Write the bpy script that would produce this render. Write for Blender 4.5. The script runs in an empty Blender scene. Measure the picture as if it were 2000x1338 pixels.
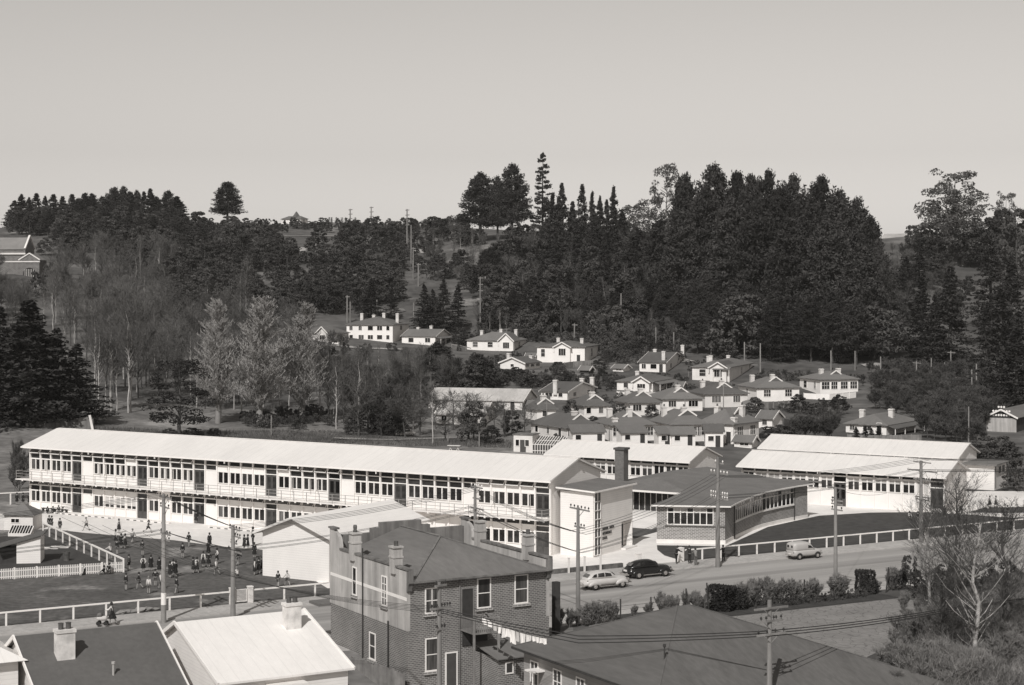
import bpy, math, random
import numpy as np
from mathutils import Vector, Matrix
R = math.radians
# ---------------------------------------------------------------- camera
H, F, CX, HY = 28.0, 3435.0, 1000.0, 560.0        # eye height; photo focal length in pixels; horizon row
cam = bpy.data.cameras.new('camera'); co = bpy.data.objects.new('camera', cam)
bpy.context.scene.collection.objects.link(co)
co.location = (0, 0, H); co.rotation_euler = (R(90), 0, 0)
cam.sensor_width = 36; cam.lens = F/2000*36; cam.shift_y = -(669-HY)/2000
cam.clip_start = 1; cam.clip_end = 9000
bpy.context.scene.camera = co
# ---------------------------------------------------------------- sky, sun, exposure
SAZ, SEL = 74.0, 43.0      # shadows run 70 degrees left of +X ; sun height
w = bpy.data.worlds.new('World'); bpy.context.scene.world = w; w.use_nodes = True
nt = w.node_tree; nt.nodes.clear()
sk = nt.nodes.new('ShaderNodeTexSky'); sk.sky_type = 'NISHITA'; sk.sun_disc = False
sk.sun_elevation = R(SEL); sk.sun_rotation = R(196); sk.dust_density = 0.6; sk.air_density = 1.0
hs = nt.nodes.new('ShaderNodeHueSaturation'); hs.inputs['Saturation'].default_value = 0
mu = nt.nodes.new('ShaderNodeMix'); mu.data_type = 'RGBA'; mu.blend_type = 'MULTIPLY'; mu.inputs[0].default_value = 1
mu.inputs[7].default_value = (1, .955, .905, 1)
tcw = nt.nodes.new('ShaderNodeTexCoord'); sxw = nt.nodes.new('ShaderNodeSeparateXYZ'); nt.links.new(tcw.outputs['Generated'], sxw.inputs[0])
mrw = nt.nodes.new('ShaderNodeMapRange'); mrw.inputs[1].default_value = .0; mrw.inputs[2].default_value = .22; mrw.inputs[3].default_value = 1.15; mrw.inputs[4].default_value = .90
nt.links.new(sxw.outputs[2], mrw.inputs[0])
bg = nt.nodes.new('ShaderNodeBackground'); skm = nt.nodes.new('ShaderNodeMath'); skm.operation = 'MULTIPLY'; skm.inputs[1].default_value = .077
nt.links.new(mrw.outputs[0], skm.inputs[0]); nt.links.new(skm.outputs[0], bg.inputs[1])
ou = nt.nodes.new('ShaderNodeOutputWorld')
nt.links.new(sk.outputs[0], hs.inputs['Color']); nt.links.new(hs.outputs[0], mu.inputs[6])
nt.links.new(mu.outputs[2], bg.inputs[0]); nt.links.new(bg.outputs[0], ou.inputs[0])
sl = bpy.data.lights.new('sun', 'SUN'); sl.energy = 3.35; sl.angle = R(.5); sl.color = (1, .985, .965)
so = bpy.data.objects.new('sun', sl); bpy.context.scene.collection.objects.link(so)
sd = Vector((-math.cos(R(SAZ))*math.cos(R(SEL)), -math.sin(R(SAZ))*math.cos(R(SEL)), math.sin(R(SEL))))
so.rotation_euler = sd.to_track_quat('Z', 'Y').to_euler(); so.location = (-60, -60, 120)
vs = bpy.context.scene.view_settings
vs.view_transform = 'Standard'; vs.look = 'None'; vs.exposure = .1; vs.gamma = 1
bpy.context.scene.cycles.max_bounces = 5
bpy.context.scene.cycles.transparent_max_bounces = 8
# ---------------------------------------------------------------- helpers
C = bpy.context.scene.collection
rng = random.Random(7); nrg = np.random.default_rng(7)
SA = R(-31.1)                                   # school axes: x = along the classrooms (right, nearer), y = away
SU = Vector((math.cos(SA), math.sin(SA), 0)); SV = Vector((-math.sin(SA), math.cos(SA), 0))
RA = R(30)                                      # road axes: x = along the road (right, away), y = across it, away
RU = Vector((math.cos(RA), math.sin(RA), 0)); RV = Vector((-math.sin(RA), math.cos(RA), 0))
def P(px, py, z=0.0):
    Y = (H-z)*F/(py-HY); return Vector(((px-CX)/F*Y, Y, z))
def D_(px, py, Y): return Vector(((px-CX)/F*Y, Y, H+(HY-py)/F*Y))
def rd(r, n, z=0): v = RU*r+RV*n; return Vector((v.x, v.y, z))
def rAt(px, n): k = (px-CX)/F; return n*(k*.8660254+.5)/(.8660254-.5*k)
def rn(v): return (v.x*RU.x+v.y*RU.y, v.x*RV.x+v.y*RV.y)
def col(g): return (g, g*.962, g*.927, 1)
def lk(nt, a, b): nt.links.new(a, b)
def M(name, g, rough=.85, var=.12, sc=1.0, pat=None, pp=.2, g2=None, spec=.25, metal=0, obj=0., stretch=(1,1,1), amt=.35, fine=0.):
    m = bpy.data.materials.new(name); m.use_nodes = True; nt = m.node_tree; N = nt.nodes
    b = N['Principled BSDF']; b.inputs['Roughness'].default_value = rough
    b.inputs['Specular IOR Level'].default_value = spec; b.inputs['Metallic'].default_value = metal
    tc = N.new('ShaderNodeTexCoord'); mp = N.new('ShaderNodeMapping'); mp.inputs['Scale'].default_value = stretch
    lk(nt, tc.outputs['Object'], mp.inputs[0])
    def noise(s, det=4, src=None):
        n = N.new('ShaderNodeTexNoise'); n.inputs['Scale'].default_value = s; n.inputs['Detail'].default_value = det
        n.inputs['Roughness'].default_value = .6; lk(nt, src or mp.outputs[0], n.inputs['Vector']); return n.outputs['Fac']
    def math_(op, a, b_, c_=None):
        n = N.new('ShaderNodeMath'); n.operation = op
        for i, x in enumerate((a, b_, c_)):
            if x is None: continue
            if isinstance(x, (int, float)): n.inputs[i].default_value = x
            else: lk(nt, x, n.inputs[i])
        return n.outputs[0]
    def rng_(x, a, b_, c_, d): 
        n = N.new('ShaderNodeMapRange'); n.inputs[1].default_value=a; n.inputs[2].default_value=b_; n.inputs[3].default_value=c_; n.inputs[4].default_value=d
        lk(nt, x, n.inputs[0]); return n.outputs[0]
    f = rng_(noise(sc), .3, .7, 1-var, 1+var)
    if fine: f = math_('MULTIPLY', f, rng_(noise(sc*9, 2), .3, .7, 1-fine, 1+fine))
    if obj:
        oi = N.new('ShaderNodeObjectInfo'); f = math_('MULTIPLY', f, rng_(oi.outputs['Random'], 0, 1, 1-obj, 1+obj))
    base = None
    if pat == 'siding':
        s = N.new('ShaderNodeSeparateXYZ'); lk(nt, tc.outputs['Object'], s.inputs[0])
        fr = math_('FRACT', math_('MULTIPLY', s.outputs[2], 1/pp), 0)
        f = math_('MULTIPLY', f, rng_(fr, .0, .22, 1-amt, 1))
    elif pat == 'sheet':                          # ribs running down a roof, across local x or y
        s = N.new('ShaderNodeSeparateXYZ'); lk(nt, tc.outputs['Object'], s.inputs[0])
        fr = math_('FRACT', math_('MULTIPLY', s.outputs[0 if stretch[0] >= stretch[1] else 1], 1/pp), 0)
        f = math_('MULTIPLY', f, rng_(fr, .0, .12, 1-amt, 1))
    elif pat == 'brick':
        s = N.new('ShaderNodeSeparateXYZ'); lk(nt, tc.outputs['Object'], s.inputs[0])
        cb = N.new('ShaderNodeCombineXYZ'); lk(nt, math_('ADD', s.outputs[0], s.outputs[1]), cb.inputs[0]); lk(nt, s.outputs[2], cb.inputs[1])
        br = N.new('ShaderNodeTexBrick'); lk(nt, cb.outputs[0], br.inputs['Vector']); br.inputs['Scale'].default_value = 1
        br.inputs['Brick Width'].default_value = pp; br.inputs['Row Height'].default_value = pp*.42; br.inputs['Mortar Size'].default_value = pp*.07
        br.inputs['Color1'].default_value = (1.15,)*3+(1,); br.inputs['Color2'].default_value = (.72,)*3+(1,); br.inputs['Mortar'].default_value = ((g2 or g*2)/g,)*3+(1,)
        br.inputs['Bias'].default_value = 0
        base = br.outputs['Color']
    elif pat == 'crack':
        v = N.new('ShaderNodeTexVoronoi'); v.feature = 'DISTANCE_TO_EDGE'; v.inputs['Scale'].default_value = 1/pp
        nn = N.new('ShaderNodeTexNoise'); nn.inputs['Scale'].default_value = 1.5; 
        mx = N.new('ShaderNodeMix'); mx.data_type = 'VECTOR'; mx.inputs[0].default_value = .12
        lk(nt, tc.outputs['Object'], mx.inputs[4]); lk(nt, nn.outputs['Color'], mx.inputs[5]); lk(nt, mx.outputs[1], v.inputs['Vector'])
        f = math_('MULTIPLY', f, rng_(v.outputs['Distance'], .01, .05, .6, 1))
    elif pat == 'patch':                          # worn patches of a second tone
        pf = rng_(noise(pp, 5), .56, .66, 0, 1); base = pf
    elif pat == 'streak':                         # long stains
        mp2 = N.new('ShaderNodeMapping'); mp2.inputs['Scale'].default_value = (1.3, 1.3, .12); lk(nt, tc.outputs['Object'], mp2.inputs[0])
        f = math_('MULTIPLY', f, rng_(noise(1.1, 5, mp2.outputs[0]), .35, .65, 1-amt, 1+amt*.6))
    cm = N.new('ShaderNodeMix'); cm.data_type = 'RGBA'; cm.blend_type = 'MULTIPLY'; cm.inputs[0].default_value = 1
    cbn = N.new('ShaderNodeCombineXYZ')
    for i in range(3): lk(nt, f, cbn.inputs[i])
    if pat == 'brick':
        c2 = N.new('ShaderNodeMix'); c2.data_type = 'RGBA'; c2.blend_type = 'MULTIPLY'; c2.inputs[0].default_value = 1
        lk(nt, base, c2.inputs[6]); c2.inputs[7].default_value = col(g); lk(nt, c2.outputs[2], cm.inputs[6])
    elif pat == 'patch':
        c2 = N.new('ShaderNodeMix'); c2.data_type = 'RGBA'; lk(nt, base, c2.inputs[0]); c2.inputs[6].default_value = col(g); c2.inputs[7].default_value = col(g2)
        lk(nt, c2.outputs[2], cm.inputs[6])
    else: cm.inputs[6].default_value = col(g)
    lk(nt, cbn.outputs[0], cm.inputs[7]); lk(nt, cm.outputs[2], b.inputs['Base Color'])
    return m
class MB:
    def __init__(s): s.v = []; s.f = []; s.m = []
    def face(s, pts, mi=0):
        n = len(s.v); s.v += [tuple(p) for p in pts]; s.f.append(tuple(range(n, n+len(pts)))); s.m.append(mi); return s
    def box(s, x0, x1, y0, y1, z0, z1, mi=0):
        n = len(s.v)
        s.v += [(x0,y0,z0),(x1,y0,z0),(x1,y1,z0),(x0,y1,z0),(x0,y0,z1),(x1,y0,z1),(x1,y1,z1),(x0,y1,z1)]
        for q in ((0,3,2,1),(4,5,6,7),(0,1,5,4),(1,2,6,5),(2,3,7,6),(3,0,4,7)): s.f.append(tuple(n+i for i in q)); s.m.append(mi)
        return s
    def prism(s, a, b, mi=0):                    # two matching rings joined
        n = len(s.v); k = len(a); s.v += [tuple(p) for p in a]+[tuple(p) for p in b]
        s.f.append(tuple(range(n+k-1, n-1, -1))); s.f.append(tuple(range(n+k, n+2*k))); s.m += [mi, mi]
        for i in range(k): s.f.append((n+i, n+(i+1)%k, n+k+(i+1)%k, n+k+i)); s.m.append(mi)
        return s
    def tube(s, p, q, r0, r1=None, n=6, mi=0, caps=True):
        p = Vector(p); q = Vector(q); r1 = r0 if r1 is None else r1; d = (q-p)
        if d.length < 1e-6: return s
        d.normalize(); a = d.cross(Vector((0,0,1)) if abs(d.z) < .9 else Vector((1,0,0))).normalized(); b = d.cross(a)
        ra = [p+(a*math.cos(t)+b*math.sin(t))*r0 for t in [2*math.pi*i/n for i in range(n)]]
        rb = [q+(a*math.cos(t)+b*math.sin(t))*r1 for t in [2*math.pi*i/n for i in range(n)]]
        if caps: return s.prism(ra, rb, mi)
        k = len(s.v); s.v += [tuple(x) for x in ra+rb]
        for i in range(n): s.f.append((k+i, k+(i+1)%n, k+n+(i+1)%n, k+n+i)); s.m.append(mi)
        return s
    def lathe(s, c, prof, n=12, mi=0):           # prof: (radius, z) up the axis
        k = len(s.v); c = Vector(c)
        for r, z in prof:
            for i in range(n): t = 2*math.pi*i/n; s.v.append((c.x+r*math.cos(t), c.y+r*math.sin(t), c.z+z))
        for j in range(len(prof)-1):
            for i in range(n): s.f.append((k+j*n+i, k+j*n+(i+1)%n, k+(j+1)*n+(i+1)%n, k+(j+1)*n+i)); s.m.append(mi)
        s.f.append(tuple(k+i for i in range(n))[::-1]); s.f.append(tuple(k+(len(prof)-1)*n+i for i in range(n))); s.m += [mi, mi]
        return s
    def bar(s, p, q, wd, ht, mi=0):              # square bar between two points
        p = Vector(p); q = Vector(q); d = (q-p).normalized(); up = Vector((0,0,1)) if abs(d.z) < .95 else Vector((0,1,0))
        a = d.cross(up).normalized()*wd/2; b = a.cross(d).normalized()*ht/2
        return s.prism([p-a-b, p+a-b, p+a+b, p-a+b], [q-a-b, q+a-b, q+a+b, q-a+b], mi)
    def mesh(s, name, mats):
        me = bpy.data.meshes.new(name); me.from_pydata(s.v, [], s.f)
        for m in (mats if isinstance(mats, (list, tuple)) else [mats]): me.materials.append(m)
        if any(s.m): me.polygons.foreach_set('material_index', s.m)
        me.update(); return me
    def build(s, name, mats, parent=None, smooth=False):
        me = s.mesh(name, mats)
        if smooth: me.polygons.foreach_set('use_smooth', [True]*len(me.polygons))
        return put(me, name, parent)
def put(me, name, parent=None, loc=None, rotz=None):
    o = bpy.data.objects.new(name, me); C.objects.link(o)
    if parent: o.parent = parent
    if loc is not None: o.location = loc
    if rotz is not None: o.rotation_euler = (0, 0, rotz)
    return o
def tag(o, label, cat, group=None):
    o['label'] = label; o['category'] = cat
    if group: o['group'] = group
    return o
def thing(name, label, cat, loc=(0,0,0), rotz=0, group=None):
    return tag(put(None, name, None, loc, rotz), label, cat, group)
def struct(o, kind='structure'): o['kind'] = kind; return o
kids_of = {}
def dup(root, loc, rotz, label, group=None, scale=None):
    r = root.copy(); C.objects.link(r); r.location = loc; r.rotation_euler = (0, 0, rotz); r['label'] = label
    if scale: r.scale = scale
    if group: r['group'] = group
    for ch in kids_of.get(root.name) or [o for o in bpy.data.objects if o.parent == root]:
        c = ch.copy(); C.objects.link(c); c.parent = r
        for g in [o for o in ch.children]:
            d = g.copy(); C.objects.link(d); d.parent = c
    return r
# ---------------------------------------------------------------- materials
WHITE = M('white_paint', .78, .6, .04, .8)
WSID = M('white_weatherboard', .76, .65, .05, .5, 'siding', .23, amt=.16)
CREAM = M('cream_weatherboard', .68, .65, .07, .5, 'siding', .3, amt=.14)
PLAST = M('pale_plaster', .68, .8, .10, .6)
ROOFW = M('bright_metal_roof', .70, .5, .05, .22, 'sheet', 1.2, stretch=(1, .3, 1), amt=.10, fine=.03)
ROOFWX = M('white_painted_iron', .76, .5, .05, .35, 'sheet', .9, stretch=(1, .3, 1), amt=.09, fine=.03)
GLASS = M('dark_window_glass', .026, .12, .7, .9, spec=.5, obj=.85)
GLASS2 = M('window_glass_with_curtain', .07, .3, .8, 1.1, spec=.5, obj=.7, stretch=(3, 3, .2))
DARK = M('dark_paint', .045, .5, .2, 2, spec=.3)
DOORG = M('grey_door_paint', .075, .5, .15, 2)
BLIND = M('pale_blind', .5, .8, .05, 2)
GREYR = M('grey_felt_roof', .155, .9, .12, .5, fine=.10)
SLATE = M('slate_grey_iron_roof', .12, .75, .10, .45, 'sheet', .75, stretch=(1, .2, 1), amt=.06, fine=.06, obj=.12)
BRICK = M('red_brick', .20, .9, .12, .5, 'brick', .36, g2=.46)
BRICKD = M('dark_brick', .13, .9, .15, .5, 'brick', .32, g2=.31)
CHIM = M('dark_chimney_brick', .14, .9, .15, .8, 'brick', .25, g2=.16)
CHW = M('white_chimney_plaster', .6, .9, .16, 1.5)
CONC = M('yard_concrete', .70, .9, .12, .12, fine=.06)
PLINTH = M('white_plinth', .7, .85, .07, 1)
ASPH = M('road_asphalt', .29, .9, .30, .42, stretch=(.035, 1, 1), fine=.06)
PATH = M('footpath_gravel', .37, .95, .14, .35, fine=.14)
KERB = M('kerb_stone', .42, .9, .12, 1.5)
LAWN = M('dark_lawn', .058, .95, .2, .12, fine=.25)
TURF = M('playground_turf', .095, .95, .22, .16, 'patch', .13, g2=.23, fine=.3)
DIRT = M('dark_earth', .05, .95, .2, .8, fine=.2)
HILL = M('hillside_ground', .09, .95, .35, .025, 'patch', .03, g2=.17, fine=.3)
FIELD = M('rough_pasture', .15, .95, .25, .07, 'patch', .06, g2=.24, fine=.3)
CRAZY = M('crazy_paving', .22, .9, .14, .3, 'crack', .75, fine=.08)
WOOD = M('weathered_wood', .22, .9, .25, 1.0, 'streak', amt=.25)
WOODD = M('dark_tarred_wood', .05, .85, .3, 1.5)
POLE = M('pole_wood', .25, .9, .18, .7, 'streak', amt=.25, obj=.15)
INSUL = M('porcelain_white', .8, .25, .02, 1)
INSD = M('brown_porcelain', .04, .25, .1, 1)
WIREM = M('wire_black', .03, .6, .05, 1)
IRON = M('dark_iron', .05, .6, .2, 2)
RUST = M('rusty_iron', .09, .8, .4, 2)
# ---------------------------------------------------------------- terrain
NF, NK, NR, NH = 146.0, 142.5, 127.6, 122.8      # fence line, kerb, near road edge, hedge line
def ctl():
    L = []
    for px, py, Y in [(-400,440,760),(-200,440,760),(30,445,750),(200,445,750),(400,440,760),(600,437,800),(750,440,800),(900,445,780),(1100,455,700),(1300,475,650),(1500,485,620),
        (1730,480,690),(1850,455,660),(1970,445,650),(2200,440,640),(2500,440,640),(600,452,740),(430,460,700),(650,466,690),
        (30,540,560),(400,560,600),(700,540,620),(830,497,680),(900,560,600),(1100,560,570),(1040,480,660),(1300,570,540),(1500,580,520),(1700,580,540),(1900,580,560),(2200,560,560),(-200,560,560),
        (30,700,420),(200,700,430),(400,680,470),(600,665,500),(740,673,500),(830,678,495),(1000,640,535),(1200,665,490),(1400,690,460),(1600,700,450),(1750,705,440),(1950,722,420),(2200,720,420),
        (960,690,485),(1100,712,450),(1020,725,430),(1300,730,430),(1410,748,412),(1620,775,395),(1500,785,375),(1260,768,385),(1110,783,365),(1400,797,355),(1310,803,345),(1230,812,335),(1150,818,330),
        (1060,822,325),(1100,862,300),(1230,862,300),(1340,862,300),(1430,862,302),(1720,852,310),(1900,838,330),
        (30,840,300),(200,832,310),(350,838,318),(500,843,320),(650,848,322),(800,848,330),(950,852,330),(880,815,350),(700,760,400),(500,750,390),(300,750,385),(100,760,360),(-150,800,330),(2150,820,340)]:
        v = D_(px, py, Y); L.append((v.x, v.y, v.z))
    for X in (-300, -150, 0, 150, 300):
        for Y in (120, 200, 262): L.append((X, Y, 0))
        L.append((X*1.5, 950, 44)); L.append((X*2, 1250, 30))
    return np.array(L)
CT = ctl(); _d = np.hypot(CT[:,None,0]-CT[None,:,0], CT[:,None,1]-CT[None,:,1])
_W = np.linalg.solve(_d+np.eye(len(CT))*2.0, CT[:,2]-20)
def ht(x, y):
    x = np.asarray(x, float); y = np.asarray(y, float); sh = x.shape; xf = x.ravel(); yf = y.ravel(); out = np.empty_like(xf)
    for i in range(0, len(xf), 20000):
        a = xf[i:i+20000, None]-CT[None,:,0]; b = yf[i:i+20000, None]-CT[None,:,1]; out[i:i+20000] = np.hypot(a, b)@_W+20
    z = out.reshape(sh); lim = np.where(x < -20, 238, np.where(x > 5, 270, 238+32*(x+20)/25))
    t = np.clip((y-lim)/26, 0, 1); t = t*t*(3-2*t)
    z = np.clip(z, 0, 62)*t
    nn = -.5*x+.866*y; rr = .866*x+.5*y; z = z - 1.62*np.clip((NH-1.5-nn)/6, 0, 1)*(y < 230)*np.clip((72-rr)/8, 0, 1)
    return z + t*(np.sin(x*.09+y*.05)*.35+np.sin(x*.031-y*.043)*.6)*np.clip((y-400)/100, 0, 1)
def axis(core0, core1, step, lo, hi):
    a = list(np.arange(core0, core1+.1, step)); s = step; v = core0
    left = []
    while v > lo: s *= 1.5; v -= s; left.append(v)
    s = step; v = core1; right = []
    while v < hi: s *= 1.5; v += s; right.append(v)
    return np.array(left[::-1]+a+right)
GX = axis(-300, 300, 5, -4000, 4000); GY = axis(60, 900, 5, -400, 6000)
gx, gy = np.meshgrid(GX, GY); GZ = ht(gx, gy)
def gz(x, y):
    i = np.clip(np.searchsorted(GX, x)-1, 0, len(GX)-2); j = np.clip(np.searchsorted(GY, y)-1, 0, len(GY)-2)
    a = (x-GX[i])/(GX[i+1]-GX[i]); b = (y-GY[j])/(GY[j+1]-GY[j])
    return (GZ[j,i]*(1-a)+GZ[j,i+1]*a)*(1-b)+(GZ[j+1,i]*(1-a)+GZ[j+1,i+1]*a)*b
_YS = np.arange(110, 1400, 1.0)
def hit(px, py):                                 # where the photo's pixel meets the ground
    X = (px-CX)/F*_YS; Z = H+(HY-py)/F*_YS; k = np.nonzero(Z <= gz(X, _YS))[0]
    if not len(k): return None
    y = _YS[k[0]]; x = (px-CX)/F*y; return Vector((x, y, float(gz(x, y))))
def terrain():
    ny, nx = GZ.shape; idx = np.arange(nx*ny).reshape(ny, nx)
    v = np.stack([gx, gy, GZ], -1).reshape(-1, 3)
    f = np.stack([idx[:-1,:-1], idx[:-1,1:], idx[1:,1:], idx[1:,:-1]], -1).reshape(-1, 4)
    me = bpy.data.meshes.new('ground'); me.from_pydata(v.tolist(), [], f.tolist()); me.materials.append(HILL); me.materials.append(FIELD)
    c = v[f].mean(1)
    me.polygons.foreach_set('material_index', ((c[:,1] < 352) & (c[:,0] < 5)).astype(int).tolist())
    me.polygons.foreach_set('use_smooth', [True]*len(me.polygons))
    struct(put(me, 'ground'))
terrain()
def sheet(name, pts, m, z):                      # flat area from photo pixels lying on the valley floor
    me = bpy.data.meshes.new(name)
    w_ = [P(a, b, z if z < -.1 else 0) if not isinstance(a, Vector) else a for a, b in pts]
    me.from_pydata([(p.x, p.y, z) for p in w_], [], [tuple(range(len(w_)))]); me.materials.append(m)
    return struct(put(me, name))
def rsheet(name, r0, r1, n0, n1, m, z):
    me = bpy.data.meshes.new(name); me.from_pydata([(r0,n0,z),(r1,n0,z),(r1,n1,z),(r0,n1,z)], [], [(0,1,2,3)]); me.materials.append(m)
    return struct(put(me, name, None, (0,0,0), RA))
rsheet('road', -140, 330, NR, NK, ASPH, .012)
rsheet('pavement', -140, 330, NK+.18, NF, PATH, .13)
rsheet('pavement', -140, 330, NH+.6, NR, PATH, .02)
k_ = MB(); k_.box(-140, 330, NK, NK+.2, -.1, .14); struct(put(k_.mesh('kerb', KERB), 'kerb', None, (0,0,0), RA))
# school yard and lawns
sheet('school_yard', [(-300,1010),(25,1003),(62,985),(1060,1060),(1240,1052),(1283,1040),(1480,1025),(1580,985),(1650,960),(2300,960),(2300,1003),(1970,1012),(1890,1006),(1800,1001),(1700,1002),(1600,1008),(1500,1030),(1416,1068),(1283,1066),
    (1284,1075),(1298,1086),(1335,1097),(1340,1100),(1130,1120),(900,1142),(640,1150),(515,1075),(430,1068),(340,1056),(160,1041),(100,1034),(25,1036),(-300,1040)], CONC, .05)
sheet('playground', [(-300,1040),(25,1036),(100,1034),(160,1041),(340,1056),(430,1068),(515,1075),(640,1150),(800,1155)]+[(rd(rn(P(800,1155))[0]-3, NF), 0), (rd(-140, NF), 0)], TURF, .045)
sheet('front_lawn', [(1416,1068),(1500,1030),(1600,1008),(1700,1002),(1800,1001),(1890,1006),(1970,1012),(2300,1003)]+[(rd(250, NF), 0), (rd(rn(P(1390,1095))[0], NF), 0)], LAWN, .06)
sheet('front_lawn', [(1283,1066),(1284,1075),(1298,1086),(1335,1097),(1340,1099),(1392,1095),(1416,1068)], LAWN, .065)
sheet('front_lawn', [(1890,1002),(1925,992),(2100,990),(2200,1000),(1960,1003)], LAWN, .07)
sheet('paved_court', [(1150,1215),(1430,1180+25),(1757,1169),(1812,1177),(1850,1210),(1660,1300),(1500,1400),(1150,1400)], CRAZY, .03)
sheet('court_edge_path', [(1200,1202),(1545,1168),(1640,1160),(1720,1160),(1757,1167),(1430,1203),(1190,1212)], DIRT, .024)
sheet('back_lane', [(-300,1400),(-300,1290),(640,1240),(700,1250),(1000,1310),(1000,1400)], PATH, -1.58)
# ---------------------------------------------------------------- school blocks
BW = 1.8
def gable_roof(mb, x0, x1, D, ze, zr, oe, mi=0):
    a = [(y, z) for y, z in ((-oe, ze), (D/2, zr), (D+oe, ze), (D+oe, ze-.16), (D/2, zr-.18), (-oe, ze-.16))]
    n = len(mb.v)
    mb.v += [(x0, y, z) for y, z in a]+[(x1, y, z) for y, z in a]
    for q in ((0,1,7,6),(1,2,8,7),(2,3,9,8),(3,4,10,9),(4,5,11,10),(5,0,6,11),(0,5,4,1),(1,4,3,2),(6,7,10,11),(7,8,9,10)):
        mb.f.append(tuple(n+i for i in q)); mb.m.append(mi)
def body(L, D, ze, zr, oe, y0=.14):
    s = (zr-ze)/(D/2+oe); zw = lambda y: ze-.19+s*(min(y, D-y)+oe)
    a = [(y0, 0), (D, 0), (D, zw(D)), (D/2, zw(D/2)), (y0, zw(y0))]
    m = MB(); m.prism([(-L, y, z) for y, z in a], [(0, y, z) for y, z in a]); return m
protos = {}
def proto(kind, h=3.85):
    key = (kind, h)
    if key in protos: return protos[key]
    b = BW; f = MB(); g = MB(); x0, x1 = .08, b-.08; top = h
    def pane(xa, xb, za, zb, y=.09, mi=0): g.face([(xa, y, za), (xb, y, za), (xb, y, zb), (xa, y, zb)], mi)
    def bar(za, zb, y=-.03): f.box(x0, x1, y, .13, za, zb)
    def vent(z0, z1, op):
        pane(x0, x1, z0, z1)
        if op:
            f.bar((x0+.05, -.36, z0+.04), (x1-.05, -.36, z0+.04), .05, .07)
            for x in (x0+.05, x1-.05): f.bar((x, -.02, z1-.03), (x, -.36, z0+.04), .05, .04)
            g.face([(x0+.07, -.03, z1-.05), (x1-.07, -.03, z1-.05), (x1-.07, -.34, z0+.06), (x0+.07, -.34, z0+.06)], 1)
    if kind[0] in 'WVS':
        f.box(x0, x1, .02, .13, 0, 1.0); bar(1.0, 1.07, -.08)
        f.box(x0, x0+.1, 0, .13, 1.07, 2.35); f.box(x1-.1, x1, 0, .13, 1.07, 2.35); f.box(b/2-.06, b/2+.06, 0, .13, 1.07, 2.35)
        bar(2.32, 2.46); bar(3.02, 3.12); bar(top-.12, top)
        cur = kind.endswith('c')
        for i, (xa, xb) in enumerate(((x0+.1, b/2-.06), (b/2+.06, x1-.1))):
            if kind[0] == 'S': pane(xa, xb, 1.4, 2.32, .07, 2); pane(xa, xb, 1.07, 1.4)
            else: pane(xa, xb, 1.07, 2.32, .09, 1 if cur and i == 0 else 0)
        if kind[0] == 'W': pane(x0, x1, 2.46, 3.02)
        else: f.box(x0, x1, .03, .13, 2.46, 3.02)
        if 'o' in kind:                       # casement standing open
            for xa in ((.45,) if 'l' in kind else (1.2,)):
                f.bar((xa, -.05, 1.1), (xa+.08, -.55, 1.1), .05, .07); f.bar((xa, -.05, 2.3), (xa+.08, -.55, 2.3), .05, .07)
                f.bar((xa+.08, -.55, 1.07), (xa+.08, -.55, 2.33), .07, .06); f.bar((xa, -.06, 1.07), (xa, -.06, 2.33), .05, .05)
        vent(3.12, top-.12, 'a' in kind)
    elif kind[0] == 'D':
        bar(2.42, 2.5); bar(3.02, 3.12); bar(top-.12, top); pane(x0, x1, 2.5, 3.02); vent(3.12, top-.12, 'a' in kind)
        g.box(x0, x1, .05, .12, 0.02, 2.42, 3); g.box(b/2-.02, b/2+.02, .03, .06, .05, 2.4, 4)
        for xa in (x0+.18, b/2+.14): pane(xa, xa+.5, .9, 2.2, .045)
    elif kind[0] == 'B':
        f.box(x0, x1, .02, .13, 0, 2.45); bar(2.45, 2.52); bar(3.02, 3.12); bar(top-.12, top); pane(x0, x1, 2.52, 3.02); vent(3.12, top-.12, 'a' in kind)
    elif kind[0] in 'HG':                       # single-storey high windows
        f.box(x0, x1, .02, .13, 0, 2.2); bar(2.2, 2.27, -.08)
        f.box(x0, x0+.12, 0, .13, 2.27, 3.72); f.box(x1-.12, x1, 0, .13, 2.27, 3.72); f.box(b/2-.07, b/2+.07, 0, .13, 2.27, 3.72)
        bar(3.72, 3.95)
        zc = 3.25 if kind[0] == 'H' else 2.3
        for xa, xb in ((x0+.12, b/2-.07), (b/2+.07, x1-.12)):
            if kind == 'HB': pane(xa, xb, 2.27, 3.72, .08, 2)
            else:
                pane(xa, xb, 2.27, zc+.0 if kind[0] == 'H' else 3.72)
                if kind[0] == 'H': pane(xa, xb, zc, 3.72, .07, 2)
        pane(x0, x1, 3.95, 4.42); bar(4.42, 4.56)
    elif kind[0] == 'E':                        # tall door in a single-storey block
        bar(3.05, 3.17); bar(3.8, 3.95); bar(4.42, 4.56); pane(x0, x1, 3.17, 3.8); pane(x0, x1, 3.95, 4.42)
        g.box(x0, x1, .05, .12, .02, 3.05, 3); g.box(b/2-.02, b/2+.02, .03, .06, .05, 3.0, 4)
        for xa in (x0+.18, b/2+.14): pane(xa, xa+.5, 1.0, 2.8, .045)
    elif kind[0] == 'N':
        f.box(x0, x1, .02, .13, 0, h)
    fm = f.mesh('window_frame', WHITE); gm = g.mesh('window_glass', [GLASS, GLASS2, BLIND, DOORG, DARK]) if g.v else None
    protos[key] = (fm, gm); return protos[key]
def bay(parent, kind, x, z, h=3.85, y=0, rot=None):
    fm, gm = proto(kind, h)
    nm = 'door' if kind[0] in 'DE' else ('wall_panel' if kind[0] == 'N' else 'window')
    o = put(fm, nm, parent, (x, y, z), rot)
    if gm: put(gm, 'door_leaf' if kind[0] in 'DE' else 'window_pane', o)
    return o
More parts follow.
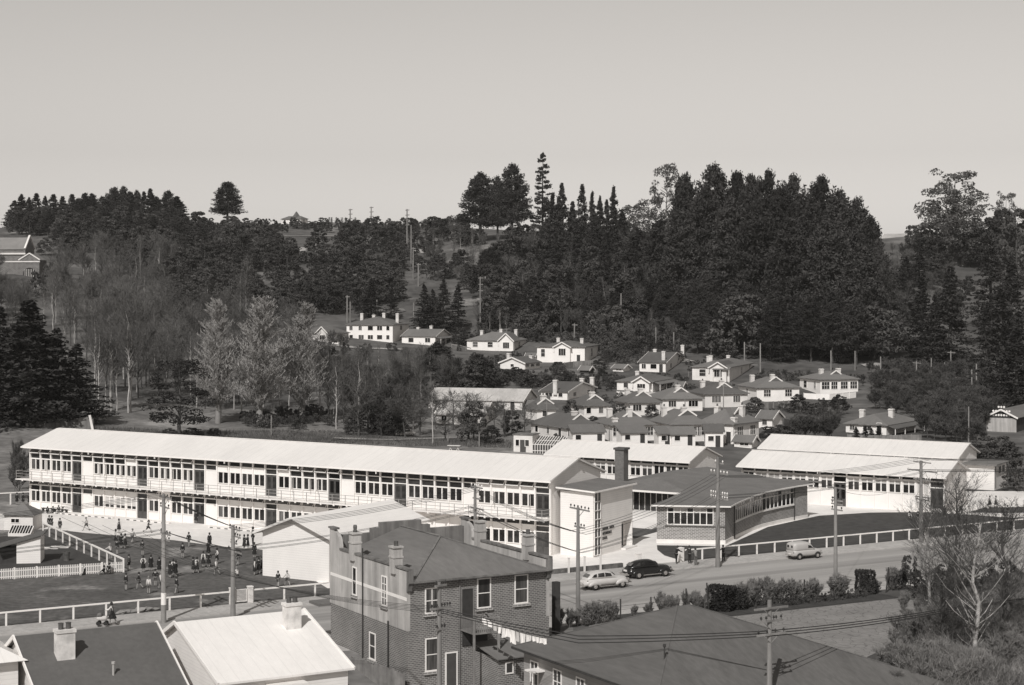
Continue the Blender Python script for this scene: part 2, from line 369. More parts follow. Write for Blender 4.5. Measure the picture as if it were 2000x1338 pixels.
def roof_bits(root, L, D, ze, oe, RZ, every=5.4):
    g = MB(); g.box(-L-.5, .5, -oe-.09, -oe+.0, ze-.16, ze-.03)
    g.build('gutter', WHITE, root)
    g = MB(); g.box(-L-.6, .5, D/2-.16, D/2+.16, RZ-.02, RZ+.05); g.build('ridge_cap', PLINTH, root)
    for q_ in range(1, int(L/every)):
        g = MB(); g.box(-L+q_*every*2-.05, -L+q_*every*2+.05, -oe-.16, -oe-.02, ze-.42, ze-.08)
        if -L+q_*every*2 < 0: g.build('rainwater_head', PLINTH, root)
# --- the long two-storey classroom block
NB = 42; L = NB*BW; P0 = P(1075, 1086)
S = thing('classroom_block', 'long two-storey white classroom block with a full-length balcony and bright white roof', 'school building', P0, SA)
D_L = 11.0; ZE, ZR, OE = 7.85, 9.75, .75
body(L, D_L, ZE, ZR, OE).build('wall', WSID, S)
r = MB(); gable_roof(r, -L-1.0, .34, D_L, ZE, ZR, OE); r.build('roof', ROOFW, S)
roof_bits(S, L, D_L, ZE, OE, ZR)
m = MB()
for i in range(NB+1):
    m.box(-L+i*BW-.085, -L+i*BW+.085, -.12, .13, 0, 7.85)
m.box(-L, 0, -.05, .13, 3.84, 3.98); m.build('mullions', WHITE, S)
up = 'W W W W D B W W W V D W W W W D B V V V V D Vc W W W D B W W W D W W W W B V V V V D'.split()
op = {1:'o',3:'ol',6:'o',7:'ol',8:'o',9:'o',12:'o',13:'ol',14:'o',23:'ol',24:'o',25:'ol',38:'ol',40:'o'}
gd = 'W W W W D B V S S S D V N W W D B V V V V D V V V V D B W W W D N N N N W V V V V D'.split()
for i in range(NB):
    k = up[i]
    if k[0] in 'WV' and i in op: k += op[i]
    if i < 15 or 22 <= i < 27 or 37 <= i: k += 'a'
    if k[0] == 'W' and i in (0, 11, 22): k += 'c'
    bay(S, k, -L+i*BW, 3.98, 3.7)
    k = gd[i]
    if k != 'N' and (i < 27): k += 'a'
    if k[0] in 'WV' and i in (0, 6, 11, 17, 22): k += 'c'
    bay(S, k, -L+i*BW, .0, 3.84)
b = MB(); b.box(-L-1.3, .05, -1.3, -.13, 3.72, 3.84)
b.build('balcony_deck', CONC, S)
b = MB()
for i in range(NB+1):
    x = -L+i*BW; b.box(x-.09, x+.09, -1.42, -1.3, 3.62, 3.8)
b.build('balcony_joists', WHITE, S)
b = MB()
for i in range(NB+1):
    x = -L+i*BW-.3 if i else -L-1.2
    b.box(x-.025, x+.025, -1.28, -1.22, 3.84, 4.86)
for z in (4.15, 4.5, 4.86): b.bar((-L-1.25, -1.25, z), (.0, -1.25, z), .04, .045)
for x in (-L-1.25, 0): 
    for z in (4.15, 4.5, 4.86): b.bar((x, -1.25, z), (x, -.1, z), .04, .045)
b.build('balcony_railing', M('railing_grey_paint', .3, .6, .1, 2), S)
# outside stair
xs = -L+31.6*BW
b = MB()
for i in range(10): b.box(xs+i*.28, xs+i*.28+.26, -2.5, -1.45, 3.7-i*.19, 3.76-i*.19)
for y in (-2.52, -1.44):
    b.bar((xs-.3, y, 4.7), (xs+2.9, y, 2.8), .05, .05); b.bar((xs-.3, y, 3.6), (xs+2.9, y, 1.7), .06, .22)
    for i in range(5): b.bar((xs+i*.65, y, 3.5-i*.38), (xs+i*.65, y, 4.5-i*.38), .04, .04)
b.box(xs+2.8, xs+4.2, -2.5, -1.45, 1.7, 1.85)
b.build('outside_stair', CONC, S)
# kerb step in front of the rooms; dark dashes paint its shaded slots
b = MB(); 
for x0, x1 in ((6.2, 16), (18, 25), (31, 52)):
    b.box(-L+x0, -L+x1, -2.1, -1.75, .02, .2)
    t = x0+.3
    while t < x1-.5: b.box(-L+t, -L+t+.45, -2.13, -2.05, .03, .15, 1); t += 1.1
b.build('drain_kerb', [PLINTH, DARK], S)
# --- stair hall at the right-hand end with the school's name
T = thing('stair_hall', 'tall white boarded stair hall with dark corner window and the school name on its side', 'school building', P(1158.75, 1089.5), SA)
TL, TD, TZ = 3.9, 8.85, 6.75
b = MB(); b.box(-TL, 0, 0, 6.3, 0, TZ); b.box(-TL, 0, 6.3, TD, 3.0, TZ); b.box(-TL, -.9, 6.3, TD, 0, 3.0, 0); b.box(-.9, -.0, TD-.12, TD, 0, 3.0)
b.build('wall', WSID, T)
b = MB(); z1, z2 = 7.25, 6.8
b.prism([(-TL-.35, -.35, z1-.25), (.34, -.35, z2-.05), (.34, -.35, z2+.13), (-TL-.35, -.35, z1-.07)], [(-TL-.35, TD+.3, z1-.25), (.34, TD+.3, z2-.05), (.34, TD+.3, z2+.13), (-TL-.35, TD+.3, z1-.07)], 0)
b.build('roof', GREYR, T)
b = MB(); b.prism([(-TL-.35, -.42, z1-.28), (.4, -.42, z2-.08), (.4, -.42, z2+.08), (-TL-.35, -.42, z1-.12)], [(-TL-.35, -.35, z1-.28), (.4, -.35, z2-.08), (.4, -.35, z2+.08), (-TL-.35, -.35, z1-.12)])
b.box(.34, .41, -.35, TD+.3, z2-.08, z2+.1); b.build('fascia', WHITE, T)
b = MB(); b.box(.01, .03, .15, 1.5, .2, 6.6, 1)
for y in (.12, .8, 1.47): b.box(.01, .1, y, y+.08, .15, 6.65)
for i in range(8): z = .15+i*.925; b.box(.01, .12, .12, 1.55, z, z+.07)
w_ = b.build('window', [WHITE, GLASS2], T); w_['label'] = 'tall dark corner window of fourteen panes'
b = MB(); b.box(-.88, -.86, 6.6, TD-.5, 0, 2.5); b.build('door', DARK, T)
b = MB(); b.box(-.85, .5, 6.3, TD+.2, .05, .2); b.build('doorstep', PLINTH, T)
def text(s, size, parent, loc, rot, mat, name='lettering', ext=.02):
    cu = bpy.data.curves.new(name, 'FONT'); cu.body = s; cu.size = size; cu.extrude = ext; cu.space_character = 1.12; cu.offset = .004
    to = bpy.data.objects.new(name+'_tmp', cu); C.objects.link(to)
    me = bpy.data.meshes.new_from_object(to.evaluated_get(bpy.context.evaluated_depsgraph_get())); C.objects.unlink(to); bpy.data.objects.remove(to)
    me.materials.clear(); me.materials.append(mat); o = put(me, name, parent, loc); o.rotation_euler = rot; return o
for s, y0, wd, z in (('DUNEDIN', 1.95, 1.2, 2.62), ('NORTH', 3.5, .95, 2.62), ('INTERMEDIATE', 1.95, 2.0, 2.12), ('SCHOOL', 1.95, 1.05, 1.62)):
    o_ = text(s, .40, T, (.05, y0, z), (R(90), 0, R(90)), DARK); xs_ = [v.co.x for v in o_.data.vertices]; o_.scale = (wd/(max(xs_)-min(xs_)), 1, 1)
# --- single-storey blocks
def single(name, label, p, NBs, kinds, Dp, ze=4.5, zr=6.15):
    L = NBs*BW; o = thing('classroom_block', label, 'school building', p, SA)
    body(L, Dp, ze, zr, .75).build('wall', WSID, o)
    r = MB(); gable_roof(r, -L-.6, .34, Dp, ze, zr, .75); r.build('roof', ROOFW, o); roof_bits(o, L, Dp, ze, .75, zr)
    m = MB()
    for i in range(NBs+1): m.box(-L+i*BW-.085, -L+i*BW+.085, -.1, .13, 0, 4.6)
    m.build('mullions', WHITE, o)
    for i, k in enumerate(kinds): bay(o, k, -L+i*BW, 0, 4.56)
    b = MB(); b.box(-.12, .06, .3, .45, 0, 4.2); b.build('downpipe', WHITE, o)
    return o
def eave_to_wall(px, py, ze, oe=.75, og=.34):      # roof corner pixel -> wall corner on the ground
    p = P(px, py, ze); p = p - SU*og + SV*oe; p.z = 0; return p
pD = eave_to_wall(1846, 933.3, 4.5)
single('d', 'front white single-storey classroom block behind the curved lawn, with two dark doors', pD, 15, 'G H HB H H H H E H H H H H HB E'.split(), 9.3)
pE = eave_to_wall(1872, 895, 4.5)
single('e', 'rearmost white single-storey classroom block, nearly hidden behind the one in front', pE, 16, ['G']*16, 9.0)
pC = eave_to_wall(1346, 903, 4.5)
single('c', 'white single-storey classroom block behind the brick boiler chimney', pC, 12, 'H H H H H H H H H G G G'.split(), 9.3)
# small block joining at the right
o = thing('toilet_block', 'small white flat-roofed block at the right end of the classroom blocks', 'school building', P(1942, 958.0, 0)+Vector((0,0,0)), SA)
p = o.location
b = MB(); b.box(-7, 0, 0, 6.0, 0, 3.5); b.build('wall', WSID, o)
b = MB(); b.box(-7.4, .5, -.5, 6.5, 3.5, 3.62); b.box(-7.4, .5, -.52, -.5, 3.4, 3.6); b.build('roof', GREYR, o)
b = MB(); b.box(.01, .04, .5, .7, .3, 3.3); b.build('downpipe', DARK, o)
for y in (2.2, 4.0):
    b = MB(); b.box(.0, .05, y, y+1.0, 2.2, 3.1, 1); b.build('window', [WHITE, GLASS], o)
# link buildings with grey roofs between the white blocks
o = thing('link_building', 'low grey-roofed link building behind the curved brick wing', 'school building', P(1405, 973), SA)
b = MB(); b.box(-4, 14, 0, 4, 0, 2.9); b.build('wall', WHITE, o)
b = MB(); b.box(-4.4, 14.4, -.4, 4.4, 2.9, 3.1); b.build('roof', GREYR, o)
o = thing('link_building', 'white box-like building with grey roof at the left end of the front classroom block', 'school building', P(1441, 960), SA)
b = MB(); b.box(-1.5, 5, 9, 15, 0, 4.2); b.build('wall', WHITE, o)
b = MB(); b.box(-2.0, 5.5, 8.5, 15.5, 4.2, 4.4); b.build('roof', GREYR, o)
# boiler chimney
o = thing('boiler_chimney', 'square dark brick boiler chimney rising behind the stair hall', 'chimney', P(1214, 1000), SA)
cy = o.location.y; zt = H+(HY-874)/F*cy; w2 = .62
b = MB(); b.box(-w2, w2, -w2, w2, 0, zt-.25); b.build('stack', CHIM, o)
b = MB(); b.box(-w2-.15, w2+.15, -w2-.15, w2+.15, zt-.25, zt); b.build('cap', M('chimney_cap', .09, .9), o)
# assembly hall with grey hipped roof
o = thing('assembly_hall', 'wide low hall with grey hipped roof and glazed entrance behind the curved brick wing', 'school building', P(1237, 1008.5), SA)
q = lambda px, py, z: (o.matrix_world.inverted() @ P(px, py, z)).to_tuple()
bpy.context.view_layer.update()
hx = (-4.5, 7.4); hy = (0, 21)
b = MB(); b.box(hx[0], hx[1]-.5, 1.2, hy[1], 0, 3.5); b.build('wall', WHITE, o)
b = MB(); e0 = 3.35; x0, x1, y0, y1 = hx[0]-1, hx[1]+.6, -.9, hy[1]+.6; rx = (x0+x1)/2; rz = 4.5
for z, in ((0,),):
    b.face([(x0,y0,e0),(x1,y0,e0),(rx,y0+5.0,rz)]); b.face([(x1,y0,e0),(x1,y1,e0),(rx,y1-3,rz),(rx,y0+5.0,rz)]); b.face([(x1,y1,e0),(x0,y1,e0),(rx,y1-3,rz)]); b.face([(x0,y1,e0),(x0,y0,e0),(rx,y0+5.0,rz),(rx,y1-3,rz)])
    b.face([(x0,y0,e0-.03),(x1,y0,e0-.03),(x1,y1,e0-.03),(x0,y1,e0-.03)])
b.build('roof', GREYR, o)
b = MB(); b.box(x0, x1, y0-.08, y0, e0-.2, e0+.02); b.box(x1, x1+.08, y0, y1, e0-.2, e0+.02); b.build('fascia', WHITE, o)
for i in range(4):
    xx = -1.2+i*1.55
    b = MB(); b.box(xx, xx+1.45, 1.0, 1.15, .7, 3.1, 1); b.box(xx-.06, xx, .95, 1.15, .7, 3.2); b.box(xx+.7, xx+.76, .95, 1.15, .7, 3.2); b.box(xx, xx+1.45, .95, 1.15, 3.1, 3.25)
    b.build('door', [WHITE, GLASS], o)
for i in range(7):
    yy = 3+i*2.4
    b = MB(); b.box(hx[1]-.52, hx[1]-.44, yy, yy+1.3, 1.6, 2.8, 1); b.box(hx[1]-.5, hx[1]-.42, yy-.08, yy, 1.5, 2.9); b.build('window', [WHITE, GLASS], o)
b = MB(); b.box(-2.5, 7, -4.5, 1.2, 0, .7); b.prism([(-2.5,-9,.02),(7,-9,.02),(7,-4.5,.7),(-2.5,-4.5,.7)], [(-2.5,-9,0),(7,-9,0),(7,-4.5,0),(-2.5,-4.5,0)]); b.build('entrance_ramp', CONC, o)
b = MB(); b.lathe((-.3, -.6, .7), [(.25,0),(.33,.5),(.33,.55)], 10); tag(b.build('planter', DARK, None), 'dark round planter with a small clipped bush beside the hall entrance', 'planter')
pl = bpy.data.objects['planter']; pl.matrix_world = o.matrix_world.copy()
b = MB(); b.lathe((-.3,-.6,1.25), [(.2,0),(.36,.3),(.3,.8),(.08,1.2)], 8); b.build('foliage', LAWN, pl)
# --- curved brick wing
A = P(1283, 1061); B = P(1416, 1063.5)
arc = [P(1416,1064), P(1433,1054.5), P(1450,1046), P(1468,1038), P(1487.5,1031), P(1518,1023.5), P(1550,1017), P(1577,1012.5)]
org = A.copy(); G = thing('curved_wing', 'curved brick staff wing with white-framed window strip, white plinth and grey roof', 'school building', org, 0)
loc = lambda v, z: (v.x-org.x, v.y-org.y, z)
outer = [B]+arc[1:]
def offs(pts, d):
    out = []
    for i, p in enumerate(pts):
        a = pts[max(i-1,0)]; c = pts[min(i+1,len(pts)-1)]; t = (c-a).normalized(); nrm = Vector((t.y, -t.x, 0)); out.append(p+nrm*d)
    return out
wdt = (A-B).length
inner = offs(outer, -wdt*.93); inner[0] = A
mid = [(a+b_)/2 for a, b_ in zip(offs(outer, .5), inner)]
HZ = 4.25
def strip(mb, pts, z0, z1, d0, d1, mi=0):
    a = offs(pts, d0); c = offs(pts, d1)
    for i in range(len(pts)-1):
        mb.prism([loc(a[i], z0), loc(a[i+1], z0), loc(a[i+1], z1), loc(a[i], z1)], [loc(c[i], z0), loc(c[i+1], z0), loc(c[i+1], z1), loc(c[i], z1)], mi)
W_ = MB()
ring = outer+inner[::-1]
W_.prism([loc(p, .45) for p in ring], [loc(p, HZ) for p in ring]); W_.build('wall', BRICK, G)
b = MB(); ro = offs(outer, .06); fr = (B-A).normalized(); frn = Vector((fr.y, -fr.x, 0))
b.prism([loc(p, 0) for p in [A+frn*.06-fr*.06]+[B+frn*.06+fr*.05]+ro[1:]+[ro[-1]+SV*.06]+[inner[-1]]], [loc(p, .45) for p in [A+frn*.06-fr*.06]+[B+frn*.06+fr*.05]+ro[1:]+[ro[-1]+SV*.06]+[inner[-1]]])
b.build('plinth', PLINTH, G)
# roof
ov = .6; oo = offs(outer, ov); oo[0] = B+frn*ov+fr*ov; ii = offs(inner, -0.5); ii[0] = A+frn*ov-fr*ov
last_o = oo[-1]+SV*.0+(outer[-1]-outer[-2]).normalized()*.6; last_i = ii[-1]+(outer[-1]-outer[-2]).normalized()*.6
b = MB()
O2 = oo[:-1]+[oo[-1]+(outer[-1]-outer[-2]).normalized()*.6]; I2 = ii[:-1]+[ii[-1]+(outer[-1]-outer[-2]).normalized()*.6]
zi = lambda i: HZ+.25*min(1, i/3)
for i in range(len(O2)-1): b.face([loc(O2[i], HZ), loc(O2[i+1], HZ), loc(I2[i+1], zi(i+1)), loc(I2[i], zi(i))]); b.face([loc(O2[i], HZ-.12), loc(I2[i], zi(i)-.12), loc(I2[i+1], zi(i+1)-.12), loc(O2[i+1], HZ-.12)])
for i in range(len(O2)-1): b.face([loc(I2[i], zi(i)), loc(I2[i+1], zi(i+1)), loc(I2[i+1], zi(i+1)-.12), loc(I2[i], zi(i)-.12)])
b.build('roof', GREYR, G)
b = MB(); 
for i in range(len(O2)-1): b.bar(loc(O2[i], HZ-.08), loc(O2[i+1], HZ-.08), .1, .16)
b.bar(loc(I2[0], HZ-.08), loc(O2[0], HZ-.08), .1, .16); b.build('fascia', WHITE, G)
# front window band
def along(p, q, s): return p+(q-p).normalized()*s
Lf = (B-A).length
def bandwin(p, q, z0, z1, n, nrm, par, frac=.5, label=None):
    d = (q-p)/n; b = MB()
    for i in range(n):
        a = p+d*i; c = a+d; fa = a+d*.09; fc = c-d*.09; off = nrm*.06
        zs = z0+(z1-z0)*.72
        for (za, zb) in ((z0+.08, zs-.04), (zs+.06, z1-.06)):
            b.face([loc(fa+off*1.02, za), loc(fc+off*1.02, za), loc(fc+off*1.02, zb), loc(fa+off*1.02, zb)], 1 if za < zs-.1 or i % 3 == 0 else 2)
        b.bar(loc(a+off, z0), loc(a+off, z1), .1, .1)
        b.bar(loc(a+off*1.2, zs), loc(c+off*1.2, zs), .08, .1)
    b.bar(loc(q+off, z0), loc(q+off, z1), .1, .1); b.bar(loc(p+off*1.3, z0), loc(q+off*1.3, z0), .14, .12); b.bar(loc(p+off*1.3, z1), loc(q+off*1.3, z1), .1, .12)
    return b.build('window', [WHITE, GLASS, BLIND], par)
p0 = along(A, B, 1.15); p1 = along(A, B, 6.1)
bandwin(p0, p1, 2.1, 3.95, 7, frn, G)
b = MB(); b.bar(loc(p0-fr*.3+frn*.08, 2.0), loc(B+frn*.08, 2.0), .16, .12); b.build('brick_sill', BRICKD, G)
seg = outer[1:7]
for i in range(len(seg)-1):
    t = (seg[i+1]-seg[i]).normalized(); nr = Vector((t.y, -t.x, 0)); bandwin(seg[i]+(t*.0 if i else t*.4), seg[i+1], 2.0, 3.95, 4, nr, G)
b = MB(); strip(b, outer[1:7], 1.85, 1.97, 0.02, .16); b.build('window_sill', WHITE, G)
b = MB(); b.tube(loc(offs(outer,.12)[1], .1), loc(offs(outer,.12)[1], HZ), .06); b.tube(loc(offs(outer,.12)[6], .1), loc(offs(outer,.12)[6], HZ), .06); b.build('downpipe', DARK, G)
# --- white hall with its gable end to the street
J = thing('assembly_shed', 'white boarded hall with bright roof, its windowless gable end beside the playground', 'school building', P(642.5, 1139), SA)
JL = 8.0
a = MB(); a_ = [(-JL/2-JL/2, 0), (0, 0), (0, 4.45), (-JL/2, 5.85), (-JL, 4.45)]
a.prism([(x, .0, z) for x, z in a_], [(x, 15.5, z) for x, z in a_]); a.build('wall', WSID, J)
r = MB(); sec = [(-JL-.75, 4.25), (-JL/2, 6.02), (.75, 4.25), (.75, 4.08), (-JL/2, 5.84), (-JL-.75, 4.08)]; n = len(r.v)
r.v += [(x, -.6, z) for x, z in sec]+[(x, 16, z) for x, z in sec]
for q_ in ((0,1,7,6),(1,2,8,7),(2,3,9,8),(3,4,10,9),(4,5,11,10),(5,0,6,11),(0,5,4,1),(1,4,3,2),(6,7,10,11),(7,8,9,10)): r.f.append(tuple(n+i for i in q_)); r.m.append(0)
r.build('roof', ROOFWX, J)
b = MB(); b.bar((-JL-.75,-.63,4.2),(-JL/2,-.63,5.95),.06,.2); b.bar((.75,-.63,4.2),(-JL/2,-.63,5.95),.06,.2); b.build('bargeboard', PLAST, J)
# ---------------------------------------------------------------- houses along the near side of the road
GB = -1.6
def win(parent, face, a, b_, z0, z1, y, bars=1, mul=0, curt=False, sill=None, name='window', dirx=1, out=-1, fw=.09):
    """window on a wall plane; face 'x' = wall running along local x at given y, 'y' = wall running along local y at given x"""
    m = MB(); o = out
    def bx(u0, u1, w0, w1, d0, d1, mi=0):
        d0, d1 = sorted((y+o*d0, y+o*d1))
        if face == 'x': m.box(u0, u1, d0, d1, w0, w1, mi)
        else: m.box(d0, d1, u0, u1, w0, w1, mi)
    bx(a, b_, z0, z1, -.02, .015, 2 if curt else 1)
    bx(a-fw, a, z0-fw, z1+fw, -.02, .06); bx(b_, b_+fw, z0-fw, z1+fw, -.02, .06); bx(a, b_, z1, z1+fw, -.02, .06); bx(a, b_, z0-fw, z0, -.02, .06)
    for i in range(bars): z = z0+(z1-z0)*(i+1)/(bars+1); bx(a, b_, z-.03, z+.03, .015, .05)
    for i in range(mul): u = a+(b_-a)*(i+1)/(mul+1); bx(u-.03, u+.03, z0, z1, .015, .05)
    w = m.build(name, [WHITE, GLASS, GLASS2], parent)
    if sill:
        m = MB(); 
        def bx2(u0, u1, w0, w1, d0, d1):
            d0, d1 = sorted((y+o*d0, y+o*d1))
            if face == 'x': m.box(u0, u1, d0, d1, w0, w1)
            else: m.box(d0, d1, u0, u1, w0, w1)
        bx2(a-.22, b_+.22, z0-.28, z0-fw-.003, -.02, .16); m.build('window_sill', sill, w)
    return w
PLS = M('stained_plaster', .42, .9, .14, .5, 'streak', amt=.28)
PLD = M('weathered_parapet_plaster', .17, .9, .2, .5, 'streak', amt=.4)
K = thing('brick_house', 'two-storey brick building with scrolled parapets, grey hipped roof and rear balcony', 'building', P(795, 1317)+Vector((0,0,0)), RA)
KL, KD = 12.0, 13.4
b = MB(); b.box(0.25, KL-.25, 0, KD, GB, 6.6); b.build('wall', BRICKD, K)
for sx in (0, 1):
    x0, x1 = (0, .25) if sx == 0 else (KL-.25, KL)
    b = MB(); b.box(x0, x1, .01, KD, GB, 3.1, 0); b.build('side_wall_brick', BRICKD, K)
    b = MB(); pr = [(0.0,3.1),(0.0,7.4),(11.6,7.5)]+[(11.6+.9*(1-math.cos(t)), 7.5+1.25*math.sin(t)) for t in [R(a) for a in (12,30,50,70,90)]]+[(12.9,8.95),(KD+.15,8.95),(KD+.15,3.1)]
    b.prism([(x0-.02, y, z) for y, z in pr], [(x1+.02, y, z) for y, z in pr]); b.build('parapet', PLS, K)
    b = MB(); b.box(x0-.1, x1+.1, -.35, 11.6, 7.5, 7.64); b.box(x0-.1, x1+.1, 12.5, KD+.3, 8.96, 9.1); b.build('parapet_coping', PLD, K)
    b = MB(); b.prism([(x0-.05,-.45,7.5),(x0-.05,-.001,7.5),(x0-.05,-.001,5.9),(x0-.05,-.2,6.0),(x0-.05,-.3,6.4),(x0-.05,-.45,6.6)], [(x1+.05,-.45,7.5),(x1+.05,-.001,7.5),(x1+.05,-.001,5.9),(x1+.05,-.2,6.0),(x1+.05,-.3,6.4),(x1+.05,-.45,6.6)])
    b.build('corner_console', PLD, K)
b = MB(); b.box(-.035, -.021, 0, 13.4, 5.28, 5.52); b.build('painted_band', WHITE, K)
b = MB(); b.box(.28, 3.4, 13.0, KD+.1, 6.6, 8.4); b.box(3.4, 8.6, 13.0, KD+.12, 6.6, 8.75); b.box(8.6, KL-.28, 13.0, KD+.1, 6.6, 8.4); b.box(4.2, 7.8, 13.0, KD+.14, 8.75, 9.15)
b.build('street_parapet', PLD, K)
b = MB(); ez = 6.72; l, r_, y0, y1 = .3, KL-.3, -.4, 13.0
b.face([(l,y0,ez),(r_,y0,ez),(6,6.3,8.75)]); b.face([(r_,y0,ez),(r_,y1,ez+.1),(6,y1,8.75),(6,6.3,8.75)]); b.face([(l,y1,ez+.1),(l,y0,ez),(6,6.3,8.75),(6,y1,8.75)]); b.face([(l,y0,ez-.04),(r_,y0,ez-.04),(r_,y1,ez-.04),(l,y1,ez-.04)])
KR = M('old_grey_iron_roof', .15, .8, .14, .35, 'sheet', .8, stretch=(1, .2, 1), amt=.05, fine=.1)
b.build('roof', KR, K)
b = MB(); b.box(l, r_, y0-.1, y0-.0, ez-.14, ez); b.tube((4.3,-.08,ez-.1), (4.3,-.08,-1.1), .05); b.build('gutter', PLD, K)
b = MB(); b.bar((6,6.3,8.79),(l,y0,ez+.04),.16,.05); b.bar((6,6.3,8.79),(r_,y0,ez+.04),.16,.05); b.bar((6,6.3,8.8),(6,13,8.8),.2,.06); b.build('ridge_cap', PLD, K)
for (x, y, zt, lb, pt) in ((.15, 9.2, 9.15, 0, 2), (.15, 2.1, 9.0, 0, 1), (11.85, 10.5, 9.1, 0, 0), (11.85, 2.9, 8.95, 0, 1)):
    b = MB(); s = .36; b.box(x-s, x+s, y-s, y+s, 7.0, zt-.25); b.box(x-s+.06, x+s-.06, y-s+.06, y+s-.06, zt-.25, zt-.1); b.box(x-s-.05, x+s+.05, y-s-.05, y+s+.05, zt-.85, zt-.72); b.box(x-s-.06, x+s+.06, y-s-.06, y+s+.06, zt-.12, zt)
    c_ = b.build('chimney', PLS, K)
    if pt: b = MB(); b.lathe((x, y, zt), [(.16,0),(.18,.1),(.14,.2),(.17,.42),(.13,.55)] if pt == 2 else [(.17,0),(.17,.35)], 8); b.build('chimney_pot', RUST, c_)
BS = BRICK
win(K, 'x', 1.53, 2.5, 4.3, 6.0, 0, 1, 1, True, BS); win(K, 'x', 5.85, 6.85, 4.3, 6.35, 0, 1, 0, True, BS); win(K, 'x', 9.05, 10.05, 4.35, 6.35, 0, 1, 0, True, BS)
win(K, 'x', 1.55, 2.45, .1, 2.35, 0, 1, 0, True, BS)
b = MB(); b.box(4.5, 5.42, -.02, .02, 2.9, 5.75, 1); b.box(4.42, 4.5, -.06, .02, 2.9, 5.85); b.box(5.42, 5.5, -.06, .02, 2.9, 5.85); b.box(4.5, 5.42, -.06, .02, 5.75, 5.85); b.build('door', [WOOD, DARK], K)
b = MB(); b.box(3.2, 4.02, -.04, .02, GB, 1.15, 1); b.box(3.1, 3.2, -.07, .02, GB, 1.25); b.box(4.02, 4.12, -.07, .02, GB, 1.25); b.box(3.2, 4.02, -.07, .02, 1.15, 1.25); b.build('door', [WHITE, DOORG], K)
win(K, 'y', 8.6, 9.2, 4.45, 6.45, -.02, 1, 0, False, BS); win(K, 'y', 3.3, 4.05, 4.45, 6.5, -.02, 3, 1, True, BS); win(K, 'y', 5.3, 6.2, .1, 1.95, -.0, 1, 0, True, BS, out=-1)
b = MB(); b.tube((-.12, 7.3, -1.1), (-.12, 7.3, 8.2), .05); b.tube((-.12, 2.9, -1.1), (-.12, 2.9, 3.4), .06); b.build('drain_pipe', IRON, K)
b = MB(); b.box(4.35, 6.5, -2.1, -.0, 2.75, 2.87)
for x, y in ((4.4, -2.05), (6.45, -2.05)): b.box(x-.07, x+.07, y-.07, y+.07, GB, 3.9)
b.bar((4.4,-2.05,3.85),(6.45,-2.05,3.85),.08,.08); b.bar((4.4,-2.05,3.85),(4.4,0,3.85),.08,.08); b.bar((6.45,-2.05,3.85),(6.45,0,3.85),.08,.08)
for i in range(12): b.box(4.5+i*.165, 4.54+i*.165, -2.07, -2.03, 2.87, 3.85)
for i in range(11): b.box(4.38, 4.42, -1.95+i*.17, -1.91+i*.17, 2.87, 3.85)
b.build('balcony', WOOD, K)
b = MB(); b.prism([(4.5,-.05,2.7),(6.6,-.05,2.7),(6.6,-.05,1.6),(4.5,-.05,1.6)],[(4.5,-.1,2.7),(6.6,-.1,2.7),(6.6,-.1,1.6),(4.5,-.1,1.6)]); b.build('painted_balcony_shade', DARK, K)  # dark panel paints the balcony's shade on the wall below it
b = MB(); b.box(5.6, 8.8, -3.6, 0, GB, 1.15, 0); b.build('lean_to_wall', BRICKD, K)
b = MB(); b.prism([(5.3,-3.9,1.15),(9.1,-3.9,1.15),(9.1,0,1.75),(5.3,0,1.75)],[(5.3,-3.9,1.22),(9.1,-3.9,1.22),(9.1,0,1.82),(5.3,0,1.82)]); b.build('lean_to_roof', KR, K)
for x in (6.2, 8.0): win(K, 'x', x, x+.5, .1, .8, -3.6, 0, 0)
b = MB(); b.prism([(-3.4,13.4,3.1),(3.5,13.4,3.1),(3.5,15.6,2.75),(-.0,15.6,2.75)],[(-3.4,13.4,3.2),(3.5,13.4,3.2),(3.5,15.6,2.85),(-.0,15.6,2.85)])
b = MB(); b.box(-1.0, 10, 13.42, 15.4, 2.85, 3.05); b.build('street_verandah', KR, K)
b = MB(); b.box(-5.2, -.02, 10.2, 13.3, 0, .02)
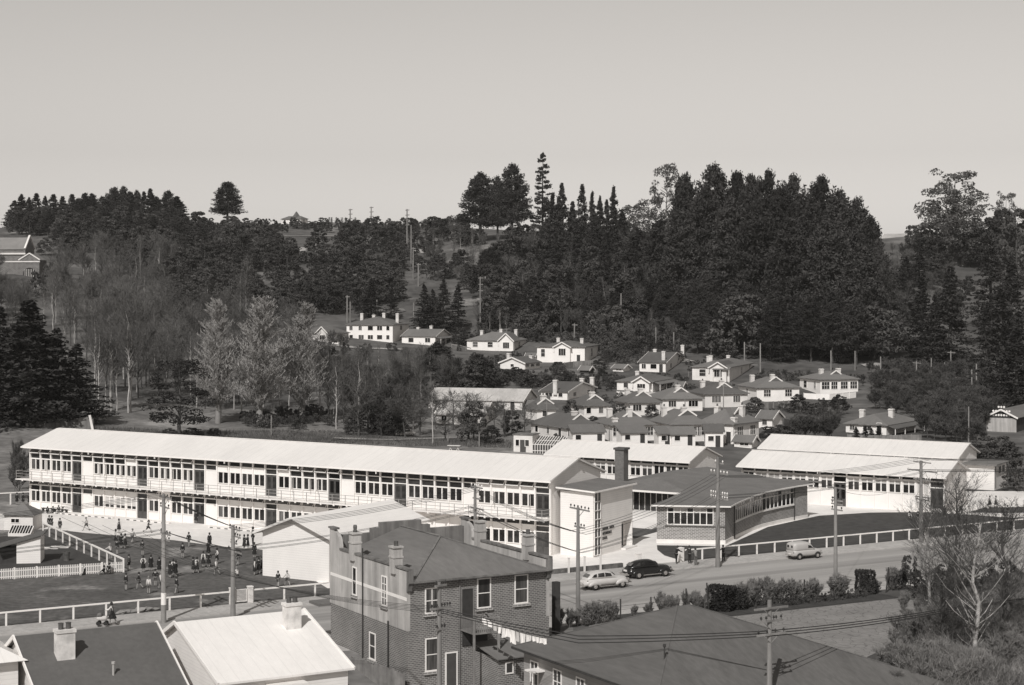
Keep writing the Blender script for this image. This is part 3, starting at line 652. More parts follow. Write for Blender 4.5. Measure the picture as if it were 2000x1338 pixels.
# washing
def obj_world(mb, name, mat, origin, rz=0):
    return put(mb.mesh(name, mat), name, None, origin, rz)
w0 = D_(937, 1202, 126.6); w1 = D_(1067, 1247, 119.5)
org2 = w0.copy(); b = MB(); sag = lambda t: w0.lerp(w1, t)-org2-Vector((0,0,.5*4*t*(1-t)*.45))
for i in range(16): b.tube(sag(i/16), sag((i+1)/16), .015, n=4)
wl = thing('clothes_line', 'clothes line slung from the balcony to the big grey roof', 'clothes line', org2); b.build('line', IRON, wl)
names = ['towel', 'sheet', 'shirt', 'pillowcase', 'nappy']
t = .04; i = 0
clr = [WHITE, WHITE, BLIND, WHITE, PLAST]
while t < .97:
    wd = rng.uniform(.045, .10); dz = rng.uniform(.55, 1.0) if t > .3 else rng.uniform(.4, .7); m = MB(); n = 5; base = sag(t)
    top = [sag(t+wd*k/n) for k in range(n+1)]; d = (w1-w0).normalized(); nn = Vector((-d.y, d.x, 0)).normalized()
    for k in range(n):
        f0 = nn*.05*math.sin(k*1.7+i); f1 = nn*.05*math.sin((k+1)*1.7+i); z0 = dz*(1-.08*math.sin(k+i)); z1 = dz*(1-.08*math.sin(k+1+i))
        m.face([top[k]-base, top[k+1]-base, top[k+1]-base+f1*2-Vector((0,0,z1)), top[k]-base+f0*2-Vector((0,0,z0))])
        m.face([top[k]-base+nn*.02, top[k]-base+f0*2+nn*.02-Vector((0,0,z0)), top[k+1]-base+f1*2+nn*.02-Vector((0,0,z1)), top[k+1]-base+nn*.02])
    o = obj_world(m, 'washing', clr[i % 5], org2+base); ordn = ['nearest the balcony','second from the balcony','third from the balcony','fourth from the balcony','fifth from the balcony','sixth from the balcony','seventh from the balcony','eighth from the balcony','ninth from the balcony','tenth from the balcony','eleventh from the balcony','twelfth from the balcony','thirteenth from the balcony','fourteenth from the balcony'][min(i,13)]
    tag(o, 'white washing pegged on the clothes line, piece '+ordn, 'washing', 'washing on the clothes line'); t += wd+.012; i += 1
# big grey roof, bottom right
LR = M('dull_grey_roof', .112, .85, .12, .35, 'sheet', .8, stretch=(1, .15, 1), amt=.03, fine=.12)
pL = P(1000, 1262, 3.2); pL.z = 0
Lh = thing('bungalow', 'low weatherboard bungalow under a very large grey hipped roof, bottom right', 'house', pL, RA)
def hipfaces(b, x0, x1, y0, y1, ez, zr, ra, rb, axis='x'):
    if axis == 'x': a = (ra, (y0+y1)/2, zr); c = (rb, (y0+y1)/2, zr)
    else: a = ((x0+x1)/2, ra, zr); c = ((x0+x1)/2, rb, zr)
    if axis == 'x':
        b.face([(x0,y0,ez),(x1,y0,ez),c,a]); b.face([(x1,y0,ez),(x1,y1,ez),c]); b.face([(x1,y1,ez),(x0,y1,ez),a,c]); b.face([(x0,y1,ez),(x0,y0,ez),a])
    else:
        b.face([(x0,y0,ez),(x1,y0,ez),a]); b.face([(x1,y0,ez),(x1,y1,ez),c,a]); b.face([(x1,y1,ez),(x0,y1,ez),c]); b.face([(x0,y1,ez),(x0,y0,ez),a,c])
    b.face([(x0,y0,ez-.03),(x0,y1,ez-.03),(x1,y1,ez-.03),(x1,y0,ez-.03)])
b = MB(); hipfaces(b, 0, 18.4, -17.5, 0, 3.2, 6.65, 7.7, 8.7); 
b.face([(0,-17.5,3.2),(18.4,-17.5,3.2),(22.6,-21.3,1.7),(0,-21.3,1.7)]); b.face([(18.4,-17.5,3.2),(18.4,0,3.2),(22.6,0,1.7),(22.6,-21.3,1.7)]); b.face([(0,-17.5,3.16),(18.4,-17.5,3.16),(22.6,-21.3,1.66),(0,-21.3,1.66)])
b.build('roof', LR, Lh)
b = MB(); b.box(.6, 17.8, -16.9, -.6, GB, 3.1); b.build('wall', M('dull_weatherboard', .3, .85, .12, .6, 'siding', .25, amt=.2), Lh)
b = MB(); b.box(-.08, 0, -17.5, 0, 3.05, 3.2); b.build('gutter', DARK, Lh)
b = MB(); b.bar((7.7,-8.75,6.67),(0,0,3.22),.12,.04); b.bar((8.7,-8.75,6.67),(18.4,-17.5,3.22),.12,.04); b.bar((8.7,-8.75,6.67),(18.4,0,3.22),.12,.04); b.bar((7.7,-8.75,6.67),(0,-17.5,3.22),.12,.04); b.build('ridge_cap', LR, Lh)
for y in (-1.6, -4.6, -7.5): win(Lh, 'y', y-.9, y, .9, 2.4, .6, 1, 1, True)
b = MB(); b.box(-.4, .6, -3.4, -2.4, 2.0, 2.1); b.tube((-.3,-3.3,GB), (-.3,-3.3,2.0), .05); b.build('porch_post', WHITE, Lh)
b = MB(); b.lathe((3.0,-14.,4.2), [(.05,0),(.05,1.1),(.1,1.15),(.1,1.3)], 8); b.build('vent_pipe', IRON, Lh)
# tarred post behind it
b = MB(); b.box(-.25, .25, -.25, .25, -1.2, 4.2); o = put(b.mesh('post', WOODD), 'post', None, P(1086, 1238)+Vector((0,0,0)), RA); tag(o, 'thick dark wooden post by the corner of the brick building', 'post')
# dark roofed house, bottom left
def gab(name, label, p, rz, x0, x1, yn, yf, zr, zn, zf, rm, wm, wb=GB, ov=.35):
    o = thing(name, label, 'house', (p.x, p.y, 0), rz); b = MB()
    s = [(yn, zn), (0, zr), (yf, zf), (yf, zf-.14), (0, zr-.16), (yn, zn-.14)]; n = len(b.v)
    b.v += [(x0, y, z) for y, z in s]+[(x1, y, z) for y, z in s]
    for q_ in ((0,1,7,6),(1,2,8,7),(2,3,9,8),(3,4,10,9),(4,5,11,10),(5,0,6,11),(0,5,4,1),(1,4,3,2),(6,7,10,11),(7,8,9,10)): b.f.append(tuple(n+i for i in q_)); b.m.append(0)
    b.build('roof', rm, o)
    sn = (zr-zn)/-yn; sf = (zr-zf)/yf; a = [(yn+ov, wb), (yf-ov, wb), (yf-ov, zf-.15+sf*ov), (0, zr-.2), (yn+ov, zn-.15+sn*ov)]
    b = MB(); b.prism([(x0+ov, y, z) for y, z in a], [(x1-ov, y, z) for y, z in a]); b.build('wall', wm, o)
    b = MB()
    for x in (x0-.02, x1-.06): b.bar((x+.04, yn, zn-.06), (x+.04, 0, zr-.02), .09, .26); b.bar((x+.04, yf, zf-.06), (x+.04, 0, zr-.02), .09, .26)
    b.build('bargeboard', WHITE, o); return o
pM = P(307, 1215, 5.5); DK = M('dark_grey_roof', .105, .85, .08, .3, fine=.08)
Mh = gab('cottage', 'cottage with a plain dark grey roof and stout white chimney, bottom left', pM, RA, -9.6, 0, -8.5, 6.0, 5.5, 1.35, 2.6, DK, CREAM)
def chim(o, x, y, z0, z1, w, pots=2, m=CHW, d=None):
    b = MB(); d = d or w*.7; b.box(x-w/2, x+w/2, y-d/2, y+d/2, z0, z1-.2); b.box(x-w/2-.06, x+w/2+.06, y-d/2-.06, y+d/2+.06, z1-.2, z1)
    c = b.build('chimney', m, o)
    for i in range(pots): b = MB(); b.lathe((x+(i-(pots-1)/2)*w*.42, y, z1), [(.17,0),(.17,.36),(.2,.4),(.13,.4)], 10); b.build('chimney_pot', RUST, c)
CHS = M('sooty_white_chimney', .62, .9, .28, 1.2)
chim(Mh, -6.9, -2.3, 3.6, 6.1, 1.15, 2, CHS)
b = MB(); b.lathe((-4.4,-4.5,3.0), [(.07,0),(.07,1.0),(.12,1.0),(.12,1.15)], 8); b.build('vent_pipe', PLS, Mh)
pN = P(595, 1190, 5.2)
Nh = gab('cottage', 'cottage with a plain white iron roof and two-pot chimney beside the brick building', pN, RA, -9.6, 0, -8.4, 2.9, 5.2, 2.65, 3.95, ROOFWX, WSID)
chim(Nh, -1.9, -2.2, 4.2, 6.2, 1.1, 2, CHS)
b = MB(); b.box(-6.2, -3.6, -9.0, -8.0, GB, 2.2, 0); b.build('porch', WSID, Nh)
win(Nh, 'x', -5.9, -4.2, .6, 1.8, -9.0, 0, 1)
o = thing('cottage', 'corner of a white house cut off by the left edge beside the dark roof', 'house', P(-40, 1330, 2), RA)
b = MB(); b.box(-6, 1.0, -6, 1, -3, 2.4); b.build('wall', CREAM, o); b = MB(); hipfaces(b, -6.5, 1.5, -6.5, 1.5, 2.4, 4.2, -3.0, -2.0); b.build('roof', ROOFWX, o)
# ---------------------------------------------------------------- fences
def rail_fence(name, label, r0, r1, n, sp=2.9, h=1.15, skip=(), par_z=.13, group='white rail fences'):
    o = thing(name, label, 'fence', rd(r0, n, 0), RA, group); k = max(1, round((r1-r0)/sp)); sp = (r1-r0)/k
    for i in range(k+1):
        b = MB(); b.box(i*sp-.07, i*sp+.07, -.06, .06, -.0, par_z+h-.1); b.build('post', WHITE, o)
    b = MB(); b.bar((-.07, 0, par_z+h-.05), (r1-r0+.07, 0, par_z+h-.05), .14, .12); b.build('rail', WHITE, o)
    b = MB(); b.box(0, r1-r0, -.006, .006, par_z+.1, par_z+h-.1); 
    return o
rOf = lambda px, py: rn(P(px, py))[0]
rail_fence('rail_fence', 'white post and rail fence along the footpath left of the small gate', rOf(30, 1222)-12, rOf(462, 1188), NF)
rail_fence('rail_fence', 'white post and rail fence along the footpath right of the small gate', rOf(503, 1183), rOf(860, 1150), NF)
rail_fence('rail_fence', 'white post and rail fence between the dark lawn and the road', rOf(1342, 1100), rOf(1800, 1052), NF, 2.3)
rail_fence('rail_fence', 'white post and rail fence at the far right behind the bare trees', rOf(1806, 1052), rOf(1990, 1033)+25, NF, 2.6)
def pillar(px, py, label, h=1.35, w=.42):
    p = rd(rOf(px, py), NF); o = thing('gate_pillar', label, 'gate pillar', p, RA, 'white gate pillars'); b = MB(); b.box(-w/2, w/2, -w/2, w/2, 0, h); b.build('shaft', PLINTH, o)
    b = MB(); b.box(-w/2-.03, w/2+.03, -w/2-.03, w/2+.03, h, h+.09); b.build('cap', WHITE, o)
pillar(465, 1188, 'white concrete pillar on the left of the small playground gate', 1.5); pillar(499, 1184, 'white concrete pillar on the right of the small playground gate', 1.5)
pillar(1338, 1101, 'white concrete gate pillar beside the man in the dark suit', 1.45, .5)
pillar(1268, 1112, 'white concrete gate pillar just behind the black car', 1.3, .5)
o = thing('gate', 'small barred metal gate between two white pillars at the playground', 'gate', rd(rOf(465,1188)+.3, NF), RA)
g1 = rOf(499,1184)-rOf(465,1188)-.6
b = MB(); b.bar((0,0,.3),(g1,0,.3),.05,.05); b.bar((0,0,1.35),(g1,0,1.35),.05,.05); b.bar((0.02,0,.3),(.02,0,1.35),.05,.05); b.bar((g1-.02,0,.3),(g1-.02,0,1.35),.05,.05); b.build('gate_frame', WHITE, o)
b = MB()
for i in range(1, 11): b.bar((g1*i/11,0,.32),(g1*i/11,0,1.33),.03,.03)
b.build('gate_bars', WHITE, o)
o = thing('low_wall', 'low dark stone wall below the white forecourt beside the black car', 'wall', rd(rOf(1065, 1126), NF-.3), RA); ln = rOf(1222, 1112)-rOf(1065, 1126)
b = MB(); b.box(0, ln, 0, .35, 0, .55); b.build('stonework', M('dark_rubble_stone', .11, .95, .5, 1.6, fine=.4), o)
for i, px in enumerate((1105, 1147, 1190)):
    p = rd(rOf(px, 1120), NF-.45); b = MB(); b.box(-.08,.08,-.08,.08,0,1.55); b.box(-.1,.1,-.1,.1,1.55,1.62)
    tag(put(b.mesh('fence_post', PLAST), 'fence_post', None, p, RA), ('leftmost','middle','rightmost')[i]+' of three slim posts on the low stone wall by the forecourt', 'post', 'slim posts on the stone wall')
# playground enclosure
def post_rail(label, p, q, k, h=1.3, pick=False, name='rail_fence'):
    o = thing(name, label, 'fence', p, math.atan2((q-p).y, (q-p).x)); ln = (q-p).length
    for i in range(k+1): b = MB(); x = ln*i/k; b.box(x-.08, x+.08, -.06, .06, 0, h); b.build('post', WHITE, o)
    if pick:
        for z in (.3, .85): b = MB(); b.bar((0, -.02, z), (ln, -.02, z), .05, .09); b.build('rail', WHITE, o)
        b = MB(); n = int(ln/.17)
        for i in range(n): b.box(i*.17, i*.17+.085, -.085, -.055, .1, 1.1)
        b.build('pickets', WHITE, o)
    else:
        b = MB(); b.bar((-.05, 0, h), (ln, 0, h), .16, .13); b.build('rail', WHITE, o)
    return o
post_rail('white picket fence in front of the small white shed', P(-60, 1137.5), P(241, 1118.6), 7, 1.15, True, 'picket_fence')
post_rail('white post and rail fence running back across the playground from the picket fence', P(241, 1118), P(84, 1043.5), 11, 1.3)
post_rail('white post and rail fence at the left end of the long classroom block', P(-60, 990), P(60, 983), 3, 1.5)
o = thing('garden_shed', 'small white shed with dark sloping roof behind the picket fence', 'shed', P(79, 1101), R(8))
b = MB(); b.prism([(-2.35,0,0),(0,0,0),(0,0,2.75),(-2.35,0,2.1)], [(-2.35,3.2,0),(0,3.2,0),(0,3.2,2.75),(-2.35,3.2,2.1)]); b.build('wall', WSID, o)
b = MB(); b.prism([(-4.4,-.3,1.6),(.3,-.3,2.9),(.3,-.3,3.0),(-4.4,-.3,1.7)], [(-4.4,3.5,1.6),(.3,3.5,2.9),(.3,3.5,3.0),(-4.4,3.5,1.7)]); b.build('roof', DK, o)
b = MB(); b.box(-4.3,-2.36,1.0,3.0,0,1.6); b.build('bay_shade_block', DARK, o)  # solid dark box stands in for the shade under the roof overhang
o = thing('cottage', 'little white outbuilding with a grey pyramid roof beyond the white shed', 'house', P(64, 1037), R(-6)); o.scale = (.85,.85,.85)
b = MB(); b.box(-4, 0, 0, 3.4, 0, 2.1); b.build('wall', CREAM, o); b = MB(); hipfaces(b, -4.3, .3, -.3, 3.7, 2.1, 3.6, -2.05, -1.95); b.build('roof', GREYR, o); win(o, 'x', -3, -1.9, 1.1, 1.6, 0, 0, 1)
o = thing('cold_frame', 'sloping glazed cold frame against the little white outbuilding', 'cold frame', P(60, 1049), R(-4))
b = MB(); b.prism([(-2.6,0,0),(0,0,0),(0,0,.4),(-2.6,0,.4)], [(-2.6,1.1,0),(0,1.1,0),(0,1.1,1.1),(-2.6,1.1,1.1)]); b.build('box', PLAST, o)
b = MB()
for i in range(8): b.prism([(-2.5+i*.31,-.01,.43),(-2.3+i*.31,-.01,.43),(-2.3+i*.31,1.05,1.12),(-2.5+i*.31,1.05,1.12)], [(-2.5+i*.31,-.01,.45),(-2.3+i*.31,-.01,.45),(-2.3+i*.31,1.05,1.14),(-2.5+i*.31,1.05,1.14)])
b.build('glazing', GLASS, o)
b = MB(); b.lathe((0,0,0), [(.32,0),(.33,.02),(.30,.05),(.30,.3),(.325,.32),(.30,.34),(.30,.6),(.325,.62),(.30,.64),(.32,.95),(.29,.95),(.28,.85)], 16)
tag(put(b.mesh('oil_drum', RUST), 'oil_drum', None, P(130, 1096)), 'rusty oil drum standing on dark ground inside the fenced enclosure', 'drum')
for i, (px, py) in enumerate(((96, 1072), (117, 1070))):
    b = MB(); b.box(-1.0, 1.0, -.6, .6, .05, .12); 
    for x in (-.6, 0, .6): b.box(x-.03, x+.03, -.62, .62, .12, .14)
    tag(put(b.mesh('slab', PLINTH), 'slab', None, P(px, py), R(4)), ('left','right')[i]+' pale flat panel lying on the ground inside the enclosure', 'panel')
sheet('enclosure_ground', [(-60,1136),(240,1118),(84,1044),(-60,1052)], DIRT, .06)
for i in range(6):
    px = 232+i*13; b = MB(); t_ = R(rng.uniform(15, 50)); b.prism([(-.4,-.03,0),(.4,-.03,0),(.4+.1,.5*math.cos(t_),.5*math.sin(t_)),(-.4,.55*math.cos(t_),.5*math.sin(t_))],[(-.4,.04,0),(.4,.04,0),(.5,.5*math.cos(t_)+.07,.5*math.sin(t_)),(-.4,.55*math.cos(t_)+.07,.5*math.sin(t_))])
    tag(put(b.mesh('paving_slab', POLE), 'paving_slab', None, P(px, 1199-i*1.4, .05), rng.uniform(-.6,.6)), 'pale broken paving slab propped in the row along the footpath fence', 'slab', 'broken paving slabs by the fence')
# timber fence and foreground bits
def paling(label, p, q, h, z=GB):
    o = thing('paling_fence', label, 'fence', (p.x, p.y, z), math.atan2((q-p).y, (q-p).x)); ln = (q-p).length; b = MB(); x = 0
    while x < ln: b.box(x, x+.13, -.02, .02, 0, h+rng.uniform(-.12, .06)); x += .15
    b.build('palings', WOOD, o); b = MB(); b.bar((0,.05,h*.7),(ln,.05,h*.7),.06,.1); b.bar((0,.05,.3),(ln,.05,.3),.06,.1); b.build('rail', WOOD, o)
paling('rough timber paling fence running beside the brick building', P(686, 1318, -1.1), P(790, 1352, -1.1), 1.9)
paling('old paling fence in front of the hillside houses above the rear classroom', P(1355, 868, .6), P(1470, 872, .6), 1.8, .5)
paling('dark timber fence right of the cottages behind the rear classroom', P(1290, 866, .6), P(1350, 868, .6), 1.6, .5)
# iron posts of the wire fence along the hedge
for i, (px, py, hh, lean) in enumerate(((1212,1207,2.0,0),(1272,1188,1.9,.04),(1340,1175,2.3,0),(1385,1180,2.6,.25),(1457,1150,1.9,0),(1571,1160,2.0,0),(1679,1155,2.0,0),(1730,1150,2.3,-.35),(1786,1108,2.2,0))):
    r = rAt(px, NH-.5); p = rd(r, NH-.5, -.3); b = MB(); b.bar((0,0,0),(-lean,0,hh+.3),.09,.09)
    tag(put(b.mesh('iron_post', IRON), 'iron_post', None, p, RA), ['leftmost dark iron fence post above the big grey roof','dark iron fence post above the left slope of the big roof','dark iron fence post among thin bushes above the roof peak','leaning dark post left of the dense dark bush','dark iron post in the twiggy hedge right of the dense bush','dark iron post in the hedge left of the pale power pole','dark iron post against the clipped dark bush','strongly leaning bare post right of the clipped bush','tall dark post at the edge of the dark thicket'][i], 'post', 'iron posts along the hedge')
r0 = rOf(1150, 1215); wf = thing('wire_fence', 'slack wire fence strung between the dark iron posts along the hedge', 'fence', rd(r0, NH-.5), RA)
for z in (.3, .7, 1.1, 1.4): b = MB(); b.bar((0,0,z),(38,0,z),.02,.02); b.build('wire', IRON, wf)
# ---------------------------------------------------------------- poles and wires
def pole(label, p, h, arms, ang=None, r=.15, name='power_pole', cat='power pole', group=None, brace=True, ins=INSUL, band=None, rt=None, at=1.):
    """arms: (height, half length, number of insulators, side shift)"""
    ang = RA+R(90) if ang is None else ang
    o = thing(name, label, cat, p, ang, group); b = MB(); b.tube((0,0,-.3),(0,0,h), r, rt or r*.62, 10); b.build('pole', POLE, o)
    for i, (z, hl, n, sh) in enumerate(arms):
        b = MB(); b.bar((-hl+sh, -.16, z), (hl+sh, -.16, z), .1*at, .12*at)
        if brace and hl > .8: b.bar((-.6+sh, -.2, z-.02), (0, -.14, z-.55), .03, .04); b.bar((.6+sh, -.2, z-.02), (0, -.14, z-.55), .03, .04)
        a = b.build('crossarm', POLE, o)
        for k in range(n):
            x = -hl+.12+sh+(2*hl-.24)*k/max(1, n-1)
            if n > 2 and abs(x-sh) < .22: x += .2
            b = MB(); b.lathe((x, -.16, z+.06), [(.02,0),(.02,.1),(.065,.1),(.075,.17),(.05,.24),(.02,.27)], 8); b.build('insulator', ins, a)
    if band:
        b = MB(); b.tube((0,0,band),(0,0,band+1.0), r*.98, r*.92, 10); b.build('white_band', WHITE, o)
    return o
def topz(px, py, Y): return H+(HY-py)/F*Y
poles = {}
pA = P(319.6, 1216); poles['A'] = pole('wooden power pole with a white painted band at the left of the playground', pA, topz(320,965,pA.y), [(10.4,1.45,4,0),(9.6,1.1,2,.2),(7.4,1.2,4,0),(6.9,1.0,2,0)], r=.24, band=1.5, ins=INSD)
pB = P(455, 1207); poles['B'] = pole('gnarled wooden power pole hung with wires beside the small gate', pB, topz(455,1032,pB.y)+.3, [(7.5,1.2,4,0),(6.9,.9,4,-.4),(6.3,.7,2,.2),(5.6,1.5,4,0),(4.9,.8,2,0)], r=.24, ins=INSD)
pC = rd(rAt(1129, NH+.8), NH+.8); poles['C'] = pole('wooden power pole with two crossarms in front of the stair hall', pC, topz(1128,991,pC.y), [(topz(0,995,pC.y),1.5,6,0),(topz(0,1030,pC.y),.8,4,0)], r=.2, ins=INSD)
pD_ = P(1402, 1108); poles['D'] = pole('tall power pole with rows of white insulators before the curved brick wing', pD_, topz(1402,893,pD_.y), [(topz(0,925,pD_.y),1.45,6,0),(topz(0,966,pD_.y),1.45,8,0),(topz(0,974,pD_.y),1.45,8,0),(topz(0,905,pD_.y),.7,2,0)], r=.25)
pE_ = rd(rAt(1632, NH+.8), NH+.8); poles['E'] = pole('pale power pole beside the parked van', pE_, topz(1632,952,pE_.y), [(topz(0,953,pE_.y),1.2,2,0),(topz(0,978,pE_.y),.75,4,0),(topz(0,985,pE_.y),.75,2,0),(topz(0,996,pE_.y),.75,2,0)], r=.2, ins=INSD)
pF = P(1799, 1062); poles['F'] = pole('dark tall power pole before the right end of the front classroom block', pF, topz(1800,900,pF.y), [(topz(0,903,pF.y),1.35,2,0),(topz(0,920,pF.y),2.3,3,0),(topz(0,937,pF.y),1.35,8,0),(topz(0,971,pF.y),1.0,2,0),(topz(0,976,pF.y),1.0,2,0)], r=.25)
pG = Vector((503/F*108.6, 108.6, GB)); pole('weathered power pole rising in front of the big grey roof', pG, topz(1503,1172,108.6)-GB, [(topz(0,1187,108.6)-GB,1.3,2,0),(topz(0,1212,108.6)-GB,.9,5,0),(topz(0,1238,108.6)-GB,1.1,4,0)], RA, .22, ins=INSD)
pH = Vector(((858-CX)/F*116, 116, GB)); pole('slim power pole in front of the brick building wall', pH, topz(858,1137,116)-GB, [(topz(0,1143,116)-GB,.5,2,0),(topz(0,1187,116)-GB,.9,8,0),(topz(0,1228,116)-GB,.45,4,0)], RA+R(12), .2, ins=INSD)
pI = Vector(((928-CX)/F*163, 163, 0)); poles['I'] = pole('power pole half hidden behind the brick building against the long classroom block', pI, topz(928,948,163), [(topz(0,952,163),1.1,4,0),(topz(0,974,163),.7,2,0),(topz(0,993,163),1.3,6,0),(topz(0,1003,163),1.3,6,0)], r=.2)
def wire(label, pts, sag=.8, r=.017, group='overhead wires'):
    o0 = pts[0].copy(); b = MB()
    for p, q in zip(pts[:-1], pts[1:]):
        n = 14; L_ = (q-p).length
        f = lambda t: p.lerp(q, t)-o0-Vector((0,0,4*t*(1-t)*sag*L_/40))
        for i in range(n): b.tube(f(i/n), f((i+1)/n), r, n=4, caps=False)
    tag(put(b.mesh('overhead_wire', WIREM), 'overhead_wire', None, o0), label, 'wire', group)
up_ = lambda p, z, s=0: Vector((p.x, p.y, 0))+RV*s+Vector((0,0,z))
wl_ = 'thin overhead wire strung between the power poles along the far side of the road'
for s in (-1.2, -.4, .4, 1.2):
    wire(wl_, [up_(pA-RU*60, 10.6, s), up_(pA, 10.6, s), up_(pB, 7.7, s), up_(pI, 9.3, s*.8), up_(pC, 7.6, s), up_(pD_, 9.1, s), up_(pF, 9.2, s), up_(pF+RU*60, 10, s)])
for s in (-1.2, -.7, .7, 1.2):
    wire(wl_, [up_(pA-RU*60, 7.6, s), up_(pA, 7.6, s), up_(pB, 5.8, s), up_(pI, 7.5, s), up_(pC, 6.0, s*.5), up_(pD_, 7.0, s), up_(pF, 8.0, s), up_(pF+RU*60, 8, s)], .7)
tG = D_(1503, 1233, 108.6)
for i, (dy, ds) in enumerate(((0, -.5), (-.12, 0), (-.25, .5))):
    wire('thick dark cable crossing the big grey roof, '+('topmost','middle','lowest')[i]+' of three at the pole', [D_(855, 1188, 116)+Vector((0,0,dy)), D_(1130, 1236+i*3, 113)+Vector((0,0,dy-.2)), tG+Vector((ds,0,dy)), D_(1850, 1188, 128)+Vector((0,0,dy)), D_(2100, 1150, 140)], .25, .03, 'thick cables over the big roof')
for i in range(5):
    wire('faint service wire crossing in front of the brick building', [D_(120+i*40, 1010+i*8, 150), D_(858, 1185+i*3, 116)], 1.2, .014, 'service wires near the brick building')
wire('service wire from the pale pole to the front classroom block', [D_(1632, 955, pE_.y), D_(1735, 962, 215)], .3, .015)
# ---------------------------------------------------------------- vehicles
TYRE = M('tyre_rubber', .03, .9, .1, 2); CHROME = M('chrome', .6, .2, .03, 1, metal=.8)
def loft(mb, sts, n=20, mi=0, flat=2.6):
    """sts: (x, halfwidth, zbottom, ztop)"""
    k = len(mb.v)
    for x, hw, z0, z1 in sts:
        cz = (z0+z1)/2; hh = (z1-z0)/2
        for i in range(n):
            t = 2*math.pi*(i+.5)/n; c, s = math.cos(t), math.sin(t)
            mb.v.append((x, hw*math.copysign(abs(c)**(2/flat), c), cz+hh*math.copysign(abs(s)**(2/flat), s)))
    for j in range(len(sts)-1):
        for i in range(n): mb.f.append((k+j*n+i, k+j*n+(i+1)%n, k+(j+1)*n+(i+1)%n, k+(j+1)*n+i)); mb.m.append(mi)
    mb.f.append(tuple(k+i for i in range(n))[::-1]); mb.f.append(tuple(k+(len(sts)-1)*n+i for i in range(n))); mb.m += [mi, mi]
def wheels(o, xs, hw, r, hub):
    for x in xs:
        for s in (-1, 1):
            b = MB(); y0, y1 = sorted((s*hw, s*(hw-.2)))
            b.tube((x, y0, r), (x, y1, r), r, r, 20); w_ = b.build('wheel', TYRE, o, True)
            b = MB(); b.tube((x, s*(hw-.02), r), (x, s*(hw+.015), r), r*.6, r*.55, 16); b.tube((x, s*(hw+.01), r), (x, s*(hw+.05), r), r*.28, r*.2, 12); b.build('rim', hub, w_)
def superpt(x, sts, z, flat=2.6):
    for a, c in zip(sts[:-1], sts[1:]):
        if a[0] <= x <= c[0]:
            t = (x-a[0])/(c[0]-a[0]); hw, z0, z1 = [a[i]+(c[i]-a[i])*t for i in (1,2,3)]; cz = (z0+z1)/2; hh = (z1-z0)/2
            u = min(.999, abs((z-cz)/hh)); return hw*(1-u**flat)**(1/flat)
    return 0
def sidewin(o, sts, quads, name='side_window', mat=GLASS):
    for s in (-1, 1):
        for q in quads:
            b = MB(); n = 5; rows = []
            (xa, za), (xb, zb), (xc, zc), (xd, zd) = q           # bottom-rear, bottom-front, top-front, top-rear
            for j in range(n+1):
                t = j/n; l = (xa+(xd-xa)*t, za+(zd-za)*t); r = (xb+(xc-xb)*t, zb+(zc-zb)*t); row = []
                for i in range(n+1): u = i/n; x = l[0]+(r[0]-l[0])*u; z = l[1]+(r[1]-l[1])*u; row.append((x, s*(superpt(x, sts, z)+.012), z))
                rows.append(row)
            for j in range(n):
                for i in range(n): b.face([rows[j][i], rows[j][i+1], rows[j+1][i+1], rows[j+1][i]])
            b.build(name, mat, o)
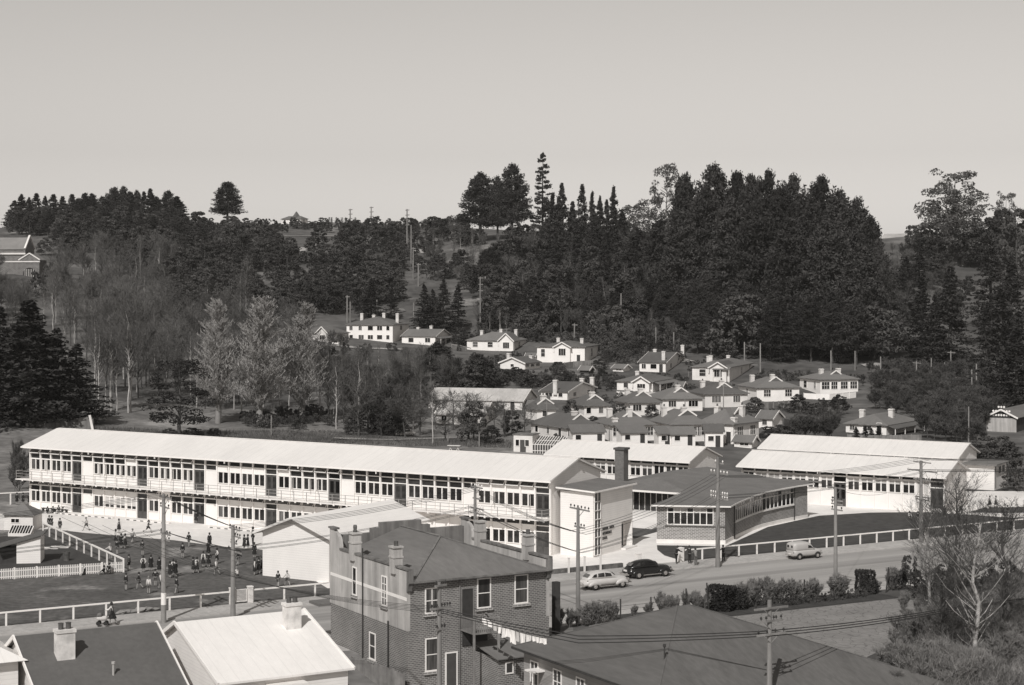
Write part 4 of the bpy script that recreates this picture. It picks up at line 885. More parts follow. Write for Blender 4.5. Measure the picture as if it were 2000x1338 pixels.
def sedan(label, p, rz, paint, hub, sc=1.0, cat='car'):
    o = thing('parked_car', label, cat, p, rz)
    body_ = [(-2.45,.45,.42,.62),(-2.38,.66,.36,.85),(-2.1,.78,.32,1.0),(-1.5,.84,.30,1.08),(-.6,.86,.28,1.08),(.4,.86,.28,1.06),(1.0,.80,.3,1.06),(1.6,.66,.34,1.05),(2.1,.52,.38,.98),(2.3,.42,.42,.86),(2.36,.30,.5,.72)]
    b = MB(); loft(b, body_, 24); 
    cab = [(-2.25,.40,.85,1.0),(-2.0,.58,.8,1.22),(-1.6,.66,.8,1.46),(-1.1,.70,.8,1.60),(-.4,.72,.8,1.66),(.2,.71,.8,1.62),(.55,.68,.8,1.48),(.85,.66,.8,1.2),(1.05,.62,.8,1.02)]
    loft(b, cab, 24, flat=2.4); b.build('body', paint, o, True)
    for x, L_, yy, hgt in ((-1.5,.72,.74,.86),(1.5,.74,.74,.88)):
        for s in (-1, 1):
            f = MB(); sts = [(x-L_+.04,.06,.4,.5),(x-L_*.7,.17,.34,.72),(x-.1,.20,.45,hgt),(x+.25,.20,.45,hgt-.02),(x+L_*.75,.16,.34,.70),(x+L_,.05,.34,.44)]
            k = len(f.v); loft(f, sts, 14); f.v = [(v[0], v[1]+s*yy, v[2]) for v in f.v]; f.build('fender', paint, o, True)
    wheels(o, (-1.5, 1.48), .9, .35, hub)
    sidewin(o, cab, [[(-1.75,1.16),(-1.25,1.16),(-1.2,1.46),(-1.5,1.38)], [(-1.12,1.16),(-.42,1.16),(-.42,1.52),(-1.08,1.48)], [(-.34,1.16),(.42,1.16),(.3,1.42),(-.34,1.52)]])
    b = MB(); b.face([(-2.13,-.42,1.2),(-2.13,.42,1.2),(-1.78,.36,1.44),(-1.78,-.36,1.44)]); b.build('rear_window', GLASS2, o)
    b = MB(); b.face([(.93,-.52,1.17),(.93,.52,1.17),(.62,.44,1.46),(.62,-.44,1.46)]); b.build('windscreen', GLASS, o)
    for x, nm in ((-2.62, 'rear_bumper'), (2.52, 'front_bumper')):
        b = MB(); b.box(x-.05, x+.05, -.8, .8, .4, .52); b.box(x-.08, x+.08, -.5, -.42, .36, .6); b.box(x-.08, x+.08, .42, .5, .36, .6); b.build(nm, CHROME, o)
    b = MB(); b.box(-2.5,-2.44,-.25,.25,.68,.84); b.build('number_plate', PLAST, o)
    for s in (-1, 1):
        b = MB(); b.lathe((-2.2, s*.62, .78), [(.0,0),(.07,.03),(.07,.12),(0,.16)], 10); b.build('tail_light', CHROME, o)
        b = MB(); b.tube((2.16, s*.72, .78), (2.26, s*.72, .78), .12, .09, 12); b.build('headlight', CHROME, o)
        b = MB(); b.box(-1.0, 1.0, s*.88-.02, s*.88+.02, .30, .36); b.build('running_board', CHROME, o)
    o.scale = (sc, sc, sc)
    return o
BLK = M('black_car_paint', .012, .22, .05, 1, spec=.6); LGT = M('pale_car_paint', .5, .3, .04, 1, spec=.5); VANP = M('pale_grey_van_paint', .42, .4, .05, 1, spec=.4)
r0 = (rOf(1246,1131.6)+rOf(1299,1126))/2; sedan('black rounded sedan parked at the far kerb by the school gate', rd(r0+.05, 140.55, .02), RA, BLK, CHROME, 1.03)
r1 = rOf(1180, 1147); sedan('pale rounded sedan driving on the road just behind the black car', rd(r1-.2, 137.3, .02), RA, LGT, CHROME, 1.0)
def van():
    o = thing('parked_van', 'pale grey panel van parked at the far kerb beside the lawn fence', 'van', rd((rOf(1560.6,1093.5)+rOf(1594.7,1091))/2, 142.0, .02), RA)
    b = MB(); lo = [(-1.75,.60,.42,.9),(-1.72,.70,.34,.98),(-1.2,.76,.30,1.0),(.3,.77,.28,1.0),(.9,.74,.28,1.0),(1.5,.70,.3,.94),(1.85,.62,.34,.88),(1.95,.50,.4,.78)]
    loft(b, lo, 20, flat=4); up2 = [(-1.74,.55,.8,1.45),(-1.66,.68,.8,1.68),(-1.3,.73,.8,1.76),(.0,.74,.8,1.76),(.35,.72,.8,1.68),(.65,.70,.8,1.4),(.95,.68,.8,1.0)]
    loft(b, up2, 20, flat=4); b.build('body', VANP, o, True)
    wheels(o, (-1.08, 1.28), .76, .3, CHROME)
    for s in (-1, 1):
        for x in (-1.08, 1.28):
            f = MB(); ring = [(x+.4*math.cos(t), .3+.4*math.sin(t)) for t in [math.pi*i/10 for i in range(11)]]; ri = [(x+.3*math.cos(t), .3+.3*math.sin(t)) for t in [math.pi*i/10 for i in range(11)]]
            for i in range(10): f.prism([(ring[i][0], s*.775, ring[i][1]), (ring[i+1][0], s*.775, ring[i+1][1]), (ri[i+1][0], s*.775, ri[i+1][1]), (ri[i][0], s*.775, ri[i][1])], [(ring[i][0], s*.74, ring[i][1]), (ring[i+1][0], s*.74, ring[i+1][1]), (ri[i+1][0], s*.74, ri[i+1][1]), (ri[i][0], s*.74, ri[i][1])])
            f.build('wheel_arch', DARK, o)
    sidewin(o, up2, [[(.02,1.12),(.74,1.12),(.45,1.52),(.02,1.58)]])
    for y in (-.3, .3): b = MB(); b.box(-1.765, -1.73, y-.13, y+.13, 1.22, 1.46); b.build('rear_window', GLASS, o)
    b = MB(); b.face([(.98,-.56,1.06),(.98,.56,1.06),(.68,.52,1.45),(.68,-.52,1.45)]); b.build('windscreen', GLASS, o)
    b = MB(); b.box(-1.86,-1.76,-.66,.66,.4,.5); b.build('rear_bumper', CHROME, o); b = MB(); b.box(1.96,2.04,-.62,.62,.4,.5); b.build('front_bumper', CHROME, o)
    b = MB(); b.box(-1.8,-1.76,-.2,.2,.52,.64); b.build('number_plate', PLAST, o)
    for s in (-1, 1): b = MB(); b.tube((-1.76, s*.6, .75), (-1.72, s*.6, .75), .06, .06, 8); b.build('tail_light', DARK, o); b = MB(); b.tube((1.86, s*.5, .7), (1.93, s*.5, .7), .1, .08, 10); b.build('headlight', CHROME, o)
van()
h_ = hit(792, 852); sedan('small pale car standing under the trees beyond the long classroom roof', h_, R(200), LGT, CHROME, .75)
# ---------------------------------------------------------------- people
SKIN = M('skin', .32, .6, .03, 1); HAIRD = M('dark_hair', .035, .7, .2, 5); HAIRL = M('fair_hair', .2, .7, .2, 5)
NAVY = M('navy_cloth', .022, .9, .15, 3, obj=.3); GREYC = M('grey_cloth', .11, .9, .12, 3, obj=.3); SHIRT = M('white_shirt', .6, .85, .05, 3); LTJ = M('light_jacket_cloth', .22, .9, .1, 3); SOCK = M('grey_socks', .3, .9, .1, 3); SHOE = M('dark_shoes', .02, .5, .1, 3)
def skin_mesh(name, pts, edges, radii, mat, lvl=1):
    me = bpy.data.meshes.new('tmp'); me.from_pydata(pts, edges, []); o = bpy.data.objects.new('tmp', me); C.objects.link(o)
    md = o.modifiers.new('s', 'SKIN'); md.use_smooth_shade = True; sm = o.modifiers.new('u', 'SUBSURF'); sm.levels = lvl; sm.render_levels = lvl
    for i, r in enumerate(radii):
        sv = me.skin_vertices[0].data[i]; sv.radius = (r, r) if not isinstance(r, tuple) else r; sv.use_root = (i == 0)
    dg = bpy.context.evaluated_depsgraph_get(); out = bpy.data.meshes.new_from_object(o.evaluated_get(dg)); out.name = name
    bpy.data.objects.remove(o); out.materials.clear(); out.materials.append(mat); return out
def ang(a): return Vector((0, math.sin(R(a)), -math.cos(R(a))))
POSES = {  # thigh l,r ; shin l,r ; upper arm l,r ; forearm l,r (forward degrees) ; arm spread ; trunk lean ; hip height factor
 'stand': (2,-2, 0,-3, 5,-3, 15,8, 12, 0), 'walk': (24,-20, 5,-38, -24,22, -5,45, 9, 3), 'run': (48,-30, 5,-75, -45,40, 20,95, 12, 10),
 'akimbo': (4,-4, 2,-4, -12,-12, 38,38, 34, 0), 'fold': (3,-2, 0,-3, 28,28, 95,95, 8, 2), 'stride': (32,-28, 18,-34, 20,-30, 50,10, 22, 4),
 'crouch': (105,85, -35,-45, 45,35, 70,60, 10, 18), 'sit': (95,88, 25,15, 40,30, 60,70, 10, -6), 'lean': (6,-4, 0,-6, 55,50, 70,70, 8, 14), 'push': (20,-18, 2,-30, 40,40, 75,75, 6, 8), 'lie': (60,80, -20,0, -30,-25, 0,0, 12, -50)}
def joints(pose, k=1.0, adult=False):
    tl, tr, sl_, sr, ul, ur, fl, fr_, sp, lean = POSES[pose]
    th, sh, tor, up, fo = (.37,.36,.44,.25,.22) if not adult else (.43,.43,.52,.30,.26)
    hipz = max(th*math.cos(R(tl))+sh*math.cos(R(sl_)), th*math.cos(R(tr))+sh*math.cos(R(sr)))+.07
    if pose in ('sit', 'lie'): hipz = .14
    J = {}; J['pel'] = Vector((0,0,hipz)); ld = Vector((0, math.sin(R(lean)), math.cos(R(lean))))
    J['wai'] = J['pel']+ld*tor*.35; J['che'] = J['pel']+ld*tor*.82; J['nec'] = J['pel']+ld*(tor*1.0+.03); J['hea'] = J['nec']+Vector((0,.02,.10)); J['cro'] = J['hea']+Vector((0,.01,.11))
    for s, n_, t_, s_, u_, f_ in ((-1,'l',tl,sl_,ul,fl),(1,'r',tr,sr,ur,fr_)):
        J['hip'+n_] = J['pel']+Vector((s*.075,0,-.03)); J['kne'+n_] = J['hip'+n_]+ang(t_)*th; J['ank'+n_] = J['kne'+n_]+ang(s_)*sh; J['toe'+n_] = J['ank'+n_]+Vector((s*.02,.13,-.035))
        J['sho'+n_] = J['che']+ld*tor*.1+Vector((s*.13,0,0)); sx = Vector((s*math.sin(R(sp)),0,0)); J['elb'+n_] = J['sho'+n_]+(ang(u_)+sx).normalized()*up
        J['wri'+n_] = J['elb'+n_]+(ang(f_)+sx*(-.9 if pose == 'akimbo' else .2)).normalized()*fo; J['han'+n_] = J['wri'+n_]+(J['wri'+n_]-J['elb'+n_]).normalized()*.09
    return {k_: v*k for k_, v in J.items()}
meshes_p = {}
def person_meshes(kind, pose):
    key = (kind, pose)
    if key in meshes_p: return meshes_p[key]
    adult = kind in ('man', 'manlight', 'woman'); k = 1.0; J = joints(pose, k, adult); th = 1.15 if adult else 1.0
    names = ['pel','wai','che','nec','hea','cro','shol','elbl','wril','hanl','shor','elbr','wrir','hanr','hipl','knel','ankl','toel','hipr','kner','ankr','toer']
    rad = dict(pel=(.10,.075), wai=(.09,.065), che=(.115,.075), nec=.042, hea=(.072,.085), cro=(.045,.055), sho=.042, elb=.032, wri=.024, han=.028, hip=.07, kne=.048, ank=.034, toe=.03)
    rr = [rad[n[:3]] for n in names]; rr = [tuple(x*th for x in r) if isinstance(r, tuple) else r*th for r in rr]
    E = [('pel','wai'),('wai','che'),('che','nec'),('nec','hea'),('hea','cro'),('che','shol'),('shol','elbl'),('elbl','wril'),('wril','hanl'),('che','shor'),('shor','elbr'),('elbr','wrir'),('wrir','hanr'),('pel','hipl'),('hipl','knel'),('knel','ankl'),('ankl','toel'),('pel','hipr'),('hipr','kner'),('kner','ankr'),('ankr','toer')]
    ix = {n: i for i, n in enumerate(names)}
    out = [('body', skin_mesh('body', [J[n] for n in names], [(ix[a], ix[c]) for a, c in E], rr, SKIN))]
    cloth = {'boy': (NAVY, GREYC, 's'), 'boylight': (SHIRT, GREYC, 's'), 'boygrey': (GREYC, NAVY, 's'), 'girl': (SHIRT, NAVY, 'g'), 'girldark': (NAVY, NAVY, 'g'), 'man': (NAVY, NAVY, 't'), 'manlight': (LTJ, GREYC, 't'), 'woman': (SHIRT, NAVY, 'g')}[kind]
    top = ['che','wai','pel','shol','elbl','wril','shor','elbr','wrir']; ti = {n: i for i, n in enumerate(top)}
    tr_ = [(.15,.105),(.125,.095),(.135,.105),.062,.052,.042,.062,.052,.042]
    tr_ = [tuple(x*th for x in r) if isinstance(r, tuple) else r*th for r in tr_]
    pp_ = [J[n] for n in top]
    out.append(('jersey' if cloth[2] != 't' else 'jacket', skin_mesh('top', pp_, [(ti[a], ti[c]) for a, c in (('che','wai'),('wai','pel'),('che','shol'),('shol','elbl'),('elbl','wril'),('che','shor'),('shor','elbr'),('elbr','wrir'))], tr_, cloth[0])))
    if cloth[2] == 'g':
        b = MB(); kn = (J['knel']+J['kner'])/2; a = J['wai']; c = J['pel']; low = Vector((kn.x, kn.y, kn.z-.02)); n = 12; k0 = 0; sprd = abs(J['knel'].y-J['kner'].y)/2
        for cen, rx, ry in ((J['che']+Vector((0,0,.03)),.125,.10),(a,.12,.09),(c,.15,.12),(low,.20+.03*th,.17+sprd)):
            for i in range(n): t = 2*math.pi*i/n; wv = 1+.06*math.sin(t*4); b.v.append((cen.x+rx*wv*th*math.cos(t), cen.y+ry*wv*th*math.sin(t), cen.z))
        for j in range(3):
            for i in range(n): b.f.append((j*n+i, j*n+(i+1)%n, (j+1)*n+(i+1)%n, (j+1)*n+i)); b.m.append(0)
        b.f.append(tuple(range(n))[::-1]); b.f.append(tuple(range(3*n, 4*n))); b.m += [0, 0]
        out.append(('tunic', b.mesh('tunic', cloth[1])))
    else:
        full = cloth[2] == 't'; e1 = 'ank' if full else None
        pts = [J['pel'], J['hipl'], J['hipl'].lerp(J['knel'], .85), J['hipr'], J['hipr'].lerp(J['kner'], .85)]; ed = [(0,1),(1,2),(0,3),(3,4)]; rd_ = [(.13,.1),.088,.085,.088,.085]
        if full: pts += [J['ankl']+Vector((0,0,.03)), J['ankr']+Vector((0,0,.03))]; ed += [(2,5),(4,6)]; rd_ = [(.14,.11),.1,.085,.1,.085,.07,.07]
        out.append(('trousers' if full else 'shorts', skin_mesh('shorts', pts, ed, rd_, cloth[1])))
    for s in 'lr':
        pts = [J['ank'+s]+Vector((0,-.03,-.02)), J['toe'+s]+Vector((0,.02,-.0))]
        out.append(('shoe', skin_mesh('shoe', pts, [(0,1)], [.05, .042], SHOE)))
        if not full_(cloth): out.append(('sock', skin_mesh('sock', [J['ank'+s], J['ank'+s].lerp(J['kne'+s], .6)], [(0,1)], [.043, .052], SOCK)))
    b = MB(); hc = J['hea']; n = 10
    for j, (r, z) in enumerate(((.088,-.02 if cloth[2] != 'g' else -.06),(.096,.05),(.088,.11),(.055,.155),(.0,.17))):
        for i in range(n): t = 2*math.pi*i/n; b.v.append((hc.x+r*math.cos(t)*th, hc.y-.025+r*math.sin(t)*1.1*th, hc.z+z*th))
    for j in range(4):
        for i in range(n): b.f.append((j*n+i, j*n+(i+1)%n, (j+1)*n+(i+1)%n, (j+1)*n+i)); b.m.append(0)
    out.append(('hair', b.mesh('hair', HAIRD if kind != 'boylight' else HAIRL)))
    meshes_p[key] = out; return out
def full_(c): return c[2] == 't'
def person(px, py, kind, pose, label, face, group='schoolchildren in the playground', z=.05, scale=1.0):
    p = P(px, py, z); o = thing('person', label, 'person', p, R(face), group)
    for nm, me in person_meshes(kind, pose): put(me, nm, o)
    o.scale = (scale,)*3; return o
Z = lambda zx, zy: (60+zx/4.1667, 990+zy/4.1667)
KIDS = [
 (150,183,'boy','stand','boy in dark coat, left of the pair by the top of the diagonal fence',20), (172,186,'boy','fold','boy in dark coat, right of the pair by the top of the diagonal fence',160),
 (238,207,'boy','stand','boy in dark jersey standing alone near the top of the diagonal fence',0), (452,192,'boylight','stride','boy in white shirt striding alone across the pale yard',80),
 (718,212,'girl','stand','girl in white blouse and dark tunic standing alone at the yard edge',200), (692,302,'girl','stand','girl with white sleeves, leftmost of the three in a huddle near the yard',-60),
 (736,338,'girldark','stand','girl in dark clothes in the middle of the huddle of three near the yard',170), (770,340,'girl','fold','girl on the right of the huddle of three near the yard',90),
 (828,294,'boylight','walk','boy in white shirt walking away right of the huddle of three girls',-20), (955,212,'boygrey','run','boy in grey running hard across the pale yard',-95),
 (652,425,'boylight','lean','boy in pale shirt bending over the diagonal fence near its lower end',60), (702,388,'boy','stand','dark boy standing by the lower end of the diagonal fence',150),
 (910,395,'boy','fold','boy in dark jersey with folded arms, alone in mid playground',170), (798,518,'boygrey','stand','boy in grey beside the corner post of the picket fence',-120),
 (916,530,'girl','akimbo','girl in dark pinafore with white sleeves and hands on hips',180), (978,522,'girldark','stand','girl in dark dress just right of the girl with hands on hips',200),
 (1046,542,'girldark','stand','girl in dark clothes close left of the banded power pole',180), (1287,325,'boy','walk','small boy walking near the yard edge right of the banded pole',170),
 (1236,418,'boy','stand','boy in dark jersey standing alone right of the banded pole',180), (1455,332,'girldark','stand','girl furthest back in the queue of girls in mid playground',190),
 (1446,400,'girldark','fold','girl in dark clothes second back in the queue of girls',180), (1405,492,'girl','stand','girl in dark pinafore with white sleeves, left front of the big group',170),
 (1448,492,'girldark','akimbo','broad girl in dark coat in the centre of the big group',180), (1515,462,'girl','akimbo','girl in pinafore on the right of the big group',120),
 (1322,540,'girldark','stand','dark girl on the left of a close pair in mid playground',120), (1352,538,'girl','walk','white-bloused girl on the right of a close pair in mid playground',-150),
 (1512,554,'boylight','walk','boy in white shirt walking left below the big group',60), (1738,348,'girldark','stand','girl in dark hat, left of the pair beside the white hall',-40),
 (1768,346,'girldark','fold','girl close to the one in a dark hat beside the white hall',120), (1808,318,'man','stand','tall teacher in dark suit near the corner of the white hall',120),
 (1820,415,'girldark','stand','girl in dark dress standing below the tall teacher',200), (1822,556,'girl','stand','girl in dark pinafore, left of the group at the hall corner',-80),
 (1856,545,'girldark','fold','dark girl in the middle of the group at the hall corner',170), (1884,535,'girldark','stand','dark girl on the right, nearly touching the white hall wall',90),
 (1133,578,'girldark','stand','dark girl on the left of three just right of the banded pole',-30), (1160,560,'girl','stand','white-bloused girl in the middle of three right of the banded pole',180),
 (1180,570,'girldark','stand','dark girl on the right of three just right of the banded pole',60), (775,678,'boy','stand','boy in dark jersey and shorts, leftmost of the front row',150),
 (882,668,'boy','walk','boy in dark jersey, second from left in the front row',100), (960,708,'boylight','stand','boy in light grey shirt seen from behind in the front row',0),
 (1014,645,'boy','akimbo','boy in dark jersey left of the banded pole with arms bent',180), (1062,668,'boylight','walk','boy in white shirt half hidden by the banded pole',60),
 (1188,703,'boy','stride','boy in dark jersey with legs wide apart right of the banded pole',150), (1690,475,'boy','walk','boy half hidden behind the gnarled power pole',-30),
 (1685,582,'boylight','crouch','small child in white crouching beside the gnarled power pole',60), (432,552,'boy','sit','child in dark clothes sitting against the picket fence, leftmost',150),
 (592,550,'boy','sit','child in dark clothes sitting low by the right end of the picket fence',90), (640,545,'girldark','crouch','dark child crouching by the right end of the picket fence',180)]
for a in KIDS: person(*Z(a[0], a[1]), a[2], a[3], a[4], a[5], scale=1.18 if a[2] == 'man' else 1.07)
person(543, 1146, 'boy', 'walk', 'boy in dark jersey walking toward the white hall wall', 0); person(561, 1144, 'boylight', 'stride', 'boy in white shirt and dark shorts running by the white hall wall', 40)
for i, (px, py, k, po, f, l) in enumerate(((93,1003,'boy','sit',200,'boy lounging at the left end of the bench by the far classrooms'),(103,1002,'boy','sit',160,'boy in the middle of the bench by the far classrooms'),(115,1003,'boy','crouch',180,'boy hunched at the right end of the bench by the far classrooms'),(122,1003,'boy','sit',120,'boy beside the right end of the bench by the far classrooms'),(164,1001,'girldark','lean',60,'girl leaning by the first ground-floor door'),
    (383,1022,'girldark','stand',180,'girl standing in the open ground-floor doorway'),(33,985,'girldark','stand',200,'leftmost dark figure behind the outbuilding at the left edge'),(45,985,'girldark','stand',150,'middle dark figure behind the outbuilding at the left edge'),(57,986,'girldark','stand',220,'right dark figure behind the outbuilding at the left edge'))): person(px, py, k, po, l, f, z=.06)
b = MB(); b.box(-2.2, 2.2, -.2, .2, .38, .44)
for x in (-2, 0, 2): b.box(x-.04, x+.04, -.18, .18, 0, .38)
tag(put(b.mesh('bench', WOODD), 'bench', None, P(107, 1000.5, .05), SA), 'long dark bench against the wall of the long classroom block', 'bench')
person(1321, 1101, 'man', 'lean', 'man in a dark suit leaning on the white gate pillar', -60, 'people at the school gate', .13, 1.05)
person(1347, 1101, 'man', 'lean', 'man in a dark overcoat leaning on the rail beside the gate pillar', 10, 'people at the school gate', .13, 1.05)
person(1359, 1104, 'manlight', 'lean', 'man in a light jacket and dark trousers bending over the rail', 15, 'people at the school gate', .13, 1.0)
person(1413, 1098, 'man', 'lean', 'man in dark clothes half hidden behind the tall power pole', 10, 'people at the school gate', .13, 1.0)
person(219.5, 1219, 'woman', 'push', 'woman in white blouse and dark skirt pushing a pram along the footpath', 90, 'people at the school gate', .13, 1.06)
for px, py, k, po, f, l in ((1777,1012,'girl','sit',180,'left child of the pair sitting on the lawn edge by the dark pole'),(1793,1012,'girldark','sit',170,'right child of the pair sitting on the lawn edge by the dark pole'),(1820,1002,'girl','sit',150,'left child of the group sitting by the classroom door'),(1827,1003,'girl','sit',190,'middle child of the group sitting by the classroom door'),(1834,1003,'girl','sit',210,'right child of the group sitting by the classroom door'),
    (1878,1003,'girl','stand',90,'girl standing at the end wall of the front classroom block'),(1933,991,'girl','walk',-60,'girl walking on the far right yard, left of a pair'),(1945,991,'girl','walk',-70,'girl walking on the far right yard, right of a pair'),(1924,994,'girl','lie',60,'girl lounging on the small lawn at the far right'),(1968,1000,'girldark','sit',180,'child sitting on the small lawn at the right edge'),
    (1845,1012,'girldark','stand',120,'dark child standing behind the bare trees near the classroom end')):
    person(px, py, k, po, l, f, 'schoolchildren on the right-hand lawn', .07)
person(1808, 1192, 'girldark', 'crouch', 'woman in dark clothes stooping at the edge of the crazy paving', 200, 'people on the paved court', 0, 1.15)
person(1845, 1192, 'girldark', 'crouch', 'dark figure crouching among twigs right of the paved court', 150, 'people on the paved court', 0, 1.0)
hc_ = hit(806, 852); o = thing('person', 'seated figure beside the small pale car under the trees', 'person', hc_, 0)
for nm, me in person_meshes('boylight', 'crouch'): put(me, nm, o)
# pram
o = thing('pram', 'pale pram pushed along the footpath by the woman', 'pram', P(200, 1221, .13), R(0))
b = MB(); loft(b, [(-.45,.1,.5,.62),(-.4,.2,.42,.72),(0,.22,.38,.75),(.3,.22,.4,.78),(.42,.1,.5,.7)], 12); b.build('pram_body', BLIND, o, True)
b = MB(); loft(b, [(-.45,.12,.7,.8),(-.35,.22,.68,1.0),(-.1,.22,.68,1.05),(-.02,.2,.7,.9)], 12); b.build('hood', GREYC, o, True)
b = MB(); b.bar((.38,-.2,.7),(.75,-.2,.98),.03,.03); b.bar((.38,.2,.7),(.75,.2,.98),.03,.03); b.bar((.75,-.2,.98),(.75,.2,.98),.03,.03); b.build('handle', IRON, o)
for x in (-.3, .3):
    for y in (-.22, .22): b = MB(); b.tube((x,y-.015,.18),(x,y+.015,.18),.18,.18,14); b.build('wheel', TYRE, o)
# ---------------------------------------------------------------- hillside houses
SHEDR = M('dull_pale_iron_roof', .46, .7, .2, .25, 'sheet', .9, stretch=(1, .3, 1), amt=.12, fine=.08)
CHR_ = M('weathered_pale_roof', .33, .85, .2, .3)
HB = []                                           # their picture boxes, so that scattered trees stay clear of them
def ray_t(p, d, px): k = (px-CX)/F; return (k*p.y-p.x)/(d.x-k*d.y)
HR = M('hillside_iron_roof', .135, .75, .12, .3, 'sheet', .8, stretch=(1, .2, 1), amt=.07, fine=.06, obj=.25)
HW1 = M('white_house_wall', .82, .7, .07, .4, 'siding', .25, amt=.12, obj=.06); HW2 = M('cream_roughcast', .74, .85, .09, .6, obj=.1)
FND = M('dark_foundation', .18, .9, .3, 1)
def hwin(par, face, u, wd, z0, z1, pl, pan=1, lab=None):
    return win(par, face, u, u+wd, z0, z1, pl, 0 if z1-z0 < 1.3 else 1, pan-1, rng.random() < .35, None, fw=.11, out=(-1 if face == 'x' else 1))
def house(label, l, c, r, base, eave, ridge, kind='hip', wm=None, rm=None, ch=(), dorm=0, ver=None, wl=2, wr=2, Y=None, ov=.40, bay=None, gr=0, two=False, cat='house', rot=-31.1, low=0):
    ra_ = R(rot); SU = Vector((math.cos(ra_), math.sin(ra_), 0)); SV = Vector((-math.sin(ra_), math.cos(ra_), 0))
    p = hit(c, base) if Y is None else D_(c, base, Y)
    wm = wm or HW1; rm = rm or HR
    w = max(2.5, ray_t(p, -SU, l+2)); d = max(2.5, ray_t(p, SV, r-2)); px_m = p.y/F
    ez = H+(HY-eave)*px_m-p.z; mid = p-SU*(w/2)+SV*(d/2); rz = max(ez+.8, H+(HY-ridge)/F*mid.y-p.z)
    HB.append((l, r, ridge, base, p.y))
    o = thing({'house':'house','shed':'shed'}.get(cat, 'house'), label, cat, p, ra_, None)
    b = MB(); b.box(-w, 0, 0, d, .0, ez-.05); bb = b
    if kind in ('gabx',):      # ridge along x, gable ends at left and right
        b.prism([(-w,0,ez-.06),(-w,d,ez-.06),(-w,d/2,rz-.15)], [(0,0,ez-.06),(0,d,ez-.06),(0,d/2,rz-.15)])
    if kind == 'gaby': b.prism([(-w,0,ez-.06),(0,0,ez-.06),(-w/2,0,rz-.15)], [(-w,d,ez-.06),(0,d,ez-.06),(-w/2,d,rz-.15)])
    b.build('wall', wm, o)
    b = MB(); b.box(-w+.05, -.05, .05, d-.05, -3.0, .0); b.build('foundation', FND, o)
    b = MB(); x0, x1, y0, y1 = -w-ov, ov, -ov, d+ov
    if kind == 'hip':
        if w > d: hipfaces(b, x0, x1, y0, y1, ez, rz, x0+(y1-y0)*.45, x1-(y1-y0)*.45)
        else: hipfaces(b, x0, x1, y0, y1, ez, rz, y0+(x1-x0)*.45, y1-(x1-x0)*.45, 'y')
    elif kind == 'gabx':
        s = (rz-ez)/(d/2); e = ez-s*ov; n = .12
        b.prism([(x0,y0,e),(x0,d/2,rz),(x0,d/2,rz+n),(x0,y0,e+n)],[(x1,y0,e),(x1,d/2,rz),(x1,d/2,rz+n),(x1,y0,e+n)]); b.prism([(x0,y1,e),(x0,d/2,rz),(x0,d/2,rz+n),(x0,y1,e+n)],[(x1,y1,e),(x1,d/2,rz),(x1,d/2,rz+n),(x1,y1,e+n)])
    else:
        s = (rz-ez)/(w/2); e = ez-s*ov; n = .12
        b.prism([(x0,y0,e),(-w/2,y0,rz),(-w/2,y0,rz+n),(x0,y0,e+n)],[(x0,y1,e),(-w/2,y1,rz),(-w/2,y1,rz+n),(x0,y1,e+n)]); b.prism([(x1,y0,e),(-w/2,y0,rz),(-w/2,y0,rz+n),(x1,y0,e+n)],[(x1,y1,e),(-w/2,y1,rz),(-w/2,y1,rz+n),(x1,y1,e+n)])
    rf = b.build('roof', rm, o)
    if kind != 'hip':
        b = MB(); 
        if kind == 'gabx':
            for x in (x0, x1): b.bar((x,y0,e),(x,d/2,rz),.08,.3); b.bar((x,y1,e),(x,d/2,rz),.08,.3)
        else:
            for y in (y0, y1): b.bar((x0,y,e),(-w/2,y,rz),.08,.3); b.bar((x1,y,e),(-w/2,y,rz),.08,.3)
        b.build('bargeboard', WHITE, o)
    else:
        b = MB(); b.box(x0, x1, y0-.05, y0, ez-.14, ez+.0); b.box(x1, x1+.05, y0, y1, ez-.14, ez); b.build('gutter', PLD, o)
    for (fx, fy, hh) in ch:                       # chimneys: fractions of the plan, height above ridge
        x, y = -w*(1-fx), d*fy; b = MB(); s = .42; b.box(x-s, x+s, y-s, y+s, ez*.6, rz+hh); b.box(x-s-.08, x+s+.08, y-s-.08, y+s+.08, rz+hh-.25, rz+hh-.1); c_ = b.build('chimney', CHW, o)
        b = MB(); b.lathe((x,y,rz+hh), [(.17,0),(.14,.4)], 8); b.build('chimney_pot', RUST, c_)
    if dorm:                                      # little white-edged gablet on the right-hand slope
        y = d*.55; b = MB(); zt = rz+.1; zb = rz-.85; xg = -.25*min(w, d)
        b.prism([(xg,y-1.5,zb),(xg,y+1.5,zb),(xg,y,zt)], [(-w/2,y-1.5,zb),(-w/2,y+1.5,zb),(-w/2,y,zt)]); g_ = b.build('gablet', rm, o)
        b = MB(); b.bar((xg+.05,y-1.7,zb-.12),(xg+.05,y,zt+.05),.12,.24); b.bar((xg+.05,y+1.7,zb-.12),(xg+.05,y,zt+.05),.12,.24); b.build('bargeboard', WHITE, g_)
